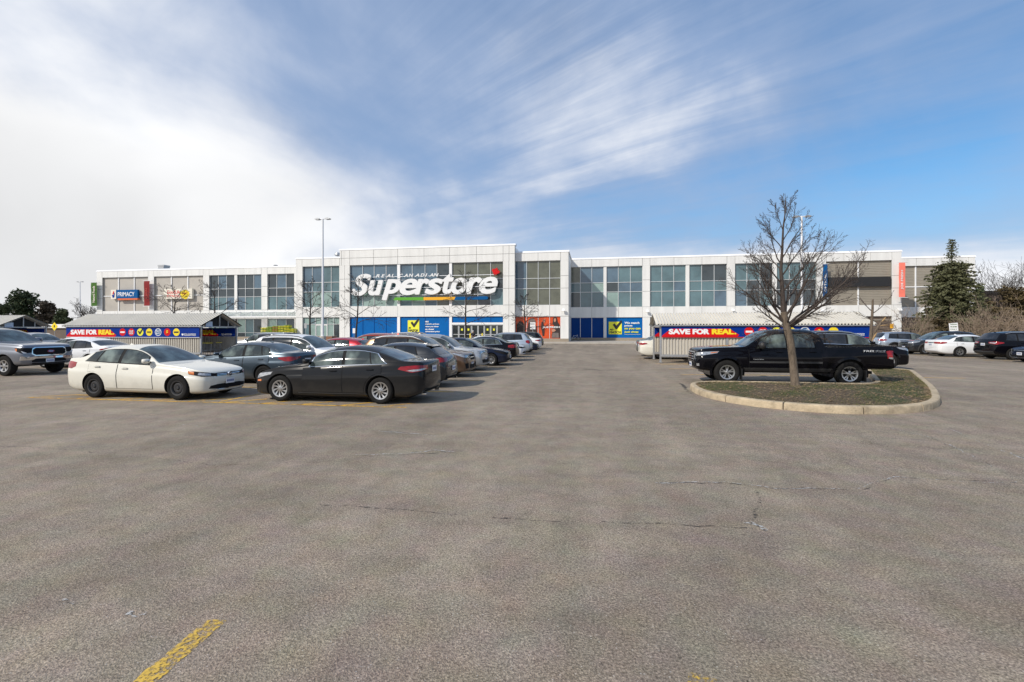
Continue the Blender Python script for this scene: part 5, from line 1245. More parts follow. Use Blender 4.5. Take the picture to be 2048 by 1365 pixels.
F150 = dict(TACOMA); F150.update(L=5.88, W=2.03, wb=3.68, fo=.97, R=.41, arch=.48, rim=.245, wheel='six', tw=.27, cl=.42, xc=1.6, xe=4.2, bed=(4.42, 5.72), clad=0, flaps=0,
    top=[(0, .80), (.012, .96), (.03, 1.14), (.08, 1.235), (.3, 1.285), (.9, 1.33), (1.45, 1.355), (1.6, 1.37), (1.9, 1.56), (2.25, 1.80), (2.5, 1.89), (2.9, 1.945), (3.4, 1.96), (3.9, 1.95), (4.12, 1.92), (4.24, 1.82), (4.32, 1.5), (4.36, 1.39), (4.45, 1.38), (5.75, 1.40), (5.83, 1.34), (5.86, 1.0), (5.88, .7)],
    belt=[(0, .78), (.03, 1.08), (.1, 1.17), (.4, 1.21), (1.5, 1.27), (2.4, 1.30), (4.2, 1.33), (4.4, 1.35), (5.75, 1.36), (5.84, 1.26), (5.88, .66)],
    plan=[(0, .80), (.015, .87), (.05, .925), (.16, .96), (.6, .98), (1.5, .985), (4.3, .985), (4.4, 1.0), (5.6, 1.0), (5.80, .98), (5.86, .95), (5.88, .9)],
    wins=[(1.96, 3.02, .18, -.01), (3.12, 4.02, -.01, -.06)], ws=(1.66, 2.46), rw=(4.22, 4.32, .12), doors=[(1.78, 3.06, 0), (3.085, 4.16, 0)], rplate=.75, fplate=.60,
    hl=[(.02, .66, .94), (.02, .64, 1.13), (.22, .92, 1.14), (.40, .99, 1.13), (.30, .98, .98), (.12, .94, .92)], darkhl=1,
    hlsub=[('indicator', [(.30, .97, 1.0), (.30, .97, 1.11), (.38, .99, 1.11), (.34, .98, 1.0)], .012, M['amberlens']), ('daytime_lamp', [(.05, .80, .92), (.10, .90, .92), (.16, .93, 1.0), (.12, .92, 1.0), (.07, .84, .95)], .012, M['white'])],
    grille=[(-.50, .84), (-.60, .90), (-.60, 1.06), (-.50, 1.13), (.50, 1.13), (.60, 1.06), (.60, .90), (.50, .84)], bars=(.38, .62), barh=.012, chromebars=False,
    front=[('chrome_bumper', [(-.94, .64), (-.94, .80), (-.66, .76), (-.50, .80), (.50, .80), (.66, .76), (.94, .80), (.94, .64), (.62, .64), (.50, .70), (-.50, .70), (-.62, .64)], .030, 'chrome'),
           ('grille_surround', [(-.52, .80), (-.64, .88), (-.64, 1.08), (-.52, 1.165), (.52, 1.165), (.64, 1.08), (.64, .88), (.52, .80)], .005, 'chrome'),
           ('lower_intake', [(-.60, .47), (-.64, .62), (-.50, .68), (.50, .68), (.64, .62), (.60, .47)], .006, 'trim')],
    sidepl=[], mirror=(2.02, 1.36), mirrormat=None, tl=[(.02, .86, 1.24), (.02, .86, .92), (.10, .97, .92), (.22, 1.0, .94), (.22, 1.0, 1.24), (.10, .98, 1.26)], tlsub=[])
SPEC = dict(sedan=SEDAN, fast=FAST, corolla=COROLLA, corolla2=COROLLA2, accord=ACCORD, chromesedan=CHROMESEDAN, ev=EV, suv=SUV, rav=RAV, volvo=VOLVO, crv=CRV, forester=FORESTER, outback=OUTBACK, escape=ESCAPE, fourr=FOURR, hatch=HATCH, liftback=LIFTBACK, tacoma=TACOMA, f150=F150)
# split the sedan pane behind the wheel: paints
P = dict(cream=paint('warm white paint', (0.68, 0.66, 0.58), .0, .35, .08), white=paint('white paint car', (0.74, 0.75, 0.76), .0, .3, .06), dark=paint('dark bronze grey paint', (0.016, 0.016, 0.0165), .2, .22, .03),
         slate=paint('slate blue paint', (0.055, 0.075, 0.095), .5, .3, .1), grey=paint('mid grey metallic paint', (0.20, 0.215, 0.25), .6, .32, .1), black=paint('black paint', (0.003, 0.003, 0.005), .0, .2, .006),
         navy=paint('blue black paint', (0.008, 0.012, 0.028), .3, .22, .03), brown=paint('brown bronze paint', (0.13, 0.075, 0.045), .55, .3, .12), silver=paint('silver paint', (0.42, 0.44, 0.46), .6, .32, .1),
         red=paint('deep red paint', (0.36, 0.008, 0.02), .3, .25, .06), orange=paint('burnt orange red paint', (0.42, 0.045, 0.02), .3, .3, .06), pale=paint('pale blue silver paint', (0.40, 0.46, 0.53), .55, .3, .1),
         steelblue=paint('grey blue paint', (0.16, 0.19, 0.25), .5, .3, .1), graphite=paint('graphite paint', (0.022, 0.025, 0.030), .3, .25, .04), green=paint('dark green grey paint', (0.05, 0.075, 0.07), .4, .3, .1))
GA = 'cars parked in the rows left of the driving aisle'; GR = 'cars parked at the right side of the lot'; GL_ = 'cars parked at the far left of the lot'
XJ = at(490, 775, .5)                      # tip of the first row
def col(px, y): return onY(px, y)
car_j, _o = place_car('parked_car', 'sedan', -10.03, 11.72, True, P['cream'], 'cream white sedan on black steel wheels, nearest of the left rows', group=GA)
CJ = _ = None
car_m, obs_m = place_car('parked_car', 'fast', -4.17, 12.05, False, P['dark'], 'dark charcoal sedan with chrome window line and ten spoke wheels, tail to the aisle', group=GA)
place_car('parked_car', 'corolla', -10.0, 15.35, False, P['slate'], 'slate blue sedan on black wheels behind the cream sedan, red tail lamp to the right', group=GA)
place_car('parked_car', 'rav', -10.0, 18.7, True, P['white'], 'white high car with black roof rails behind the slate blue sedan', group=GA)
place_car('parked_car', 'liftback', -10.55, 21.8, False, P['red'], 'bright red liftback with roof fin behind the white car with roof rails', group=GA)
place_car('parked_car', 'suv', -16.0 + 5.9, 25.0, False, P['orange'], 'orange red crossover roof seen behind the bright red liftback', group=GA)
place_car('parked_car', 'volvo', -10.2, 28.6, False, P['brown'], 'brownish crossover roof furthest back behind the red cars', group=GA)
place_car('parked_car', 'rav', -10.4, 32.2, True, P['white'], 'white crossover nose to the right, in front of the blue price panel', group=GA)
place_car('parked_car', 'sedan', -10.2, 36.2, True, P['green'], 'dark green grey sedan in front of the automatic doors', group=GA)
place_car('parked_car', 'hatch', -4.62, 15.25, False, P['graphite'], 'graphite hatchback with roof spoiler directly behind the charcoal sedan', group=GA)
place_car('parked_car', 'volvo', -4.82, 18.6, True, P['brown'], 'brown crossover nose to the aisle, third from the front of its row', group=GA)
place_car('parked_car', 'crv', -4.95, 21.6, True, P['silver'], 'silver crossover nose to the aisle between the brown crossover and a blue black sedan', group=GA)
place_car('parked_car', 'corolla2', -4.4, 24.8, True, P['navy'], 'blue black small sedan with bright wheel, nose to the aisle', group=GA)
place_car('parked_car', 'chromesedan', -4.52, 28.3, False, P['black'], 'black sedan with chrome window line and red tail lamp to the aisle', group=GA)
place_car('parked_car', 'corolla', -4.7, 32.3, True, P['white'], 'small white car nose to the aisle, mostly hidden behind the black sedan', group=GA)
place_car('parked_car', 'forester', -4.65, 35.8, False, P['pale'], 'pale silver wagon with dark side glass, tail to the aisle', group=GA)
place_car('parked_car', 'hatch', -4.55, 39.3, True, P['navy'], 'dark blue car nose to the aisle behind the pale silver wagon', group=GA)
place_car('parked_car', 'accord', -4.75, 43.0, False, P['white'], 'white sedan tail near the far end of the left row', group=GA)
place_car('parked_car', 'suv', -4.95, 46.7, False, P['black'], 'black crossover with red lamps, last of the left row before the orange posters', group=GA)
# left
car_f, obs_f = place_car('pickup_truck', 'f150', -22.45, 16.3, True, P['grey'], 'grey pickup with wide black grille and chrome bumper at the left edge', 'pickup truck')
place_car('parked_car', 'ev', -22.85, 19.9, False, P['white'], 'smooth white sedan with black rear window behind the cream sedan', group=GL_)
place_car('parked_car', 'ev', -27.6, 23.1, False, P['white'], 'white sedan right behind the grey pickup, under the red end of the long banner', group=GL_)
place_car('parked_car', 'suv', -36.2, 27.2, True, P['silver'], 'silver crossover windscreen showing between the far left shelter and the long banner', group=GL_)
place_car('parked_car', 'suv', -21.9, 31.6, False, P['silver'], 'silver grey crossover roof right of the left cart shelter', group=GL_)
place_car('parked_car', 'crv', -24.4, 36.5, False, P['navy'], 'dark crossover just beyond the open end of the left cart shelter', group=GL_)
place_car('parked_car', 'rav', -13.3, 41.0, True, P['graphite'], 'dark roofed crossover in front of the yellow bag stacks', group=GL_)
# right
car_t, obs_t = place_car('pickup_truck', 'tacoma', 9.1, 17.35, False, P['black'], 'black pickup with bare tree in front of it, beside the planted island', 'pickup truck', sc=1.015)
place_car('parked_car', 'fourr', 13.75, 24.4, True, P['black'], 'black off road wagon parked behind the black pickup', group=GR)
place_car('parked_car', 'accord', 2.75 + 4.8, 31.0, True, P['cream'], 'cream white sedan tail poking out left of the right cart shelter', group=GR)
place_car('parked_car', 'corolla', 2.9 + 4.6, 34.2, True, P['green'], 'grey green car just beyond the cream sedan by the right shelter', group=GR)
place_car('parked_car', 'outback', 22.3 + 4.8, 43.0, True, P['pale'], 'grey blue wagon with black roof rails, leftmost of the right row', group=GR)
place_car('parked_car', 'rav', 22.4 + 4.6, 39.4, False, P['graphite'], 'dark grey crossover nose to the left, between the grey blue wagon and the white sedan', group=GR)
place_car('parked_car', 'accord', 22.4 + 4.8, 36.5, True, P['white'], 'white sedan with wide red tail lamps in the right row', group=GR)
place_car('parked_car', 'escape', 23.3 + 4.5, 33.4, True, P['black'], 'black crossover tail at the right edge of the picture', group=GR)
place_car('parked_car', 'sedan', 22.9 + 4.6, 30.3, False, P['navy'], 'dark blue sedan nose cut by the right edge of the picture', group=GR)
place_car('parked_car', 'accord', 22.0 + 4.6, 48.5, True, P['white'], 'white car roof beyond the right cart shelter, left of the grey blue wagon', group=GR)
place_car('parked_car', 'suv', 22.2 + 4.8, 52.0, True, P['graphite'], 'dark crossover far back between the snapped tree and the store corner', group=GR)

def badge_at(car, kind, nm, px, y, z, side=-1, txt=None, w=.3, h=.06, m='white', shear=0.25):
    """lettering on the flank of a car (local frame, front at -X)"""
    d = SPEC[kind]
    me, (a, b, c, e2) = text_mesh(txt, 1, .5, .02, shear, m=M[m])
    for v in me.vertices: v.co = (px - d['L'] / 2 + (v.co.x - a) / (b - a) * w, -y - .006 - v.co.z * .004, z + (v.co.y - c) / (e2 - c) * h)
    return link(nm, me, car)
badge_at(car_t, 'tacoma', 'side_lettering', 4.85, .952, 1.075, txt='TRD', w=.30, h=.055); badge_at(car_t, 'tacoma', 'side_lettering', 5.17, .953, 1.09, txt='4x4', w=.30, h=.045, m='steel'); badge_at(car_t, 'tacoma', 'side_lettering', 5.13, .953, 1.065, txt='OFF ROAD', w=.33, h=.018, m='steel')
badge_at(car_t, 'tacoma', 'door_lettering', 1.72, .948, .80, txt='TACOMA', w=.32, h=.03, m='steel', shear=0)
# round or oval nose badges
def nose_badge(car, kind, z, rx, rz, m1, m2, txt=None):
    d = SPEC[kind]; b = MB(); x = -d['L'] / 2 - .028; n = 28
    b.prism([(rx * cos(2 * pi * i / n), z + rz * sin(2 * pi * i / n)) for i in range(n)], x, x + .06, plane='YZ'); o = b.build('badge_ring', M[m1], car)
    b = MB(); b.prism([(rx * .84 * cos(2 * pi * i / n), z + rz * .80 * sin(2 * pi * i / n)) for i in range(n)], x - .003, x + .01, plane='YZ'); b.build('badge', M[m2], o)
    if txt:
        me, (a, bb_, c, e2) = text_mesh(txt, 1, .5, .01, .2, m=M['white'])
        for v in me.vertices: v.co = (x - .005 - v.co.z * .004, rx * .55 - (v.co.x - a) / (bb_ - a) * rx * 1.1, z - rz * .42 + (v.co.y - c) / (e2 - c) * rz * .84)
        link('badge_lettering', me, o)
nose_badge(car_f, 'f150', .985, .12, .052, 'chrome', 'signblue', 'Ford'); nose_badge(car_j, 'sedan', .655, .06, .06, 'chrome', 'trim', 'W')
# ------------------------------------------------------------------ cart shelters
def wave(x0, x1, p, dep, duty=0.55):
    """trapezoid rib profile as (x, offset) pairs"""
    o = []; x = x0
    while x < x1 - 1e-6:
        o += [(x, 0), (x + p * duty * .9, 0), (x + p * duty, dep), (x + p * .95, dep)]; x += p
    o.append((x1, 0)); return [(min(a, x1), b) for a, b in o]
def ribwall(mb, x0, x1, y, z0, z1, p=.16, dep=.045, sgn=1):
    w = wave(x0, x1, p, dep); vs = []
    for x, o in w: vs += [(x, y + sgn * o, z0), (x, y + sgn * o, z1)]
    for x, o in w: vs += [(x, y + sgn * (o + .006), z0), (x, y + sgn * (o + .006), z1)]
    n = len(w); fs = [(2 * i, 2 * i + 2, 2 * i + 3, 2 * i + 1) for i in range(n - 1)] + [(2 * n + 2 * i, 2 * n + 2 * i + 1, 2 * n + 2 * i + 3, 2 * n + 2 * i + 2) for i in range(n - 1)]
    mb.add(vs, fs)
BEDGE = [('red', 'white', 0, 'SAVE'), ('red', 'white', 1, 'CLUB SIZE'), ('lemon', 'black', 2, ''), ('yellow', 'black', 1, 'FREE'), ('navy', 'white', 3, 'MULTI BUY'), ('red', 'yellow', 1, '$'), ('yellow', 'black', 0, 'HALF')]
def banner_panel(parent, x0, x1, y, z0, z1, kk, nm='banner', late=False):
    """long printed banner facing -Y"""
    L = x1 - x0; k = L / 10.4; h = z1 - z0
    b = MB(); b.box(x0, x1, y, y + .02, z0, z1); o = b.build(nm, M['navy'], parent)
    if late: x0 = x1 - 5.35; x1 = x0 + 10.4; k = 1.0; L = 10.4
    b = MB(); b.prism([(x0 + .02, z0 + .005), (x0 + .05, z0 + .15 * h), (x0 + .52 * k, z0 + h * .78), (x0 + 3.55 * k, z0 + h * .78), (x0 + 4.05 * k, z0 + h * .2), (x0 + 3.95 * k, z0 + .005)], y - .004, y - .001); b.build('red_wedge', M['red'], o)
    b = MB(); b.box(x0, x1 - (5.05 if late else 0), y - .006, y + .026, z0 - .03, z0 - .002); b.build('banner_edge', M['red'] if kk else M['whitepole'], o)
    def T(s, a, e, q0, q1, m, off=.02, bo=.022): sign_text('lettering', s, o, x0 + a * k, x0 + e * k, z0 + h * q0, z0 + h * q1, y - .008, M[m], offset=off, ext=.003, bold=bo)
    T('SAVE', .38, 1.52, .24, .76, 'white'); T('FOR', 1.64, 2.52, .24, .76, 'white'); T('REAL', 2.64, 3.78, .24, .76, 'yellow'); T('.', 3.80, 3.90, .24, .38, 'yellow', .02, 0)
    if late: T('REAL CANADIAN', 4.3, 5.1, .28, .37, 'white', .02, 0); T('SUPERSTORE', 4.3, 5.1, .15, .25, 'white', .02, 0); return o
    for i, (c1, c2, t, s) in enumerate(BEDGE):
        cx = x0 + (4.55 + i * .69) * k; cz = z0 + h * .5; r = .24; b = MB()
        b.prism([(cx + r * cos(a), cz + r * sin(a)) for a in [2 * pi * j / 24 for j in range(24)]], y - .004, y - .001)
        bo = b.build('price_badge', M['white' if c1 == 'navy' else c1], o)
        if c1 == 'navy':
            b = MB(); b.prism([(cx + .2 * cos(a), cz + .2 * sin(a)) for a in [2 * pi * j / 24 for j in range(24)]], y - .007, y - .0045); b.build('badge_core', M['signblue'], bo)
        b = MB()
        if t == 0: b.box(cx - .17, cx + .17, y - .009, y - .005, cz - .05, cz + .05); b.build('badge_mark', M[c2], bo)
        elif t == 2: tick(b, cx, cz, .34, y - .005); b.build('badge_mark', M[c2], bo)
        else:
            ws = s.split(' ')
            for q, w in enumerate(ws):
                zc = cz + (.075 - .15 * q if len(ws) > 1 else 0); hh = .055 if len(ws) > 1 else (.13 if w == '$' else .055)
                sign_text('lettering', w, bo, cx - (.15 if w != '$' else .07), cx + (.15 if w != '$' else .07), zc - hh, zc + hh, y - .010, M[c2], offset=.03, ext=.002)
    T('REAL CANADIAN', 9.28, 10.15, .28, .37, 'white', .02, 0); T('SUPERSTORE', 9.28, 10.15, .15, .25, 'white', .02, 0)
    b = MB(); xx = x0 + 9.16 * k; b.prism([(xx - .07 * k, z0 + h * .36), (xx - .07 * k, z0 + h * .22), (xx, z0 + h * .15), (xx + .07 * k, z0 + h * .22), (xx + .07 * k, z0 + h * .36)], y - .006, y - .002); b.build('shield_mark', M['white'], o)
    return o
def shelter(x0, x1, y0, D, label, kk, zf=2.06, zr=2.72, left_sign=False):
    cx = (x0 + x1) / 2; e = empty('cart_shelter', (cx, y0 + D / 2, gz(cx, y0)), 0, label, 'cart shelter', 'cart shelters in the parking lot')
    a, b_ = x0 - cx, x1 - cx; f, r = -D / 2, D / 2
    n = max(3, int((b_ - a) / 2.6)) + 1
    for i in range(n):
        x = a + (b_ - a) * i / (n - 1)
        for y in (f, r):
            m = MB(); m.box(x - .045, x + .045, y - .045, y + .045, 0, zf - .02); m.box(x - .10, x + .10, y - .10, y + .10, 0.002, .015); m.build('post', M['steel'], e)
    # gable frames
    for x in (a, b_):
        m = MB(); m.box(x - .04, x + .04, f - .12, r + .12, zf - .10, zf - .022)
        for s in (-1, 1): m.tube((x, s * (D / 2 + .18), zf - .03), (x, 0, zr - .05), .04, n=4)
        m.box(x - .03, x + .03, -.03, .03, zf - .02, zr - .08)
        for s in (-1, 1): m.box(x - .025, x + .025, s * D * .25 - .025, s * D * .25 + .025, zf - .02, (zf + zr) / 2 - .06)
        m.build('gable_frame', M['steel'], e)
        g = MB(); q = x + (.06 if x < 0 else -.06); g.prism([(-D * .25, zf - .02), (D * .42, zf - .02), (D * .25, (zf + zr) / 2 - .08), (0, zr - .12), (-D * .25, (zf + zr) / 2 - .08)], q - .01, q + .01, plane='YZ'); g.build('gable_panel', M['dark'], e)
        if left_sign and x > 0:
            g = MB(); g.box(x + .05, x + .07, -D * .40, -D * .22, zf - .08, zf + .28); s_ = g.build('notice', mat('pale blue notice', (.45, .55, .68), .5), e)
            g = MB(); g.box(x + .071, x + .074, -D * .38, -D * .25, zf - .04, zf - .02); g.build('notice_print', M['plateblue'], s_)
    # roof: two ribbed slopes
    w = wave(a - .25, b_ + .25, .155 if kk else .21, .06, .5)
    for s in (-1, 1):
        m = MB(); vs = []
        for x, o in w: vs += [(x, s * (D / 2 + .22), zf + o), (x, s * .02, zr + o)]
        for x, o in w: vs += [(x, s * (D / 2 + .22), zf + o - .012), (x, s * .02, zr + o - .012)]
        k = len(w); fs = [(2 * i, 2 * i + 2, 2 * i + 3, 2 * i + 1) for i in range(k - 1)] + [(2 * k + 2 * i, 2 * k + 2 * i + 2, 2 * k + 2 * i + 3, 2 * k + 2 * i + 1) for i in range(k - 1)] + [(2 * i, 2 * i + 2, 2 * k + 2 * i + 2, 2 * k + 2 * i) for i in range(k - 1)]
        m.add(vs, fs); m.build('roof', M['ribroof'], e)
    m = MB(); m.box(a - .2, b_ + .2, f - .20, f - .15, zf - .07, zf - .018); m.box(a - .2, b_ + .2, r + .15, r + .20, zf - .07, zf - .018); m.build('eave_rail', M['steel'], e)
    # walls
    m = MB(); ribwall(m, a + .05, b_ - .05, f - .02, .27, 1.40); m.build('wall_panel', M['ribbed'], e)
    m = MB(); ribwall(m, a + .05, b_ - .05, r - .03, .27, 1.40); m.build('wall_panel', M['ribbed'], e)
    for y in (f, r):
        m = MB(); m.box(a, b_, y - .05, y - .022 if y < 0 else y + .05, .30, .42) if False else m.box(a, b_, y - .09, y - .07, .32, .44); m.build('bumper_rail', M['steel'], e)
    banner_panel(e, a + .04, b_ - .02, f - .11, 1.40, zf - .09, kk); banner_panel(e, a + .04, b_ - .02, r - .10, 1.40, zf - .12, kk, 'inner_banner', left_sign)
    return e
XL0, XL1 = onY(135, 26.2), onY(402, 26.2)
shelter(XL0, XL1, 26.2, 3.0, 'cart shelter whose open gable end shows a dark interior, centre left of the lot', 0, 2.12, 2.92, True)
shelter(-53.0, -42.6, 27.6, 3.0, 'cart shelter at the left picture edge, roof and gable above the grey pickup', 0, 2.12, 2.92, True)
shelter(onY(1321, 26.9), onY(1738, 26.9), 26.9, 3.0, 'cart shelter behind the black pickup with large red and blue banner', 1, 2.05, 2.70)

# shopping carts
def cart_proto(x, y, z, rz, label):
    e = empty('shopping_cart', (x, y, z), rz, label, 'shopping cart', 'shopping carts in the shelters')
    m = MB(); t = .006
    for i in range(12):
        f = i / 11; x0 = -.45 + .9 * f; w = .20 + .07 * f; zb = .52 - .02 * f
        m.tube((x0, -w, zb), (x0, w, zb), t, n=4); m.tube((x0, -w, zb), (x0 + .02, -w - .03, .98), t, n=4); m.tube((x0, w, zb), (x0 + .02, w + .03, .98), t, n=4)
    for k in range(5):
        z0 = .52 + .115 * k; m.tube((-.45, -.20 - .007 * k, z0), (.47, -.27 - .007 * k, z0), t, n=4); m.tube((-.45, .20 + .007 * k, z0), (.47, .27 + .007 * k, z0), t, n=4); m.tube((-.45, -.20, z0), (-.45, .20, z0), t, n=4)
    m.build('basket', M['steel'], e)
    m = MB()
    for s in (-1, 1): m.path([(-.40, s * .2, .12), (-.42, s * .2, .5)], [.012] * 2); m.path([(.40, s * .25, .12), (.48, s * .28, .95), (.56, s * .28, 1.0)], [.013] * 3); m.tube((-.40, s * .2, .14), (.40, s * .25, .14), .012)
    m.build('frame', M['steel'], e)
    m = MB(); m.tube((.57, -.28, 1.0), (.57, .28, 1.0), .02); m.build('handle', M['yellow'], e)
    for px_, py_ in ((-.4, -.2), (-.4, .2), (.4, -.25), (.4, .25)):
        m = MB(); m.lathe([(.01, -.015), (.06, -.015), (.06, .015), (.01, .015)], 14, 'Y', (px_, py_, .06), close=True); m.build('wheel', M['black'], e)
    return e
def dup(root, loc, rz, label):
    r = root.copy(); C.objects.link(r); r.location = loc; r.rotation_euler = (0, 0, rz); r['label'] = label
    for ch in list(root.children): c = ch.copy(); C.objects.link(c); c.parent = r
    return r
c0 = cart_proto(XL1 - .9, 27.2, 0, 0, 'shopping cart with yellow handle nearest the open end of the left shelter')
dup(c0, (XL1 - 1.25, 27.2, 0), 0, 'second cart of the nested row inside the left shelter'); dup(c0, (XL1 - 1.6, 27.2, 0), 0, 'third cart of the nested row inside the left shelter'); dup(c0, (XL1 - 1.1, 28.2, 0), .1, 'cart at the back wall inside the left shelter')

# ------------------------------------------------------------------ planted island
from mathutils import noise as mnoise
def mnoise_(u): return mnoise.noise(Vector((u * .31, 2.7, 9.1)))
outer = [(1381, 779), (1387, 784), (1394.7, 787.8), (1422, 797), (1449, 803), (1482, 809), (1531, 816), (1580.6, 821.5), (1641, 826.5), (1717, 830), (1777, 829.5), (1832, 827.5), (1858, 824), (1875, 818), (1883, 811)]
OP = [at(x, y, 0.07) for x, y in outer]
OP += [Vector((9.15, 14.6, 0)), Vector((9.9, 16.0, 0)), Vector((11.2, 18.6, 0)), Vector((12.6, 21.4, 0)), Vector((12.9, 22.1, 0)), Vector((12.6, 22.5, 0)), Vector((11.9, 22.6, 0)), Vector((11.2, 22.2, 0)), Vector((10.3, 20.2, 0)), Vector((9.4, 18.2, 0)), Vector((8.8, 16.9, 0)), Vector((8.45, 16.25, 0)), Vector((8.1, 16.1, 0)), Vector((6.5, 16.1, 0)), Vector((4.6, 16.15, 0)), Vector((3.6, 16.3, 0)), Vector((3.15, 16.2, 0)), Vector((2.98, 15.95, 0))]
OP = [Vector((p.x, p.y, 0)) for p in OP]
def resample(P, step):
    o = []; n = len(P)
    for i in range(n):
        a, b = P[i], P[(i + 1) % n]; k = max(1, int((b - a).length / step))
        for j in range(k): o.append(a.lerp(b, j / k))
    return o
def smooth(P, it=2):
    for _ in range(it): P = [(P[i - 1] + P[i] * 2 + P[(i + 1) % len(P)]) / 4 for i in range(len(P))]
    return P
KP = smooth(resample(smooth(resample(OP, .2), 5), .07), 3)
area = sum(KP[i - 1].x * KP[i].y - KP[i].x * KP[i - 1].y for i in range(len(KP)))
if area < 0: KP = KP[::-1]
n = len(KP); isl = empty('planted_island', (6.5, 15, .0), 0, 'kerbed island of sparse grass and bark with one bare tree', 'planted island')
def inward(i, d):
    t = (KP[(i + 1) % n] - KP[i - 1]).normalized(); return KP[i] + Vector((-t.y, t.x, 0)) * d
m = MB(); prof = [(0, -.05), (.0, .10), (.012, .140), (.035, .158), (.15, .162), (.165, .15), (.17, .0)]
# stations along the kerb; narrow sunk joints every metre and a bit
ST = []; seglen = 0; nxt = 1.3
for i in range(n):
    dl = (KP[i] - KP[i - 1]).length; seglen += dl
    if seglen > nxt:
        seglen = 0; nxt = random.uniform(1.05, 1.5)
        for o_, f_ in ((-.016, 0), (-.010, 1), (.010, 1), (.016, 0)): ST.append((i + o_ / dl, f_))
    else: ST.append((float(i), 0))
rows = []; k = len(prof); jf = []
for u, f_ in ST:
    i0 = int(floor(u)); fr = u - i0; w = .004 * mnoise_(u)
    chip = .012 * max(0, mnoise_(u * 3.1) - .35)
    for d, z in prof:
        q = inward(i0 % n, d + (.014 if f_ and z > .05 else 0)).lerp(inward((i0 + 1) % n, d + (.014 if f_ and z > .05 else 0)), fr); zz_ = z + (w if z > 0 else 0) - (.02 if f_ and z > .1 else 0) - (chip if .09 < z < .16 and d < .04 else 0)
        rows.append((q.x - 6.5, q.y - 15, gz(q.x, q.y) + zz_))
ns = len(ST)
m.add(rows, [(i * k + j, ((i + 1) % ns) * k + j, ((i + 1) % ns) * k + j + 1, i * k + j + 1) for i in range(ns) for j in range(k - 1)])
m.m = [1 if (ST[i][1] and ST[(i + 1) % ns][1]) else 0 for i in range(ns) for j in range(k - 1)]
m.build('kerb', [M['kerb'], mat('dark joint dirt', (.06, .045, .03), .95)], isl, smooth=30)
soil = bpy.data.materials.new('bark and thin grass'); soil.use_nodes = True; t = soil.node_tree; b = t.nodes['Principled BSDF']; co = N(t, 'ShaderNodeTexCoord')
n1 = N(t, 'ShaderNodeTexNoise'); n1.inputs['Scale'].default_value = 26; n1.inputs['Detail'].default_value = 8; n1.inputs['Roughness'].default_value = .8; t.links.new(co.outputs['Object'], n1.inputs['Vector'])
n2 = N(t, 'ShaderNodeTexNoise'); n2.inputs['Scale'].default_value = .8; n2.inputs['Detail'].default_value = 5; t.links.new(co.outputs['Object'], n2.inputs['Vector'])
c1 = ramp(t, n1.outputs['Fac'], [(.3, (.03, .02, .013)), (.46, (.085, .06, .036)), (.6, (.15, .11, .065)), (.75, (.30, .24, .15))])
c2 = ramp(t, n1.outputs['Fac'], [(.3, (.02, .024, .008)), (.5, (.062, .068, .020)), (.7, (.14, .13, .05))])
mx = N(t, 'ShaderNodeMix', data_type='RGBA'); t.links.new(maprange(t, n2.outputs['Fac'], .40, .56), mx.inputs[0]); t.links.new(c1, mx.inputs[6]); t.links.new(c2, mx.inputs[7]); t.links.new(mx.outputs[2], b.inputs['Base Color'])
b.inputs['Roughness'].default_value = .95; bn = N(t, 'ShaderNodeBump'); bn.inputs['Strength'].default_value = 1.0; bn.inputs['Distance'].default_value = .03; t.links.new(n1.outputs['Fac'], bn.inputs['Height']); t.links.new(bn.outputs[0], b.inputs['Normal'])
bm = bmesh.new(); bm.faces.new([bm.verts.new((inward(i, .165).x, inward(i, .165).y, 0)) for i in range(0, n)])
for ax in (0, 1):
    c = 2.0
    while c < 24:
        bmesh.ops.bisect_plane(bm, geom=bm.verts[:] + bm.edges[:] + bm.faces[:], plane_co=(c, 0, 0) if ax == 0 else (0, c, 0), plane_no=(1, 0, 0) if ax == 0 else (0, 1, 0), dist=1e-5); c += .2
bmesh.ops.triangulate(bm, faces=[f for f in bm.faces if len(f.verts) > 4])
edge = set(v for e_ in bm.edges if len(e_.link_faces) == 1 for v in e_.verts)
from mathutils.kdtree import KDTree
kd = KDTree(n)
for i, p in enumerate(KP): kd.insert(p, i)
kd.balance()
from mathutils import noise as mnoise
def island_z(x, y):
    dd = kd.find(Vector((x, y, 0)))[2]; return gz(x, y) + .12 + .10 * sstep(.2, 1.3, dd) + .035 * mnoise.noise(Vector((x * 2.2, y * 2.2, 0)))
for v in bm.verts: v.co.z = island_z(v.co.x, v.co.y) if v not in edge else gz(v.co.x, v.co.y) + .125; 
for v in bm.verts: v.co.x -= 6.5; v.co.y -= 15
me = bpy.data.meshes.new('soil_bed'); bm.to_mesh(me); faces = [tuple(me.vertices[i].co.copy() for i in p.vertices) for p in me.polygons]; bm.free(); me.materials.append(soil)
me.polygons.foreach_set('use_smooth', [True] * len(me.polygons)); link('soil_bed', me, isl)
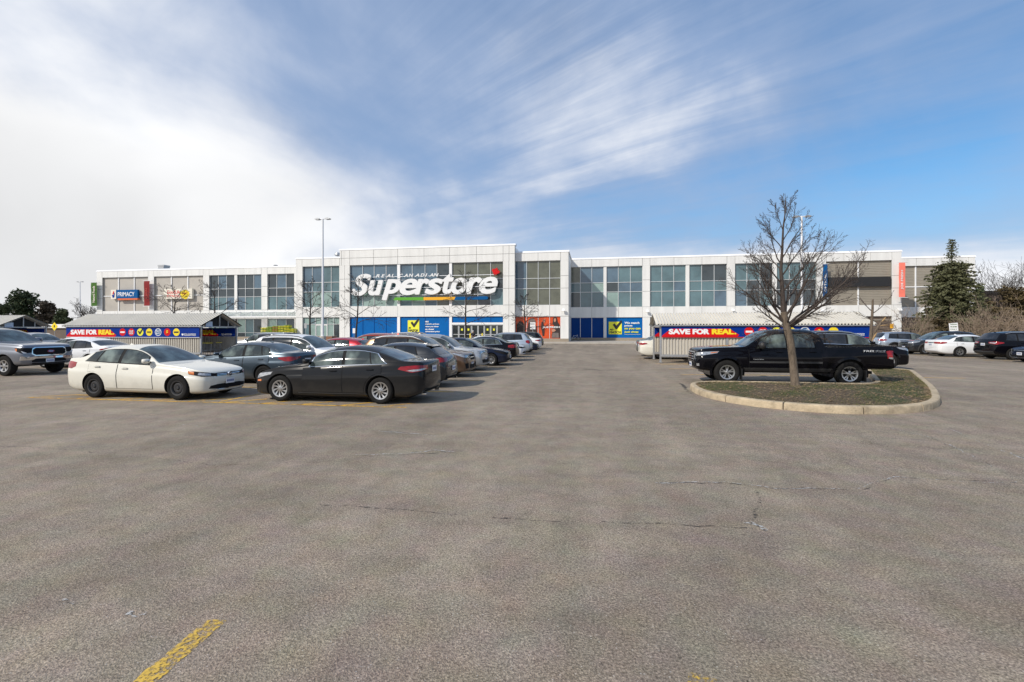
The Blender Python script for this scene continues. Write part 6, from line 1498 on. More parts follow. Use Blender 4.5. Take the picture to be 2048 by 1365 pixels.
# tufts of thin grass and bark chips, one mass each
blade_m = mat('spring grass blade', (.085, .10, .022), .7, var=.4, vscale=3); dry_m = mat('dry leaf litter', (.24, .17, .095), .85, var=.75, vscale=5)
gm = MB(); lm2 = MB(); rnd = random.Random(3)
inside = [f for f in faces]
def rp():
    f = rnd.choice(inside); a, b_ = rnd.random(), rnd.random()
    if len(f) == 3 and a + b_ > 1: a, b_ = 1 - a, 1 - b_
    p = f[0] + (f[1] - f[0]) * a + (f[-1] - f[0]) * b_; return p
for i in range(26000):
    p = rp(); q = mnoise.noise(Vector((p.x * .9, p.y * .9, 4))) + .25 * (p.y > .6)
    if q < -.08 or rnd.random() > .3 + q * 2: continue
    h = rnd.uniform(.02, .055); a = rnd.uniform(0, 2 * pi); w = .004; lx, ly = rnd.gauss(0, .02), rnd.gauss(0, .02)
    gm.add([(p.x - w * cos(a), p.y - w * sin(a), p.z - .005), (p.x + w * cos(a), p.y + w * sin(a), p.z - .005), (p.x + lx, p.y + ly, p.z + h)], [(0, 1, 2)])
for i in range(11000):
    p = rp(); a = rnd.uniform(0, 2 * pi); l, w = rnd.uniform(.012, .055), rnd.uniform(.006, .02); z = p.z + rnd.uniform(.004, .02); c_, s_ = cos(a), sin(a)
    lm2.add([(p.x + l * c_, p.y + l * s_, z + rnd.uniform(-.008, .012)), (p.x - w * s_, p.y + w * c_, z), (p.x - l * c_, p.y - l * s_, z + rnd.uniform(-.008, .012)), (p.x + w * s_, p.y - w * c_, z)], [(0, 1, 2, 3)])
o = gm.build('grass_tufts', blade_m, loc=(6.5, 15, 0)); tag(o, 'thin green grass tufts growing across the island', 'grass', kind='stuff')
o = lm2.build('leaf_litter', dry_m, loc=(6.5, 15, 0)); tag(o, 'dry brown leaf litter and bark on the island', 'leaf litter', kind='stuff')

# ------------------------------------------------------------------ bare trees
M['bark'] = mat('grey brown bark', (.13, .10, .072), .9, var=.65, vscale=16, bump=1.0, bscale=42, stretch=(1, 1, .3)); M['twig'] = mat('dark twig bark', (.055, .041, .034), .85, var=.3, vscale=6)
M['bark_dark'] = mat('dark branch bark', (.038, .030, .026), .85, var=.3, vscale=5); M['bark_pale'] = mat('pale brown twig', (.27, .205, .15), .85, var=.3, vscale=4)
def curve_pts(p, d, L, n, rnd, wander, up):
    pts = [p.copy()]; d = d.normalized()
    for i in range(n):
        d = (d + Vector((rnd.gauss(0, wander), rnd.gauss(0, wander), rnd.gauss(0, wander))) + Vector((0, 0, up))).normalized(); p = p + d * (L / n); pts.append(p.copy())
    return pts
def grow(mb, p, d, L, r, lev, maxlev, rnd, P):
    n = 6 if lev == 0 else (5 if lev == 1 else 3); pts = curve_pts(p, d, L, n, rnd, P['wander'], P['up'][min(lev, len(P['up']) - 1)])
    tip = P.get('tip', .25); rs = [max(P['rmin'], r * (1 - (1 - tip) * i / n)) for i in range(n + 1)]
    mb.path(pts, rs, 6 if lev <= 1 else (4 if lev == 2 else 3))
    if lev >= maxlev: return
    k = P['kids'][min(lev, len(P['kids']) - 1)]
    for i in range(k):
        f = P['start'] + (1 - P['start']) * (i + rnd.random()) / k; x = f * n; j = min(int(x), n - 1); q = pts[j].lerp(pts[j + 1], x - j)
        dd = (pts[j + 1] - pts[j]).normalized(); side = dd.orthogonal(); side.rotate(Matrix.Rotation(rnd.uniform(0, 2 * pi), 3, dd)); ang = radians(rnd.uniform(*P['ang']))
        nd = dd * cos(ang) + side.normalized() * sin(ang)
        grow(mb, q, nd, L * rnd.uniform(*P['lrat']) * (1.15 - .55 * f), max(P['rmin'], r * (1 - .7 * f) * P['rrat']), lev + 1, maxlev, rnd, P)
def tree_root(name, x, y, z, label, cat='tree', group=None): return empty(name, (x, y, z), 0, label, cat, group)
# the young tree on the island
bt = at(1590, 771.5, .30); TX, TY = bt.x, bt.y; rnd = random.Random(11)
tr = tree_root('bare_tree', TX, TY, island_z(TX, TY) - .04, 'leafless young tree with many fanned limbs on the planted island', 'tree')
m = MB(); tp = [Vector((0.02, 0, -.05)), Vector((.0, 0, .12)), Vector((-.05, 0, .7)), Vector((-.12, 0, 1.3)), Vector((-.20, 0, 1.62)), Vector((-.29, .02, 2.1)), Vector((-.33, 0, 2.7)), Vector((-.36, .02, 3.3)), Vector((-.33, .0, 3.9)), Vector((-.30, .02, 4.5)), Vector((-.24, 0, 5.0)), Vector((-.26, 0, 5.45))]
m.path(tp, [.145, .112, .104, .098, .102, .088, .066, .050, .037, .024, .014, .006][:6], 12) if 0 else m.path(tp[:6], [.17, .112, .100, .094, .098, .080], 12); m.build('trunk', M['bark'], tr, smooth=70)
cr = MB(); cr.path(tp[5:], [.079, .060, .046, .034, .024, .014, .005], 8); PP = dict(wander=.085, up=(.07, .05, .03, .02), kids=(13, 7, 3, 2), start=.2, ang=(20, 46), lrat=(.26, .46), rrat=.52, rmin=.0029, tip=.16)
def limb(z, az, el, L, r, up=.07):
    # position on trunk
    for i in range(len(tp) - 1):
        if tp[i].z <= z <= tp[i + 1].z: p = tp[i].lerp(tp[i + 1], (z - tp[i].z) / (tp[i + 1].z - tp[i].z))
    d = Vector((cos(az) * cos(el), sin(az) * cos(el), sin(el))); q = dict(PP); q['up'] = (up, .05, .03, .02); grow(cr, p, d, L, r, 0, 3, rnd, q)
for z, a, el, L, r in ((1.62, 5, 22, 2.7, .042), (1.66, -12, 34, 2.9, .048), (1.70, 20, 42, 3.0, .046), (1.60, 165, 30, 1.6, .030), (1.75, 178, 36, 2.1, .040), (1.72, 200, 48, 2.0, .036), (1.66, -60, 30, 1.9, .032), (1.74, -100, 42, 2.0, .034), (1.68, 70, 34, 2.2, .036),
                       (1.8, 110, 45, 2.1, .034), (1.95, -25, 48, 2.6, .040), (2.1, 150, 46, 1.9, .034), (2.25, 30, 50, 2.2, .034), (2.5, 185, 48, 1.7, .028), (2.65, -40, 52, 1.9, .030), (2.9, 172, 50, 1.5, .026), (3.1, 10, 50, 1.5, .026), (3.3, 100, 52, 1.3, .022),
                       (3.45, 195, 52, 1.35, .022), (3.6, -30, 54, 1.3, .022), (3.9, 160, 56, 1.1, .018), (4.1, 20, 56, 1.1, .018), (4.4, 200, 60, .9, .014), (4.6, -10, 60, .9, .014), (4.8, 90, 62, .7, .012)):
    limb(z, radians(a), radians(el), L * .92, r * .86)
for z, a, L in ((1.55, -20, 1.0), (1.58, 10, 1.2), (1.52, 40, .9), (1.6, 190, 1.1), (1.62, 160, 1.3), (1.6, -140, 1.0)): limb(z, radians(a), radians(-8), L, .010, up=-.03) if a in (-20, 40, 190, -140) else None
cr.build('crown', M['twig'], tr)
# the snapped tree behind the pickup
q = depth(1737, 21.5); st_ = tree_root('broken_tree', q.x, q.y - .2, gz(q.x, q.y), 'small snapped tree with torn yellow wood behind the black pickup', 'tree')
m = MB(); m.path([(-.1, 0, 0), (-.03, 0, 1.2), (.02, 0, 2.0), (.06, 0, 2.7), (.07, 0, 3.15)], [.075, .07, .062, .05, .038], 8)
m.path([(-.02, 0, 1.3), (.22, 0, 1.8), (.42, 0, 2.15)], [.055, .05, .045], 7); m.build('trunk', M['bark'], st_, smooth=60)
m = MB(); m.path([(.0, -.05, 1.25), (.12, -.05, 1.5), (.2, -.05, 1.65)], [.015, .045, .01], 5); m.path([(.38, -.02, 2.1), (.52, -.02, 2.25), (.6, 0, 2.36)], [.02, .035, .008], 5); m.path([(.3, -.03, 1.95), (.5, -.05, 1.98), (.68, 0, 2.0)], [.01, .028, .008], 5)
m.build('torn_wood', mat('torn yellow wood', (.34, .22, .10), .8, var=.25, vscale=9), st_)
m = MB(); rnd2 = random.Random(5); Q = dict(PP); Q.update(kids=(5, 3, 2), rmin=.006)
for d, L, z in (((1, 0, .15), 1.2, 2.0), ((-1, 0, .5), .8, 2.2), ((1, -.2, .6), 1.1, 2.5), ((-.6, .3, .7), .8, 2.6), ((1, .2, -.1), 1.3, 1.8)): grow(m, Vector((.05 if z > 2.1 else .3, 0, z)), Vector(d), L, .022, 0, 2, rnd2, Q)
m.build('crown', M['twig'], st_)
# lot trees in front of the store
def lot_tree(px, pytop, s, seed, label, spread=1.0, lean=0.0, nb=15, z0=2.6):
    q = depth(px, FPX / s); h = EYE + (HOR - pytop) / s; rr = random.Random(seed)
    e = tree_root('bare_tree', q.x, q.y, 0, label, 'tree', 'bare lot trees in front of the store')
    tp = [Vector((lean * f * h + rr.gauss(0, .04), rr.gauss(0, .04), h * f)) for f in (0, .2, .4, .6, .8, 1.0)]
    m = MB(); m.path(tp, [.14, .12, .10, .07, .04, .012], 8); m.build('trunk', M['bark_dark'], e, smooth=60)
    m = MB(); Q = dict(wander=.10, up=(-.055, -.03, 0), kids=(8, 5, 2), start=.2, ang=(22, 55), lrat=(.28, .5), rrat=.55, rmin=.0125, tip=.3)
    for i in range(nb):
        f = i / (nb - 1); z = z0 + (h * .96 - z0) * f; x = z / h * 5; j = min(int(x), 4); p = tp[j].lerp(tp[j + 1], x - j); a = i * 2.4 + rr.uniform(-.4, .4)
        el = radians(22 + 34 * f); L = spread * (3.3 * (1 - f) ** .7 + .8); grow(m, p, Vector((cos(a) * cos(el), sin(a) * cos(el), sin(el))), L, .045 * (1 - .5 * f), 0, 2, rr, Q)
    m.build('crown', M['bark_dark'], e); return e
lot_tree(350, 583, 15.5, 1, 'bare tree rising behind the left shelter roof in front of the cream sign', 1.1, nb=11, z0=3.3)
lot_tree(430, 566, 15.5, 2, 'bare tree behind the left shelter ridge in front of the leftmost dark glass bay', 1.1, nb=10, z0=3.4)
lot_tree(620, 566, 16, 3, 'bare tree standing just left of the tall lamp post', 1.05, nb=14)
lot_tree(711, 558, 16, 4, 'bare leaning tree in front of the big S of the store sign', 1.1, .06, 15)
lot_tree(932, 545, 16.5, 5, 'bare tree before the automatic doors and the blue stripe', .95, -.01, 14)
lot_tree(1049, 592, 17, 6, 'small bushy bare tree beside the orange posters', .75, .01, 14, 1.9)

# ------------------------------------------------------------------ evergreen and far trees
def foliage(mb, c, r, n, rnd, size, flat=.6, mi=0):
    for _ in range(n):
        v = Vector((rnd.gauss(0, 1), rnd.gauss(0, 1), rnd.gauss(0, 1))).normalized() * (rnd.random() ** .4); p = c + Vector((v.x * r.x, v.y * r.y, v.z * r.z)); s = size * rnd.uniform(.5, 1.3)
        a = Vector((rnd.gauss(0, 1), rnd.gauss(0, 1), rnd.gauss(0, flat))).normalized(); b = a.orthogonal().normalized(); b.rotate(Matrix.Rotation(rnd.uniform(0, pi), 3, a))
        mb.add([p - a * s, p + b * s * .45, p + a * s, p - b * s * .45], [(0, 1, 2, 3)], mi)
M['spruce'] = mat('spruce needles', (.095, .098, .044), .75, var=.55, vscale=.9); M['pine'] = mat('dark pine needles', (.038, .055, .018), .8, var=.5, vscale=.5); M['cedar'] = mat('brown green cedar foliage', (.085, .062, .025), .85, var=.5, vscale=.5)
M['brownpine'] = mat('brown tinged pine needles', (.045, .034, .022), .85, var=.5, vscale=.5)
def spruce(px, pyt, s, label, rad, seed):
    q = depth(px, FPX / s); H = EYE + (HOR - pyt) / s; rr = random.Random(seed); e = tree_root('spruce_tree', q.x, q.y, 0, label, 'spruce')
    m = MB(); m.path([(0, 0, 0), (0, 0, H * .5), (.05, 0, H * .98)], [.28, .15, .02], 8); m.build('trunk', M['bark_dark'], e, smooth=60)
    m = MB(); z = .6; i = 0
    while z < H - .15:
        f = z / H; full = rad * (1.0 if f < .25 else (1 - (f - .25) / .52 * .55 if f < .77 else .43 * max(.12, (1 - (f - .77) / .23 * .8)) * (.55 if f > .80 else 1)))
        nb = 17 if f < .78 else 6
        for k in range(nb):
            a = 2 * pi * (k + rr.random()) / nb + i; L = full * rr.uniform(.55, 1.2)
            droop = .30 if f < .8 else -.1
            segs = max(3, int(L / .35))
            for j in range(segs):
                t = (j + .6) / segs; p = Vector((cos(a) * L * t, sin(a) * L * t, z - droop * L * t * t + .12 * L * t ** 3 + rr.gauss(0, .05)))
                w = .16 + .22 * (1 - abs(t - .6)); foliage(m, p, Vector((w * 1.25, w * 1.25, .15)) * (1 if f < .78 else .8), 17 if f < .78 else 4, rr, .17 if f < .78 else .13, .5)
        z += .42 if f < .78 else .30; i += 1
    m.build('crown', M['spruce'], e); return e
spruce(1903, 478, 16.5, 'tall dark green spruce with thin spire top before the right end of the store', 3.75, 21)
def clump_tree(name, px, pyt, s, wpx, label, m_, seed, bottom=1.0, group=None, lumps=26, sz=.26, dens=90, cat='tree'):
    q = depth(px, FPX / s); H = EYE + (HOR - pyt) / s; rr = random.Random(seed); W_ = wpx / s / 2; e = tree_root(name, q.x, q.y, 0, label, cat, group)
    m = MB(); m.path([(0, 0, 0), (.1, 0, H * .5), (0, 0, H * .9)], [.3, .2, .06], 8)
    cm = MB()
    for i in range(lumps):
        f = (i + rr.random()) / lumps; z = bottom + (H - bottom) * f; ww = W_ * (max(.18, 1 - f) ** .55) * (.72 + .28 * sin(f * 17 + seed)) * rr.uniform(.35, 1.0); a = rr.uniform(0, 2 * pi)
        c = Vector((cos(a) * ww, sin(a) * ww, z)); m.path([(0, 0, max(.2, z - .7)), (c.x * .6, c.y * .6, z - .1), tuple(c)], [.07, .05, .03], 4)
        foliage(cm, c, Vector((W_ * .36, W_ * .36, H * .085)), dens, rr, sz, .7)
    m.build('trunk', M['bark_dark'], e, smooth=60); cm.build('crown', m_, e); return e
G = 'evergreens behind the left shelters'
clump_tree('pine_tree', 48, 587, 10, 92, 'broad dark pine, tallest of the evergreens at the left edge', M['pine'], 1, .6, G, 48, .34, 110); clump_tree('pine_tree', 97, 607, 10, 66, 'brownish evergreen between the tallest pine and the small pine', M['brownpine'], 2, .6, G, 34, .34, 90)
clump_tree('pine_tree', 128, 621, 10.5, 46, 'small dark pine left of the thin far lamp post', M['pine'], 3, .5, G, 26, .3, 80); clump_tree('pine_tree', 5, 610, 10.5, 60, 'dark evergreen cut by the left picture edge', M['pine'], 4, .8, G, 20, .32, 80)
clump_tree('cedar_tree', 2035, 578, 13, 100, 'rusty green cedar mass at the right picture edge', M['cedar'], 5, .4, None, 36, .3, 110, 'cedar'); clump_tree('cedar_tree', 1985, 607, 14, 60, 'low rusty green evergreen behind the brown shrubs right of the spruce', M['cedar'], 6, .3, None, 22, .26, 90, 'cedar')
clump_tree('pine_tree', 1957, 575, 13, 36, 'narrow dark evergreen touching the right end of the store', M['pine'], 7, .3, None, 22, .26, 80)
def far_tree(px, pyt, s, seed, label, mm='bark_dark', n=14, sp=1.0, rmin=.013, group=None, stem=1.2, cat='tree', name='bare_tree'):
    q = depth(px, FPX / s); h = EYE + (HOR - pyt) / s; rr = random.Random(seed); e = tree_root(name, q.x, q.y, 0, label, cat, group)
    m = MB(); m.path([(0, 0, 0), (.05, 0, stem), (.1, .05, h * .6)], [.16, .13, .05], 6); m.build('trunk', M[mm], e)
    m = MB(); Q = dict(wander=.09, up=(.05, .03, .02), kids=(7, 5, 3), start=.2, ang=(22, 50), lrat=(.32, .55), rrat=.6, rmin=rmin, tip=.3)
    for i in range(n):
        z = stem + (h * .55 - stem) * rr.random() * .8; a = i * 2.4; el = radians(rr.uniform(38, 75)); grow(m, Vector((.05, 0, z)), Vector((cos(a) * cos(el), sin(a) * cos(el), sin(el))), (h - z) * rr.uniform(.75, 1.05) * sp, .06, 0, 2, rr, Q)
    m.build('crown', M[mm], e); return e
G = 'bare trees beyond the right end of the store'
far_tree(1992, 535, 12.5, 31, 'bare spreading tree against the sky right of the store end', group=G); far_tree(2024, 560, 12.5, 32, 'smaller bare tree between the spreading one and the picture edge', group=G); far_tree(2062, 520, 12, 33, 'bare tree cut off by the right picture edge', group=G, n=16)
far_tree(172, 607, 9, 34, 'small bare grey tree below the green vertical banner', rmin=.022, stem=.6)
def shrub(px, pyt, s, seed, label, mm='bark_pale', n=15, wid=1.0):
    pyt += 8; n = min(n, 17)
    q = depth(px, FPX / s); h = EYE + (HOR - pyt) / s; rr = random.Random(seed); e = tree_root('bare_shrub', q.x, q.y, 0, label, 'shrub', 'leafless shrubs at the right end of the store')
    m = MB(); Q = dict(wander=.07, up=(-.02, 0, 0), kids=(6, 4, 2), start=.2, ang=(18, 45), lrat=(.35, .6), rrat=.6, rmin=.0075, tip=.3)
    for i in range(n):
        a = rr.uniform(0, 2 * pi); el = radians(rr.uniform(35, 85)); grow(m, Vector((rr.gauss(0, .15), rr.gauss(0, .15), 0)), Vector((cos(a) * cos(el) * wid, sin(a) * cos(el) * wid, sin(el))), h * rr.uniform(.7, 1.05), .024, 0, 2, rr, Q)
    m.build('stems', M[mm], e); return e
shrub(1822, 612, 17, 41, 'brown leafless shrub against the corner column left of the spruce'); shrub(1862, 625, 17, 42, 'brown leafless shrub at the foot of the spruce, left side')
shrub(1972, 606, 19, 43, 'tall tan leafless shrub just right of the spruce', n=30); shrub(2012, 596, 19, 44, 'tan leafless shrub before the rusty cedar', n=30); shrub(2046, 602, 19, 45, 'tan leafless shrub cut by the right picture edge', n=28); shrub(1945, 622, 19, 46, 'low tan shrub under the right skirt of the spruce', n=26)
def hedge_mass(px, pyt, s, wpx, seed, label, m_): return clump_tree('evergreen_shrub', px, pyt, s, wpx, label, m_, seed, .2, None, 16, .2, 80, 'shrub')
hedge_mass(1880, 640, 18, 70, 51, 'low olive shrub in front of the spruce foot', M['cedar']); hedge_mass(1990, 630, 17, 90, 52, 'dark brown undergrowth below the tan shrubs', M['brownpine']); hedge_mass(2050, 628, 17, 80, 53, 'rust brown undergrowth at the right edge', M['cedar'])
# distant brown building and low white building
m = MB(); x0, x1 = onY(1925, 96), onY(2030, 96); m.box(0, x1 - x0, 0, 14, 0, zat(1980, 588, 96)); e = empty('distant_building', (x0, 96, 0), 0, 'dark brown flat roofed building beyond the spruce', 'building'); m.build('wall', M['brownpanel'], e)
m = MB(); m.box(-.3, x1 - x0 + .3, -.3, 14.3, zat(1980, 588, 96), zat(1980, 588, 96) + .5); m.build('roof', M['black'], e)
x0, x1 = onY(60, 62), onY(136, 62); e = empty('low_building', (x0, 62, 0), 0, 'low white fascia seen between the two left shelters', 'building'); m = MB(); m.box(0, x1 - x0, 0, 8, 0, 2.15); m.build('wall', M['brownpanel'], e)
m = MB(); m.box(-.2, x1 - x0 + .2, -.3, 8.3, 2.15, 2.75); m.build('fascia', M['coping'], e)
# distant tree belt around the lot
fm = MB(); rr = random.Random(77)
for i in range(150):
    a = radians(rr.uniform(-75, 75)) ; R_ = rr.uniform(230, 300); c = Vector((sin(a) * R_, cos(a) * R_, rr.uniform(1.5, 5)))
    foliage(fm, c, Vector((9, 9, 4)), 60, rr, 1.8, .6)
tag(fm.build('distant_tree_belt', M['brownpine']), 'far brown green tree belt on the horizon', 'tree belt', kind='stuff')

# ------------------------------------------------------------------ lamp posts
def lamp_post(px, pyt, s, label, base=True, h=None):
    q = depth(px, FPX / s); H = EYE + (HOR - pyt) / s; e = empty('lamp_post', (q.x, q.y, 0), 0, label, 'lamp post', 'twin headed lamp posts')
    m = MB(); m.lathe([(.01, 1.2), (.30, 1.2), (.33, 1.15), (.33, 0), (.01, 0)], 24, 'Z'); m.build('concrete_base', M['concrete'], e, smooth=40)
    m = MB(); m.path([(0, 0, 1.2), (0, 0, H - .1)], [.125, .085], 12); m.box(-.2, .2, -.2, .2, 1.2, 1.23); m.build('pole', M['whitepole'], e, smooth=40)
    m = MB(); m.tube((-.35, 0, H - .12), (.35, 0, H - .12), .05); m.build('cross_arm', M['whitepole'], e)
    for sg in (-1, 1):
        m = MB(); m.prism([(sg * .28, H - .16), (sg * .45, H - .22), (sg * .8, H - .20), (sg * .88, H - .12), (sg * .6, H - .02), (sg * .35, H - .06)], -.18, .18); m.build('lamp_head', M['steel'], e)
    return e
lamp_post(645.5, 436, 19, 'tall twin headed white lamp post left of the main sign'); lamp_post(1603.5, 431, 19.5, 'tall twin headed white lamp post behind the bare island tree'); lamp_post(160, 563, 8.6, 'thin distant lamp post left of the green vertical banner')

# ------------------------------------------------------------------ small signs
def post_sign(px, py0, py1, w, s, label, m, txt=(), tilt=0.0, diamond=False, cat='sign', name='post_sign', tcol='black'):
    q = depth(px, FPX / s); z1, z0 = EYE + (HOR - py0) / s, EYE + (HOR - py1) / s; e = empty(name, (q.x, q.y, gz(q.x, q.y)), 0, label, cat)
    g = MB(); g.tube((0, .03, 0), (0, .03, z1 - .05), .03); g.build('post', M['steel'], e)
    g = MB(); c = (z0 + z1) / 2; hh = (z1 - z0) / 2
    pts = [(-w / 2, -hh), (w / 2, -hh), (w / 2, hh), (-w / 2, hh)] if not diamond else [(0, -hh), (hh, 0), (0, hh), (-hh, 0)]
    g.prism([(x * cos(tilt) - z * sin(tilt), c + x * sin(tilt) + z * cos(tilt)) for x, z in pts], -.02, 0); o = g.build('sign_plate', M[m], e)
    if diamond: g = MB(); g.prism([(-.12, c - .2), (.0, c - .05), (.12, c - .2), (.10, c + .1), (0, c + .28), (-.10, c + .1)], -.026, -.021); g.build('symbol', M['black'], o)
    for i, t_ in enumerate(txt): sign_text('lettering', t_, o, -w * .38, w * .38, z1 - (i + .8) * (z1 - z0) / (len(txt) + .3), z1 - (i + .3) * (z1 - z0) / (len(txt) + .3), -.022, M[tcol])
    return e
post_sign(109, 645, 662, 1, 14, 'yellow diamond warning sign between the left shelters', 'yellow', diamond=True)
post_sign(708, 657, 667, .34, 16, 'small white notice on a thin post in front of blue vinyl', 'white')
post_sign(1065.5, 645, 659, .62, 17, 'white sign board on a post among orange posters', 'white', ('RESERVED', 'PARKING'), tcol='steel')
post_sign(1907, 648, 664, .7, 22, 'slightly tilted white parking sign before the spruce', 'white', ('PARKING', 'FOR CUSTOMERS', 'ONLY'), .09, tcol='darkgreen')
post_sign(611, 647, 657, .36, 15, 'narrow dark notice plate left of the middle block doors', 'steel')
e, fx, fz = sign('height_sign', 'small amber plate on the right corner column by the service door', 'sign', 1780.5, 1787, 648, 657, YW - .06, .05, M['amber'])
g = MB(); g.box(fx(1781.5), fx(1786), -.005, -.001, fz(653), fz(652)); g.build('print', M['black'], e)
# brick planter
q0, q1 = onY(634, 60), onY(664, 60); e = empty('brick_planter', (q0, 60, 0), 0, 'low red brown brick planter at the foot of the tall lamp post', 'planter'); m = MB(); m.box(0, q1 - q0, 0, 1.2, 0, .95); m.build('brick_wall', M['brick'], e); m = MB(); m.box(-.05, q1 - q0 + .05, -.05, 1.25, .95, 1.03); m.build('cap', M['concrete'], e)
# yellow bollards at the entrance
for px_b, lab in ((940.5, 'yellow bollard in front of the left automatic doors'), (964.5, 'yellow bollard in front of the right automatic doors')):
    e = empty('bollard', (onY(px_b, 65.6), 65.6, .15), 0, lab, 'bollard', 'yellow entrance bollards'); m = MB(); m.lathe([(.09, 0), (.09, 1.15), (.06, 1.22), (.01, 1.24)], 14, 'Z'); m.build('tube', M['yellow'], e, smooth=40)
    m = MB(); m.lathe([(.15, 0), (.15, .03), (.01, .031)], 14, 'Z'); m.build('foot_plate', M['steel'], e)

# stacked yellow bags on pallets
M['bag'] = mat('yellow printed bag', (.72, .66, .03), .45, var=.35, vscale=2.2); M['bag2'] = mat('green yellow printed bag', (.28, .40, .03), .45, var=.4, vscale=2.2); M['wood'] = mat('pallet wood', (.33, .23, .13), .8, var=.2, vscale=6)
M['bag3'] = mat('brown orange bag', (.45, .24, .03), .5, var=.4, vscale=3)
rr = random.Random(9)
for i, (pxb, h, mt_, lab) in enumerate(((530, 1.35, 'bag', 'leftmost stack of yellow green bags on a pallet under the canopy'), (541.5, 1.5, 'bag2', 'stack with green striped yellow bags, second from the left under the canopy'), (553, 1.6, 'bag3', 'brown orange bag stack in the middle of the yellow pallets'), (564.5, 1.6, 'bag', 'tall bright yellow bag stack, fourth from the left under the canopy'), (576, 1.75, 'bag', 'tallest yellow bag stack beside the middle block column'), (585, 1.2, 'bag', 'short yellow bag stack nearest the middle block column'))):
    q = Vector((onY(pxb, 68), 68, .15)); e = empty('bag_pallet', q, 0, lab, 'bag stack', 'pallets of stacked bags'); m = MB()
    for k in range(5): m.box(-.5, .5, -.5 + k * .225, -.4 + k * .225, .10, .13)
    for k in (-.45, 0, .38): m.box(k, k + .08, -.5, .5, 0, .098)
    m.build('pallet', M['wood'], e); nl = int((h + .7) / .13)
    for k in range(nl):
        m = MB(); z = .135 + k * .13; o_ = rr.uniform(-.03, .03)
        for a in (-.48, .01):
            n_ = 10; vs = []
            for (f, g_) in ((.0, .3), (.06, .85), (.2, 1), (.8, 1), (.94, .85), (1, .3)):
                for j in range(n_): t_ = 2 * pi * j / n_; vs.append((a + o_ + f * .47, sin(t_) * .44 * (1 if abs(sin(t_)) < .9 else 1.05) + rr.uniform(-.01, .01), z + .062 + cos(t_) * .062 * g_))
            m.add(vs, [(r_ * n_ + j, r_ * n_ + (j + 1) % n_, (r_ + 1) * n_ + (j + 1) % n_, (r_ + 1) * n_ + j) for r_ in range(5) for j in range(n_)] + [tuple(range(n_)), tuple(range(5 * n_, 6 * n_))])
        m.build('bag_layer', M[mt_] if (k + i) % 3 else M['bag2'], e, smooth=60)
# bicycle leaning on the plinth
bx = onY(1150, 75.6); e = empty('bicycle', (bx, 75.9, .15), 0, 'bicycle leaning at the foot of the deep blue windows', 'bicycle')
for x in (-.52, .52):
    m = MB(); m.lathe([(.33 + .022 * cos(t_), .022 * sin(t_)) for t_ in [2 * pi * j / 6 for j in range(6)]], 28, 'Y', (x, 0, .34), close=True)
    w_ = m.build('wheel', M['tyre'], e); m = MB()
    for k in range(12): a = 2 * pi * k / 12; m.tube((x, 0, .34), (x + .32 * cos(a), 0, .34 + .32 * sin(a)), .004, n=3)
    m.build('spokes', M['steel'], w_)
m = MB(); 
for a, b_ in (((-.52, .34), (-.12, .34)), ((-.12, .34), (-.24, .85)), ((-.52, .34), (-.22, .74)), ((-.12, .34), (.38, .80)), ((-.22, .74), (.36, .86)), ((.34, .95), (.52, .34))): m.tube((a[0], 0, a[1]), (b_[0], 0, b_[1]), .02, n=6)
m.build('frame', M['whitepole'], e); m = MB(); m.box(-.36, -.12, -.06, .06, .86, .90); m.build('saddle', M['black'], e); m = MB(); m.tube((.34, -.25, 1.0), (.34, .25, 1.0), .015); m.tube((.34, 0, .95), (.34, 0, 1.0), .015); m.build('handlebar', M['black'], e)

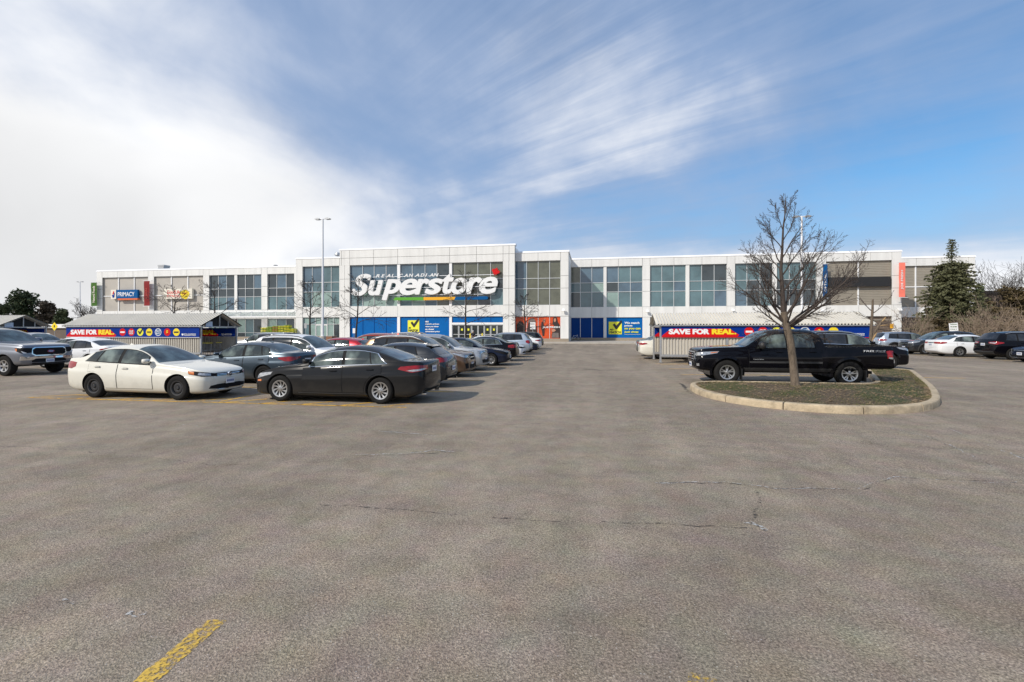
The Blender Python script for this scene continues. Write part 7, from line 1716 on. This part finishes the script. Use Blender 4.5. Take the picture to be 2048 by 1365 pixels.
# ------------------------------------------------------------------ people
def skin_mesh(name, verts, edges, radii, m_, root=0, sub=1):
    me = bpy.data.meshes.new(name); me.from_pydata(verts, edges, []); o = link('tmp', me); mo = o.modifiers.new('s', 'SKIN'); mo.use_smooth_shade = True
    for i, r in enumerate(radii): me.skin_vertices[0].data[i].radius = (r, r) if isinstance(r, float) else r; me.skin_vertices[0].data[i].use_root = (i == root)
    su = o.modifiers.new('d', 'SUBSURF'); su.levels = sub; su.render_levels = sub; dg = bpy.context.evaluated_depsgraph_get()
    r = bpy.data.meshes.new_from_object(o.evaluated_get(dg)); bpy.data.objects.remove(o); r.materials.clear(); r.materials.append(m_); r.name = name; return r
def person(x, y, z, rz, label, top, legs, hair, arms=.5, stride=.15):
    M_t, M_l, M_h = mat('jacket cloth', top, .8, var=.2, vscale=4), mat('trouser cloth', legs, .85), mat('hair', hair, .8)
    V = [(0, 0, .95), (0, 0, 1.15), (0, 0, 1.38), (0, 0, 1.50), (0, -.02, 1.60), (0, -.02, 1.70)]; E = [(0, 1), (1, 2), (2, 3), (3, 4), (4, 5)]; R_ = [(.16, .11), (.15, .10), (.18, .11), (.06, .06), (.085, .10), (.075, .09)]
    for s in (-1, 1):
        i = len(V); V += [(s * .19, 0, 1.42), (s * .25, -.03, 1.14), (s * .22, -.03 - .25 * arms, .98 + .16 * arms), (s * .21, -.06 - .32 * arms, .93 + .19 * arms)]; E += [(2, i), (i, i + 1), (i + 1, i + 2), (i + 2, i + 3)]; R_ += [.062, .048, .036, .034]
        for k in range(4): V.append((s * .21 + (k - 1.5) * .016, -.08 - .38 * arms - .02 * (k in (1, 2)), .92 + .19 * arms)); E.append((i + 3, len(V) - 1)); R_.append(.009)
        V.append((s * .175, -.08 - .34 * arms, .93 + .19 * arms)); E.append((i + 3, len(V) - 1)); R_.append(.011)
        i = len(V); V += [(s * .10, 0, .88), (s * .11, -.02 + s * stride * .4, .50), (s * .11, s * stride, .09), (s * .12, s * stride - .16, .04)]; E += [(0, i), (i, i + 1), (i + 1, i + 2), (i + 2, i + 3)]; R_ += [.095, .062, .045, .036]
    me = skin_mesh('person', V, E, R_, M['skin']); o = link('person', me, None, (x, y, z), (0, 0, rz)); tag(o, label, 'person', 'people outside the store entrance')
    V2 = [(0, 0, .92), (0, 0, 1.15), (0, 0, 1.40), (0, 0, 1.47)]; E2 = [(0, 1), (1, 2), (2, 3)]; R2 = [(.185, .14), (.17, .13), (.20, .135), (.08, .08)]
    for s in (-1, 1): i = len(V2); V2 += [(s * .20, 0, 1.42), (s * .255, -.03, 1.14), (s * .22, -.03 - .23 * arms, .99 + .15 * arms)]; E2 += [(2, i), (i, i + 1), (i + 1, i + 2)]; R2 += [.08, .064, .052]
    link('jacket', skin_mesh('jacket', V2, E2, R2, M_t), o)
    V3 = [(0, 0, .95)]; E3 = []; R3 = [(.175, .125)]
    for s in (-1, 1): i = len(V3); V3 += [(s * .10, 0, .86), (s * .11, -.02 + s * stride * .4, .50), (s * .11, s * stride, .13)]; E3 += [(0, i), (i, i + 1), (i + 1, i + 2)]; R3 += [.11, .078, .062]
    link('trousers', skin_mesh('trousers', V3, E3, R3, M_l), o)
    h = MB(); prof = [(.0, 1.795), (.05, 1.785), (.085, 1.75), (.097, 1.70), (.092, 1.64), (.08, 1.60)]; h.lathe(prof, 14, 'Z', (0, .012, 0)); link('hair', h.mesh('hair', M_h, 60), o)
    f = MB()
    for s in (-1, 1): f.lathe([(.001, -.012), (.010, -.006), (.012, 0)], 8, 'Y', (s * .032, -.108, 1.675))
    f.lathe([(.001, -.02), (.014, 0)], 8, 'Y', (0, -.112, 1.645)); f.box(-.025, .025, -.113, -.105, 1.602, 1.61); link('face_features', f.mesh('face_features', mat('dark face feature tone', (.22, .10, .07), .6), 60), o)  # eyes, nose and mouth in one darker brown
    return o
p = depth(946, 60.5); person(p.x, p.y, .0, .4, 'person in a dark jacket and pale cap by the yellow bollard', (.03, .03, .04), (.04, .04, .06), (.62, .62, .60), .8)
p = depth(832, 57); person(p.x, p.y, 0, -.6, 'person in dark clothes standing in front of the yellow AD MATCH panel', (.05, .045, .05), (.03, .03, .04), (.03, .02, .015), .6)
p = depth(826, 57.6); person(p.x, p.y, 0, 2.4, 'person in a dark coat with light bag, left of the pair at the yellow panel', (.10, .09, .10), (.05, .05, .05), (.04, .03, .02), .3)

SC.cycles.max_bounces = 6
